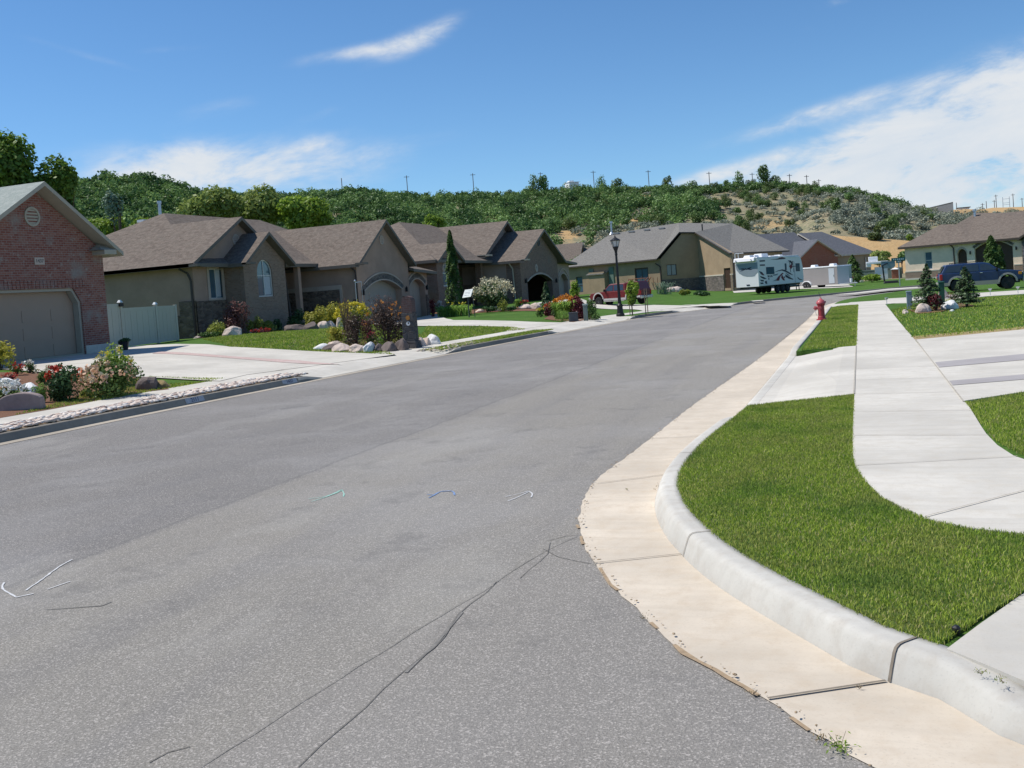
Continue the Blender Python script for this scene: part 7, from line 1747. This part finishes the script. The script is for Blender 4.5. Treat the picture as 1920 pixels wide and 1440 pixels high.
shrub('lime_mound','lime green cushion plant near the mailbox pillar',704,730,631,650,'lf_lily',600,.04,37,None,'plant',stem=False)
shrub('red_flower_plant','crimson flowers low in the middle of the flower island',688,708,624,650,'lf_rose',400,.045,38,[('fl_pink',14,.06,.3)],'flowers')
shrub('russet_shrub','orange-brown foliage in the middle of the flower island',678,704,596,648,'lf_purple',900,.06,39,[('fl_orange',14,.05,.4)])
# --- in front of the brown house
def column(nm,label,px,w_px,ytop,ybase,mat,n,leaf,seed,cat='tree',power=.55,off=.15,base=None,bw=1.):
    p=g(px,ybase,off) if base is None else Vector(base);q=mpp(p);h_=at(px,ytop,Y=p.y).z-p.z;w_=w_px*q/2;t=thing(nm,label,cat,p);rng=np.random.default_rng(seed)
    u=rng.random(n)**.8;a=rng.random(n)*6.283;prof=(1-u)**power*(.55+.45*np.minimum(1,u*6+.2))*bw;lump=1+.22*np.sin(a*3+u*19+seed)+.16*np.sin(a*5-u*31);r=w_*prof*lump*(.75+.3*rng.random(n))
    C=np.stack([np.cos(a)*r,np.sin(a)*r,u*h_*.985+.06],1);O=np.stack([np.cos(a),np.sin(a),.9+0*a],1);V,Fq=leaves(C,leaf,rng,.9,.5,.45,O);tn=.5+.5*np.sin(a*3+u*19+seed)
    npmesh('foliage',V,Fq,mat,np.clip(.55*rng.random(n)+.45*tn,0,1),parent=t);b=LB();b.tube((0,0,-.05),(0,0,h_*.8),.05+.012*h_,.02,7);b.build('trunk','bark',t,weld=False);return t
column('columnar_juniper','very tall narrow dark juniper in front of the brown house',855,33,430,592,'lf_arb',9000,.13,50,power=.62)
t=shrub('hydrangea','large hydrangea with many cream flower cones beside the white sign board',893,962,530,582,'lf_dk',3600,.13,51,None,'flowering shrub',lobes=12)
_p=Vector(t.location);_q=mpp(_p);_w=(962-893)*_q/2;_h=(at(925,530,Y=_p.y).z-_p.z);blooms('flowers','fl_cream',t,_w*1.0,_w*.85,_h*.55,_h*.5,95,.20,52,.25,10,1.9)
def strap(nm,label,px0,px1,ytop,ybase,n,seed,fl=None,mat='lf_lily',cat='flowers',base=None):
    pc=(px0+px1)/2;p=g(pc,ybase,.15) if base is None else Vector(base);q=mpp(p);w_=(px1-px0)*q/2;h_=max(.25,at(pc,ytop,Y=p.y).z-p.z);t=thing(nm,label,cat,p);rng=np.random.default_rng(seed);V=[];Fq=[];rn=[]
    for i in range(n):
        cx,cy=rng.uniform(-1,1)*w_*.85,rng.uniform(-1,1)*w_*.35;a=rng.random()*6.283;L=h_*(.6+.5*rng.random());wd=.012+.012*rng.random();d=np.array([math.cos(a),math.sin(a)]);s=np.array([-d[1],d[0]])*wd;r_=rn_=rng.random();b=len(V)
        for k,(u,z,ww) in enumerate(((0,0,1.),(.12,.55,1.),(.34,.85,.8),(.62,.72,.15))):
            c=np.array([cx,cy])+d*u*L;V.append((*(c-s*ww),z*L));V.append((*(c+s*ww),z*L))
        for k in range(3): Fq.append((b+2*k,b+2*k+1,b+2*k+3,b+2*k+2));rn.append(rn_)
    npmesh('leaves',np.array(V),np.array(Fq),mat,np.array(rn),parent=t)
    if fl:
        for fm,fn,fs in fl: blooms('flowers',fm,t,w_*.9,w_*.4,h_*.35,h_*.75,fn,fs,seed+3,.3,8)
    return t
strap('daylily_patch','leafy daylily patch with a few yellow blooms below the juniper',818,890,570,593,420,53,[('fl_yellow',5,.13)])
strap('daylily_patch','orange-flowering daylily patch near the utility boxes',1040,1084,560,598,420,54,[('fl_orange',46,.15)])
shrub('white_flower_plant','white-flowered upright plant at the left end of the brown house bed',816,832,566,592,'lf_blue',300,.08,55,[('fl_white',16,.10,.2)],'flowers')
shrub('dark_red_shrub','dark red shrub at the right corner of the third garage bay',806,818,564,594,'lf_barb',500,.1,56)
shrub('small_shrub','small round green shrub in front of the hydrangea',932,952,562,584,'lf_goldg',500,.10,57)
shrub('lime_plant','lime green upright plant by the brown wall corner',966,982,556,576,'lf_lily',380,.12,58,None,'plant')
shrub('red_flower_plant','red flowering plant before the open garage',976,992,564,577,'lf_rose',300,.1,59,[('fl_red',16,.1,.3)],'flowers')
shrub('low_green_plant','low dark green plants on the edge of the brown house bed',905,932,574,586,'lf_dk',500,.1,60,None,'plant',stem=False)
shrub('low_green_plant','low green leafy plants right of the small round shrub',950,968,574,584,'lf_dk',420,.1,61,None,'plant',stem=False)
column('garage_conifer','narrow grey-green conifer hiding the right side of the open garage',1027,26,530,588,'lf_spruce',2600,.12,62,power=.8)
column('dwarf_cypress','small pointed green cypress among the orange daylilies',1041,13,556,595,'lf_arb',1500,.08,63,'shrub',.8)
shrub('rust_shrub','reddish flowering shrub left of the small pointed cypress',1020,1042,568,592,'lf_barb',900,.08,64,[('fl_red',26,.08,.3)],'flowers')
shrub('yellow_flower_plant','small plant with two yellow blooms at the left of the bed',1006,1024,578,594,'lf_rose',420,.07,65,[('fl_yellow',5,.12,.3)],'flowers')
shrub('lime_mound','round lime green mound in front of the orange daylilies',1038,1072,582,603,'lf_lily',1700,.05,66,None,'shrub',asp=.3)
shrub('barberry','large dark red barberry behind the utility pedestals',1066,1102,548,598,'lf_barb',3000,.08,67)
shrub('clipped_ball_shrub','round clipped dark green shrub right of the pedestals',1096,1116,567,600,'lf_arb',2200,.06,68,None,lobes=2,lobe=.9,shell=.92)
shrub('low_green_plant','low spreading green plant right of the clipped ball shrub',1108,1126,590,601,'lf_arb',500,.06,69,None,'plant',stem=False)
# --- young street tree with stakes
def youngtree():
    p=g(1186,591,.15);h_=at(1180,519,Y=p.y).z-p.z;q=mpp(p);t=thing('street_tree','young staked street tree in front of the maroon pickup','tree',p);b=LB();b.tube((0,0,-.05),(0,0,h_*.45),.035,.03,7);b.tube((0,0,h_*.45),(.1,0,h_*.9),.03,.01,6)
    for i in range(9): a=i*2.4;z=h_*(.4+.05*i);b.tube((0,0,z),(math.cos(a)*.6,math.sin(a)*.6,z+.35),.014,.005,5)
    b.build('trunk','bark',t,weld=False);foliage('foliage','lf_bright',t,16*q,15*q,h_*.34,h_*.66,2000,.13,90,9,.42,.5,.35,.7)
    foliage('lower_foliage','lf_bright',t,9*q,9*q,h_*.2,h_*.42,600,.12,91,5,.5,.5)
    for px,py,lab in ((1181.5,590,'left wooden stake of the young street tree'),(1211,589,'middle wooden stake right of the young street tree'),(1215,588,'right wooden stake of the young street tree')):
        pp=g(px,py,.15);s=thing('tree_stake',lab,'stake',pp);b=LB();b.tube((0,0,-.05),(0,0,1.25),.025,.022,6);b.build('stake','wood',s,weld=False)
youngtree()
# --- house on the bend
def spiky(label,px0,px1,ytop,ybase,seed): return strap('spiky_plant',label,px0,px1,ytop,ybase,90,seed,None,'lf_blue','plant')
spiky('pale spiky yucca-like plant at the corner of the grey-roofed house',1230,1262,526,552,92)
shrub('small_shrub','small olive shrub before the stone base of the grey-roofed house',1275,1294,543,554,'lf_goldg',500,.2,93)
shrub('small_shrub','dark small shrub in the wall shadow of the grey-roofed house',1303,1330,546,555,'lf_dk',500,.2,94)
shrub('bush_in_gap','light green bush in the gap left of the pickup',1070,1090,530,574,'lf_bright',600,.16,95)
column('pyramid_conifer','dark green pyramid conifer between the cargo trailer and fence',1601,40,478,529,'lf_arb',2600,.22,96,power=.8)
shrub('low_shrub','low green shrub at the foot of the pyramid conifer',1600,1618,514,530,'lf_arb',600,.16,97)
shrub('yellow_green_shrub','bright yellow-green hedge shrub before the dark fence',1616,1656,515,529.5,'lf_bright',1500,.16,98)
shrub('small_shrub','small reddish shrub at the nose of the cargo trailer',1582,1600,516,530,'lf_purple',500,.16,99)
column('tall_arborvitae','tall dark green arborvitae before the cream house garage',1862,32,442,524,'lf_arb',5200,.22,100,power=.55)
column('arborvitae','shorter arborvitae touching the tall one on its right',1877,18,462,522,'lf_arb',2400,.22,101,power=.5)
# --- spruces
def spruce(label,px,ybase,ytop,wpx,seed,rzm=1.):
    p=g(px,ybase,.15);q=mpp(p);h_=at(px,ytop,Y=p.y).z-p.z;w_=wpx*q/2;t=thing('young_spruce',label,'tree',p);rng=np.random.default_rng(seed);b=LB();b.tube((0,0,-.05),(0,0,h_*.97),.05,.01,7);C=[];O=[];tn=[]
    z=h_*.14;k=0
    while z<h_*.97:
        u=z/h_;L=w_*(1-u)**.8*1.08;nb=int(7+5*(1-u))
        for j in range(nb):
            a=rng.random()*6.283;l=L*(.7+.4*rng.random());tip=np.array([math.cos(a)*l,math.sin(a)*l,-l*.10+rng.normal()*.02+ (.12*l)]);b.tube((0,0,z),(tip[0]*.8,tip[1]*.8,z+tip[2]*.8),.010,.004,4)
            m=int(40*l/w_)+9
            for i in range(m):
                s=rng.random()**.7;side=rng.normal()*.09*l*(1.2-s)*2;C.append((tip[0]*s-math.sin(a)*side,tip[1]*s+math.cos(a)*side,z+tip[2]*s-.04*s+rng.normal()*.012-abs(side)*.25));O.append((math.cos(a)*.5,math.sin(a)*.5,.5));tn.append(s)
        z+=h_*.042*(1+.3*rng.random())
    b.build('trunk','bark',t,weld=False);C=np.array(C);O=np.array(O);V,Fq=leaves(C,.075,rng,.5,.45,.4,O);npmesh('needles',V,Fq,'lf_spruce',np.clip(.35*rng.random(len(C))+.65*np.array(tn)**2,0,1),parent=t);return t
spruce('left young spruce with sparse drooping branches on the right lawn',1742,583,492,68,110)
spruce('right young spruce, fuller, standing alone on the right lawn',1813,575,496,66,111)
shrub('barberry','dark red barberry at the foot of the left young spruce',1742,1770,548,583,'lf_barb',1800,.035,112)
shrub('barberry','small red barberry sprig between the two young spruces',1774,1794,546,565,'lf_barb',420,.035,113)
shrub('groundcover_plant','yellow-green groundcover beside the pinkish boulder',1706,1748,564,582,'lf_bright',1100,.035,114,None,'plant',stem=False,yscale=.8)
# --- trees behind the houses
def tree(nm,label,px,ycrown,rpx,rypx,dist,mat,n,leaf,seed,lobes=11,lobe=.48,shell=.7,group=None,cat='tree',ryf=1.,drop=0.):
    d=ray(px,ycrown);s=dist/math.hypot(d.x,d.y);c=Vector((d.x*s,d.y*s,H+d.z*s));q=mpp(c);rx=rpx*q;rz=rypx*q;a_=math.atan2(c.x,c.y);zb_=T(c.x,c.y)-.3 if dist<100 else hillz(a_,dist)-.1
    t=thing(nm,label,cat,(c.x,c.y,zb_),0,group);hc=c.z-zb_;foliage('crown',mat,t,rx,rx*ryf,rz,hc,n,leaf,seed,lobes,lobe,shell,.35,.75,1.2,drop=drop)
    b=LB();rng=random.Random(seed);r0=.06+.018*hc;b.tube((0,0,-.2),(0,0,hc*.7),r0,r0*.6,8)
    for i in range(7): a=rng.random()*6.28;b.tube((0,0,hc*.45),(math.cos(a)*rx*.6,math.sin(a)*rx*.6,hc+rz*rng.uniform(-.2,.5)),r0*.45,r0*.12,5)
    b.build('trunk','bark',t,weld=False);return t
tree('maple_tree','tall dark green tree behind the brick house at the left edge',10,345,62,82,68,'lf_big',15000,.27,120,14)
tree('maple_tree','rounded green tree behind the ridge of the brick house roof',104,385,58,80,67,'lf_big',14000,.25,121,14)
tree('bright_tree','bright yellow-green tree between the brick and stucco houses',196,432,46,36,82,'lf_bright',6000,.26,122,10)
tree('bright_tree','low light green foliage at the left above the stucco house roof',262,432,34,22,92,'lf_bright',2600,.28,123,8)
tree('sparse_poplar','thin sparse poplar with glinting leaves above the bright tree',215,392,20,32,80,'lf_blue',900,.22,124,8,.6,.3)
tree('yellow_green_tree','broad yellow-green tree left of three behind the stucco house',412,390,58,36,92,'lf_yel',9000,.34,125,13)
tree('yellow_green_tree','middle yellow-green tree of three behind the stucco house ridge',490,396,56,40,96,'lf_yel',9000,.34,126,13)
tree('yellow_green_tree','right-hand bright tree of three above the garage wing roof',572,402,54,36,94,'lf_bright',9000,.33,127,13)
tree('bright_bush','small bright green tree top above the brown house roof',812,418,20,16,100,'lf_bright',1400,.3,128,7)
tree('bright_bush','green bush behind the fence near the street name sign',1652,486,26,14,138,'lf_yel',1500,.4,129,7)
tree('dark_bush','round dark green bush on the bare bank right of the slate roof',1644,441,17,17,172,'lf_oakhill',1500,.4,130,6)
tree('bright_bush','small light green bush on the bare bank',1707,446,9,7,176,'lf_bright',500,.4,131,5)
tree('dark_bush','dark bush beside the left eave of the cream house',1690,478,12,14,150,'lf_oakhill',700,.4,132,5)
# --- hillside vegetation
HB=[]
def hillpos(px,t):
    a=float(np.interp(px,PXT,AZT[:,0]));d0=np.interp(px,PXT,AZT[:,2]);d1=np.interp(px,PXT,AZT[:,3]);d=d0+(d1-d0)*t
    return d*math.sin(a),d*math.cos(a),hillz(a,d)
def mergebush(name,label,items,mat,seed,nleaf,leaf):
    rng=np.random.default_rng(seed);Vs=[];Fs=[];Rn=[];b=0
    for (x,y,z,r,h_,tone) in items:
        n=int(nleaf*(r/2.4)**1.3)+30;C,O,tn=crownpts(rng,n,r,r,h_*.6,5,.55,.8,.7);C+=np.array([x,y,z+h_*.42])
        V,Fq=leaves(C,leaf,rng,.5,.8,.4,O);Vs.append(V);Fs.append(Fq+b);b+=len(V);Rn.append(np.clip(tone+.35*(rng.random(n)-.5)+.2*(tn-.5),0,1))
    o=npmesh(name,np.vstack(Vs),np.vstack(Fs),mat,np.concatenate(Rn));tag(o,label,'scrub',kind='stuff');return o
rng_=random.Random(11);L1=[];L2=[]
def dens(px,t):
    v=mnoise.noise(Vector((px*.012,t*3.,5.)))
    if px<1040: return 1.
    if px<1360: 
        b=0
        for cx_,cy_,rx,ry in ((1075,.42,44,.10),(1180,.42,75,.13),(1205,.90,34,.10),(1335,.80,42,.13),(1200,.25,150,.16),(1310,.3,60,.2),(1200,.62,24,.10)):
            if ((px-cx_)/rx)**2+((t-cy_)/ry)**2<1.3: b=1
        return .04 if b else (.95 if t>.45 else .7)
    return .10+.25*(v>.1)
N=0
for i in range(9500):
    px=rng_.uniform(-700,1350);t=rng_.random()**.9;t=t*1.03
    if rng_.random()>dens(px,t): continue
    x,y,z=hillpos(px,min(t,1.03));r=rng_.choice([rng_.uniform(.9,1.6),rng_.uniform(1.3,2.3)])*(.75 if t>.9 else (.85 if px<420 else 1.))*(1.2 if px>1040 and t<.9 else 1.);v=mnoise.noise(Vector((px*.02,t*8.,0.)))
    L1.append((x,y,z,r,r*rng_.uniform(1.1,1.7),min(1,max(0,.40+.75*v+rng_.uniform(-.25,.25)))))
for i in range(260):
    px=rng_.uniform(1080,1700);t=rng_.uniform(.93,1.01);x,y,z=hillpos(px,t);r=rng_.uniform(1.,2.2);L1.append((x,y,z,r,r*1.3,rng_.uniform(.1,.7)))
for i in range(2500):
    px=rng_.uniform(1060,2100);t=rng_.random()
    if px>1500 and t<.15: continue
    v=mnoise.noise(Vector((px*.012,t*5.,9.)));p_=.55+.8*v+(.35 if px>1560 else 0)-(1. if t>.8 and px>1730 else 0)
    if px<1380: p_=.75 if dens(px,t)<.5 else .0
    if rng_.random()>p_: continue
    x,y,z=hillpos(px,t);r=rng_.uniform(.6,1.5)+(.4 if px>1560 else 0);L2.append((x,y,z,r,r*rng_.uniform(.7,1.1),rng_.random()))
mergebush('oak_scrub','dense green oak scrub covering the left and middle hillside',L1,'lf_oakhill',21,170,.48)
mergebush('sagebrush','grey-green sagebrush covering the open right hillside',L2,'lf_sage',22,170,.38)
# hillside trees one can tell apart
protos=[]
for k in range(6):
    t=bpy.data.objects.new('hillside_tree',None);COL.objects.link(t);rx=[2.4,2.9,2.2,3.2,2.6,2.0][k];rz=[2.3,2.2,2.9,2.4,3.1,1.9][k];hc=rz*.78
    foliage('crown','lf_oakhill',t,rx,rx,rz,hc,900,.42,200+k,8,.45,.7,.45,.8,1.1);b=LB();b.tube((0,0,-.6),(0,0,hc*.7),.16,.1,6);b.build('trunk','bark',t,weld=False);protos.append(t)
used=[False]*6
def htree(px,t,sc,lab,group,k=None,zs=1.,y_top=None,dist=None):
    k=rng_.randrange(6) if k is None else k;x,y,z=hillpos(px,t);s=(sc,sc,sc*zs);rz_=rng_.random()*6.28
    if not used[k]:
        used[k]=True;o=protos[k];o.location=(x,y,z);o.rotation_euler=(0,0,rz_);o.scale=s
    else: o=copytree(protos[k],(x,y,z),rz_,s)
    tag(o,lab,'tree',group)
    if not group and 'group' in o: del o['group']
    return o
SKT=[(955,1.,.75),(985,1.,.8),(1004,1.,1.5),(1019,1.,1.55),(1040,1.,1.0),(1056,1.,1.05),(1092,1.,.85),(1128,1.,1.3),(1158,1.,1.4),(1183,1.,.8),(1205,.99,.95),(1228,.99,1.),(1253,.99,1.3),(1274,.99,1.05),(1296,.99,1.25),(1318,1.,.9),(1340,1.,1.15),(1362,1.,.95),(1388,1.,1.3),(1408,1.,1.1),(1432,1.,1.8),(1452,1.,1.3),(1474,1.,1.),(1492,1.,1.15),(1512,1.,1.1),(1530,1.,1.),(1561,1.,1.1),(1602,1.,.9),(1640,1.,1.0),(1655,1.,.75),(1680,.98,.9)]
nn_=['small','rounded','tall twin-lobed','tall dense','thin-trunked','leaning','lone small','pale-edged','broad light green','low','squat','bushy','large rounded','dark','very full','low dark','medium','narrow','wide','layered','tallest irregular','stout','plain rounded','olive','greyish','end','windswept open','solitary','dark flat-topped','tiny','last low']
for i,(px,t,sc) in enumerate(SKT):
    near=PL[min(range(len(PL)),key=lambda j:abs(PL[j][0]-px))][0]
    idx=[q[0] for q in PL].index(near);side='left' if px<near else 'right'
    htree(px,t*.985,sc*.66,'%s tree on the skyline, just %s of the %s ridge pole'%(nn_[i],side,['first','second','third','fourth','fifth','sixth','seventh','eighth','ninth','tenth','eleventh','twelfth','thirteenth','fourteenth','fifteenth','sixteenth','seventeenth','eighteenth','nineteenth'][idx]),'trees standing on the skyline',zs=1.25 if sc>1.2 else 1.05)
for i in range(105):
    px=rng_.uniform(1330,1620);t=rng_.choice([rng_.uniform(.62,.95),rng_.uniform(.62,.95),rng_.uniform(.3,.6)])
    if mnoise.noise(Vector((px*.018,t*6.,2.)))<-.03: continue
    htree(px,t,rng_.uniform(.4,.72),'green bushy tree, one of many alike scattered over the open hillside','scattered hillside trees')
for i in range(26):
    px=rng_.uniform(1600,1760);t=rng_.uniform(.25,.9)
    htree(px,t,rng_.uniform(.4,.65),'green bushy tree, one of many alike scattered over the open hillside','scattered hillside trees')
for i in range(60):
    px=rng_.uniform(1040,1330);t=rng_.uniform(.5,.97)
    htree(px,t,rng_.uniform(.5,.8),'green bushy tree, one of many alike scattered over the open hillside','scattered hillside trees')
for i in range(6):
    if not used[i]: htree(1400+i*8,.6,.8,'green bushy tree, one of many alike scattered over the open hillside','scattered hillside trees',i)
# --- grass blades
def inpoly(P_,poly):
    x,y=P_[:,0],P_[:,1];c=np.zeros(len(P_),bool);n=len(poly)
    for i in range(n):
        x0,y0=poly[i];x1,y1=poly[i-1]
        if y0==y1: continue
        m=((y0>y)!=(y1>y))&(x<(x1-x0)*(y-y0)/(y1-y0)+x0);c^=m
    return c
def mgrass():
    m,t,o=newmat('grass_blades');a=t.new('ShaderNodeAttribute',attribute_name='rnd').outputs['Fac'];v=pos(t)
    col=t.ramp(a,(0.,(.17,.25,.03)),(.35,(.30,.41,.05)),(.7,(.43,.53,.09)),(.84,(.54,.55,.16)),(.93,(.50,.44,.2)),(1.,(.6,.5,.3)))
    n=t.smooth(t.noise(v,2.2,5.,.65),.42,.64);col=t.mix(t.math('MULTIPLY',n,.55),col,(.33,.34,.10))
    n=t.smooth(t.noise(v,.9,4.,.6),.5,.68);col=t.mix(t.math('MULTIPLY',n,.5),col,(.09,.22,.035))
    d=t.new('ShaderNodeBsdfDiffuse',{'Color':col});tr=t.new('ShaderNodeBsdfTranslucent',{'Color':col});mx=t.new('ShaderNodeMixShader',{0:.3,1:d.outputs[0],2:tr.outputs[0]});t.l.new(mx.outputs[0],o.inputs[0]);return m
M['blades']=mgrass()
def blades(poly,n,h_,w_,seed,label,z0=.14,edge=0,zfun=None):
    rng=np.random.default_rng(seed);poly=[tuple(p) for p in poly];A=np.array(poly);lo,hi=A.min(0),A.max(0);P_=[];k=0
    while k<n:
        q=rng.random((n,2))*(hi-lo)+lo;q=q[inpoly(q,poly)];P_.append(q);k+=len(q)
    P_=np.vstack(P_)[:n]
    if edge:
        E=[];per=0
        for i in range(len(poly)):
            a=np.array(poly[i-1]);b=np.array(poly[i]);L=np.linalg.norm(b-a)
            m=int(L*edge);E.append(a+(b-a)*rng.random((m,1))+rng.normal(size=(m,2))*.008)
        P_=np.vstack([P_]+E)
    n=len(P_);z=np.array([T(float(x),float(y)) for x,y in P_]) if zfun is None else zfun(P_)
    z=z+z0;a=rng.random(n)*6.283;lean=rng.random(n)*.9*h_;hh=h_*(.5+.8*rng.random(n));ww=w_*(.6+.8*rng.random(n));d=np.stack([np.cos(a),np.sin(a)],1);b=rng.random(n)*6.283;s=np.stack([np.cos(b),np.sin(b)],1)*ww[:,None]/2
    B=np.column_stack([P_,z]);T1=np.column_stack([P_+d*lean[:,None]*.35,z+hh*.6]);T2=np.column_stack([P_+d*lean[:,None],z+hh])
    S=np.column_stack([s,np.zeros(n)]);V=np.stack([B-S,B+S,T1+S*.8,T1-S*.8,T2],1).reshape(-1,3);i5=np.arange(n)[:,None]*5
    F4=i5+np.array([[0,1,2,3]]);F3=i5+np.array([[3,2,4,4]])
    # triangles as separate mesh faces of 3
    F_=np.vstack([i5+np.array([[0,1,2]]),i5+np.array([[0,2,3]]),i5+np.array([[3,2,4]])]);rn=rng.random(n);o=npmesh('grass',V,F_,'blades',np.tile(rn,3));tag(o,label,'grass',kind='stuff');return o
blades(NLP,150000,.024,.0048,1,'short green grass of the near lawn strip inside the curved kerb',.145,220)
blades([(1.03,12.1),(1.72,12.8),(3.2,13.3),(3.2,9.2),(1.25,8.7),(1.14,8.95),(1.04,9.6)],60000,.03,.005,2,'green grass right of the pavement at the right edge',.145,140)
blades([(-1.19,20.55),(-1.15,29.6),(-1.13,36),(-1.14,41.3),(-.85,42.6),(-.17,42.7),(-.17,30),(-.17,20.95)],42000,.045,.011,3,'green grass of the strip around the fire hydrant',.14,60,lambda P_:np.array([T(float(x),float(y))-.0 for x,y in P_]))
blades([(.93,22.3),(3.2,23.5),(14,30),(14,46),(6,42.5),(3.3,43.3),(1.7,39.6),(.9,36)],52000,.05,.018,4,'green grass of the right lawn around the young spruces',.13)
e1_=[tuple(p) for p in cutpl(offs(LK,SW1+.05),20.,13.)] or []
blades([(-14.6,20.1),(-14.9,14.)]+G([(262,709),(300,721),(402,715.5),(350,711.5),(262,706)]),7000,.05,.018,5,'green grass wedge beside the rose bed',.14)
pe=cutpl(offs(LK,SW1+.06),27.6,36.4)
blades([tuple(p) for p in pe]+G([(985,617.8),(960,613.6),(900,612),(800,612),(790,628),(560,612),(380,636),(430,651),(560,658),(680,663),(742,665.5)]),60000,.06,.03,6,'green grass of the stucco house front lawn',.14)
se=cutpl(offs(LK,.18),27.5,36.5);sf=cutpl(offs(LK,SW0-.02),27.5,36.5)
blades([tuple(p) for p in se]+[tuple(p) for p in sf[::-1]],9000,.05,.02,7,'grass of the narrow verge by the second kerb',.14,30)
# weeds in the gutter joints
def weed(label,px,py,h_,n,mat,seed,off=.01):
    p=g(px,py,off);t=thing('weed',label,'weed',p);rng=np.random.default_rng(seed);b=LB()
    for i in range(max(3,n//12)): a=rng.random()*6.28;b.tube((0,0,0),(math.cos(a)*h_*.7,math.sin(a)*h_*.7,h_*(.3+.7*rng.random())),.0015,.001,4)
    b.build('stems','wood',t,weld=False);C=rng.normal(size=(n,3))*np.array([h_*.5,h_*.5,h_*.3]);C[:,2]=np.abs(C[:,2])+.004;V,Fq=leaves(C,h_*.32,rng,.5,.35);npmesh('leaves',V,Fq,mat,rng.random(n),parent=t)
M['lf_dry']=mleaf('dry_leaves',(.22,.15,.07),(.42,.33,.18),.2)
weed('green weed at the gutter edge near the bottom of the photo',1575,1402,.055,70,'lf_bright',1)
weed('dry weed left of the green weed at the gutter edge',1540,1388,.04,40,'lf_dry',2)
weed('brown dry tuft on the asphalt edge by the last gutter joint',1412,1302,.03,36,'lf_dry',3)
weed('dry brown tuft along the curved gutter edge',1205,1160,.028,34,'lf_dry',4)
weed('small dry weed in the gutter joint by the kerb',1612,1291,.022,26,'lf_dry',5)
weed('upper green weed between kerb and ramp at right',1840,1264,.03,34,'lf_goldg',6,.15)
weed('lower green weed between kerb and ramp at right',1880,1280,.03,34,'lf_goldg',7,.15)
weed('dry sprig at the kerb foot beside the far gutter joint',1236,916,.05,22,'lf_dry',8)
weed('small dry weed in the middle of the far gutter joint',1176,919,.025,20,'lf_goldg',9)
# ------------------------------------------------------------------ pieces that stand apart become parts of their own
def splitpieces(o):
    bm=bmesh.new();bm.from_mesh(o.data);bmesh.ops.remove_doubles(bm,verts=bm.verts,dist=.004);bm.verts.ensure_lookup_table();seen=set();isl=[]
    for v in bm.verts:
        if v.index in seen: continue
        st=[v];seen.add(v.index);cur=[]
        while st:
            a=st.pop();cur.append(a)
            for e in a.link_edges:
                b=e.other_vert(a)
                if b.index not in seen: seen.add(b.index);st.append(b)
        isl.append(cur)
    if len(isl)<2 or len(isl)>12: bm.free();return
    me0=o.data
    for k,cur in enumerate(isl):
        ids={v.index for v in cur};fs=[f for f in bm.faces if f.verts[0].index in ids]
        if not fs: continue
        nb=bmesh.new();mp={v.index:nb.verts.new(v.co) for v in cur}
        for f in fs:
            try: q=nb.faces.new([mp[v.index] for v in f.verts]);q.material_index=f.material_index;q.smooth=f.smooth
            except ValueError: pass
        me=bpy.data.meshes.new(o.name.split('.')[0]);nb.to_mesh(me);nb.free();boxuv(me)
        for m in me0.materials: me.materials.append(m)
        if k==0: o.data=me
        else:
            c=bpy.data.objects.new(o.name.split('.')[0],me);COL.objects.link(c);c.parent=o.parent;c.location=o.location;c.rotation_euler=o.rotation_euler
    bm.free()
SPL={'stone_wainscot','stone_arch','eave_return','wainscot_cap','shutter','brick_wainscot','foundation','mirror','side_window','canopy_window','rocker_cladding','trim','door_seam','brick_bay','grey_graphic'}
for o in list(bpy.data.objects):
    if o.type=='MESH' and o.parent is not None and o.name.split('.')[0] in SPL: splitpieces(o)
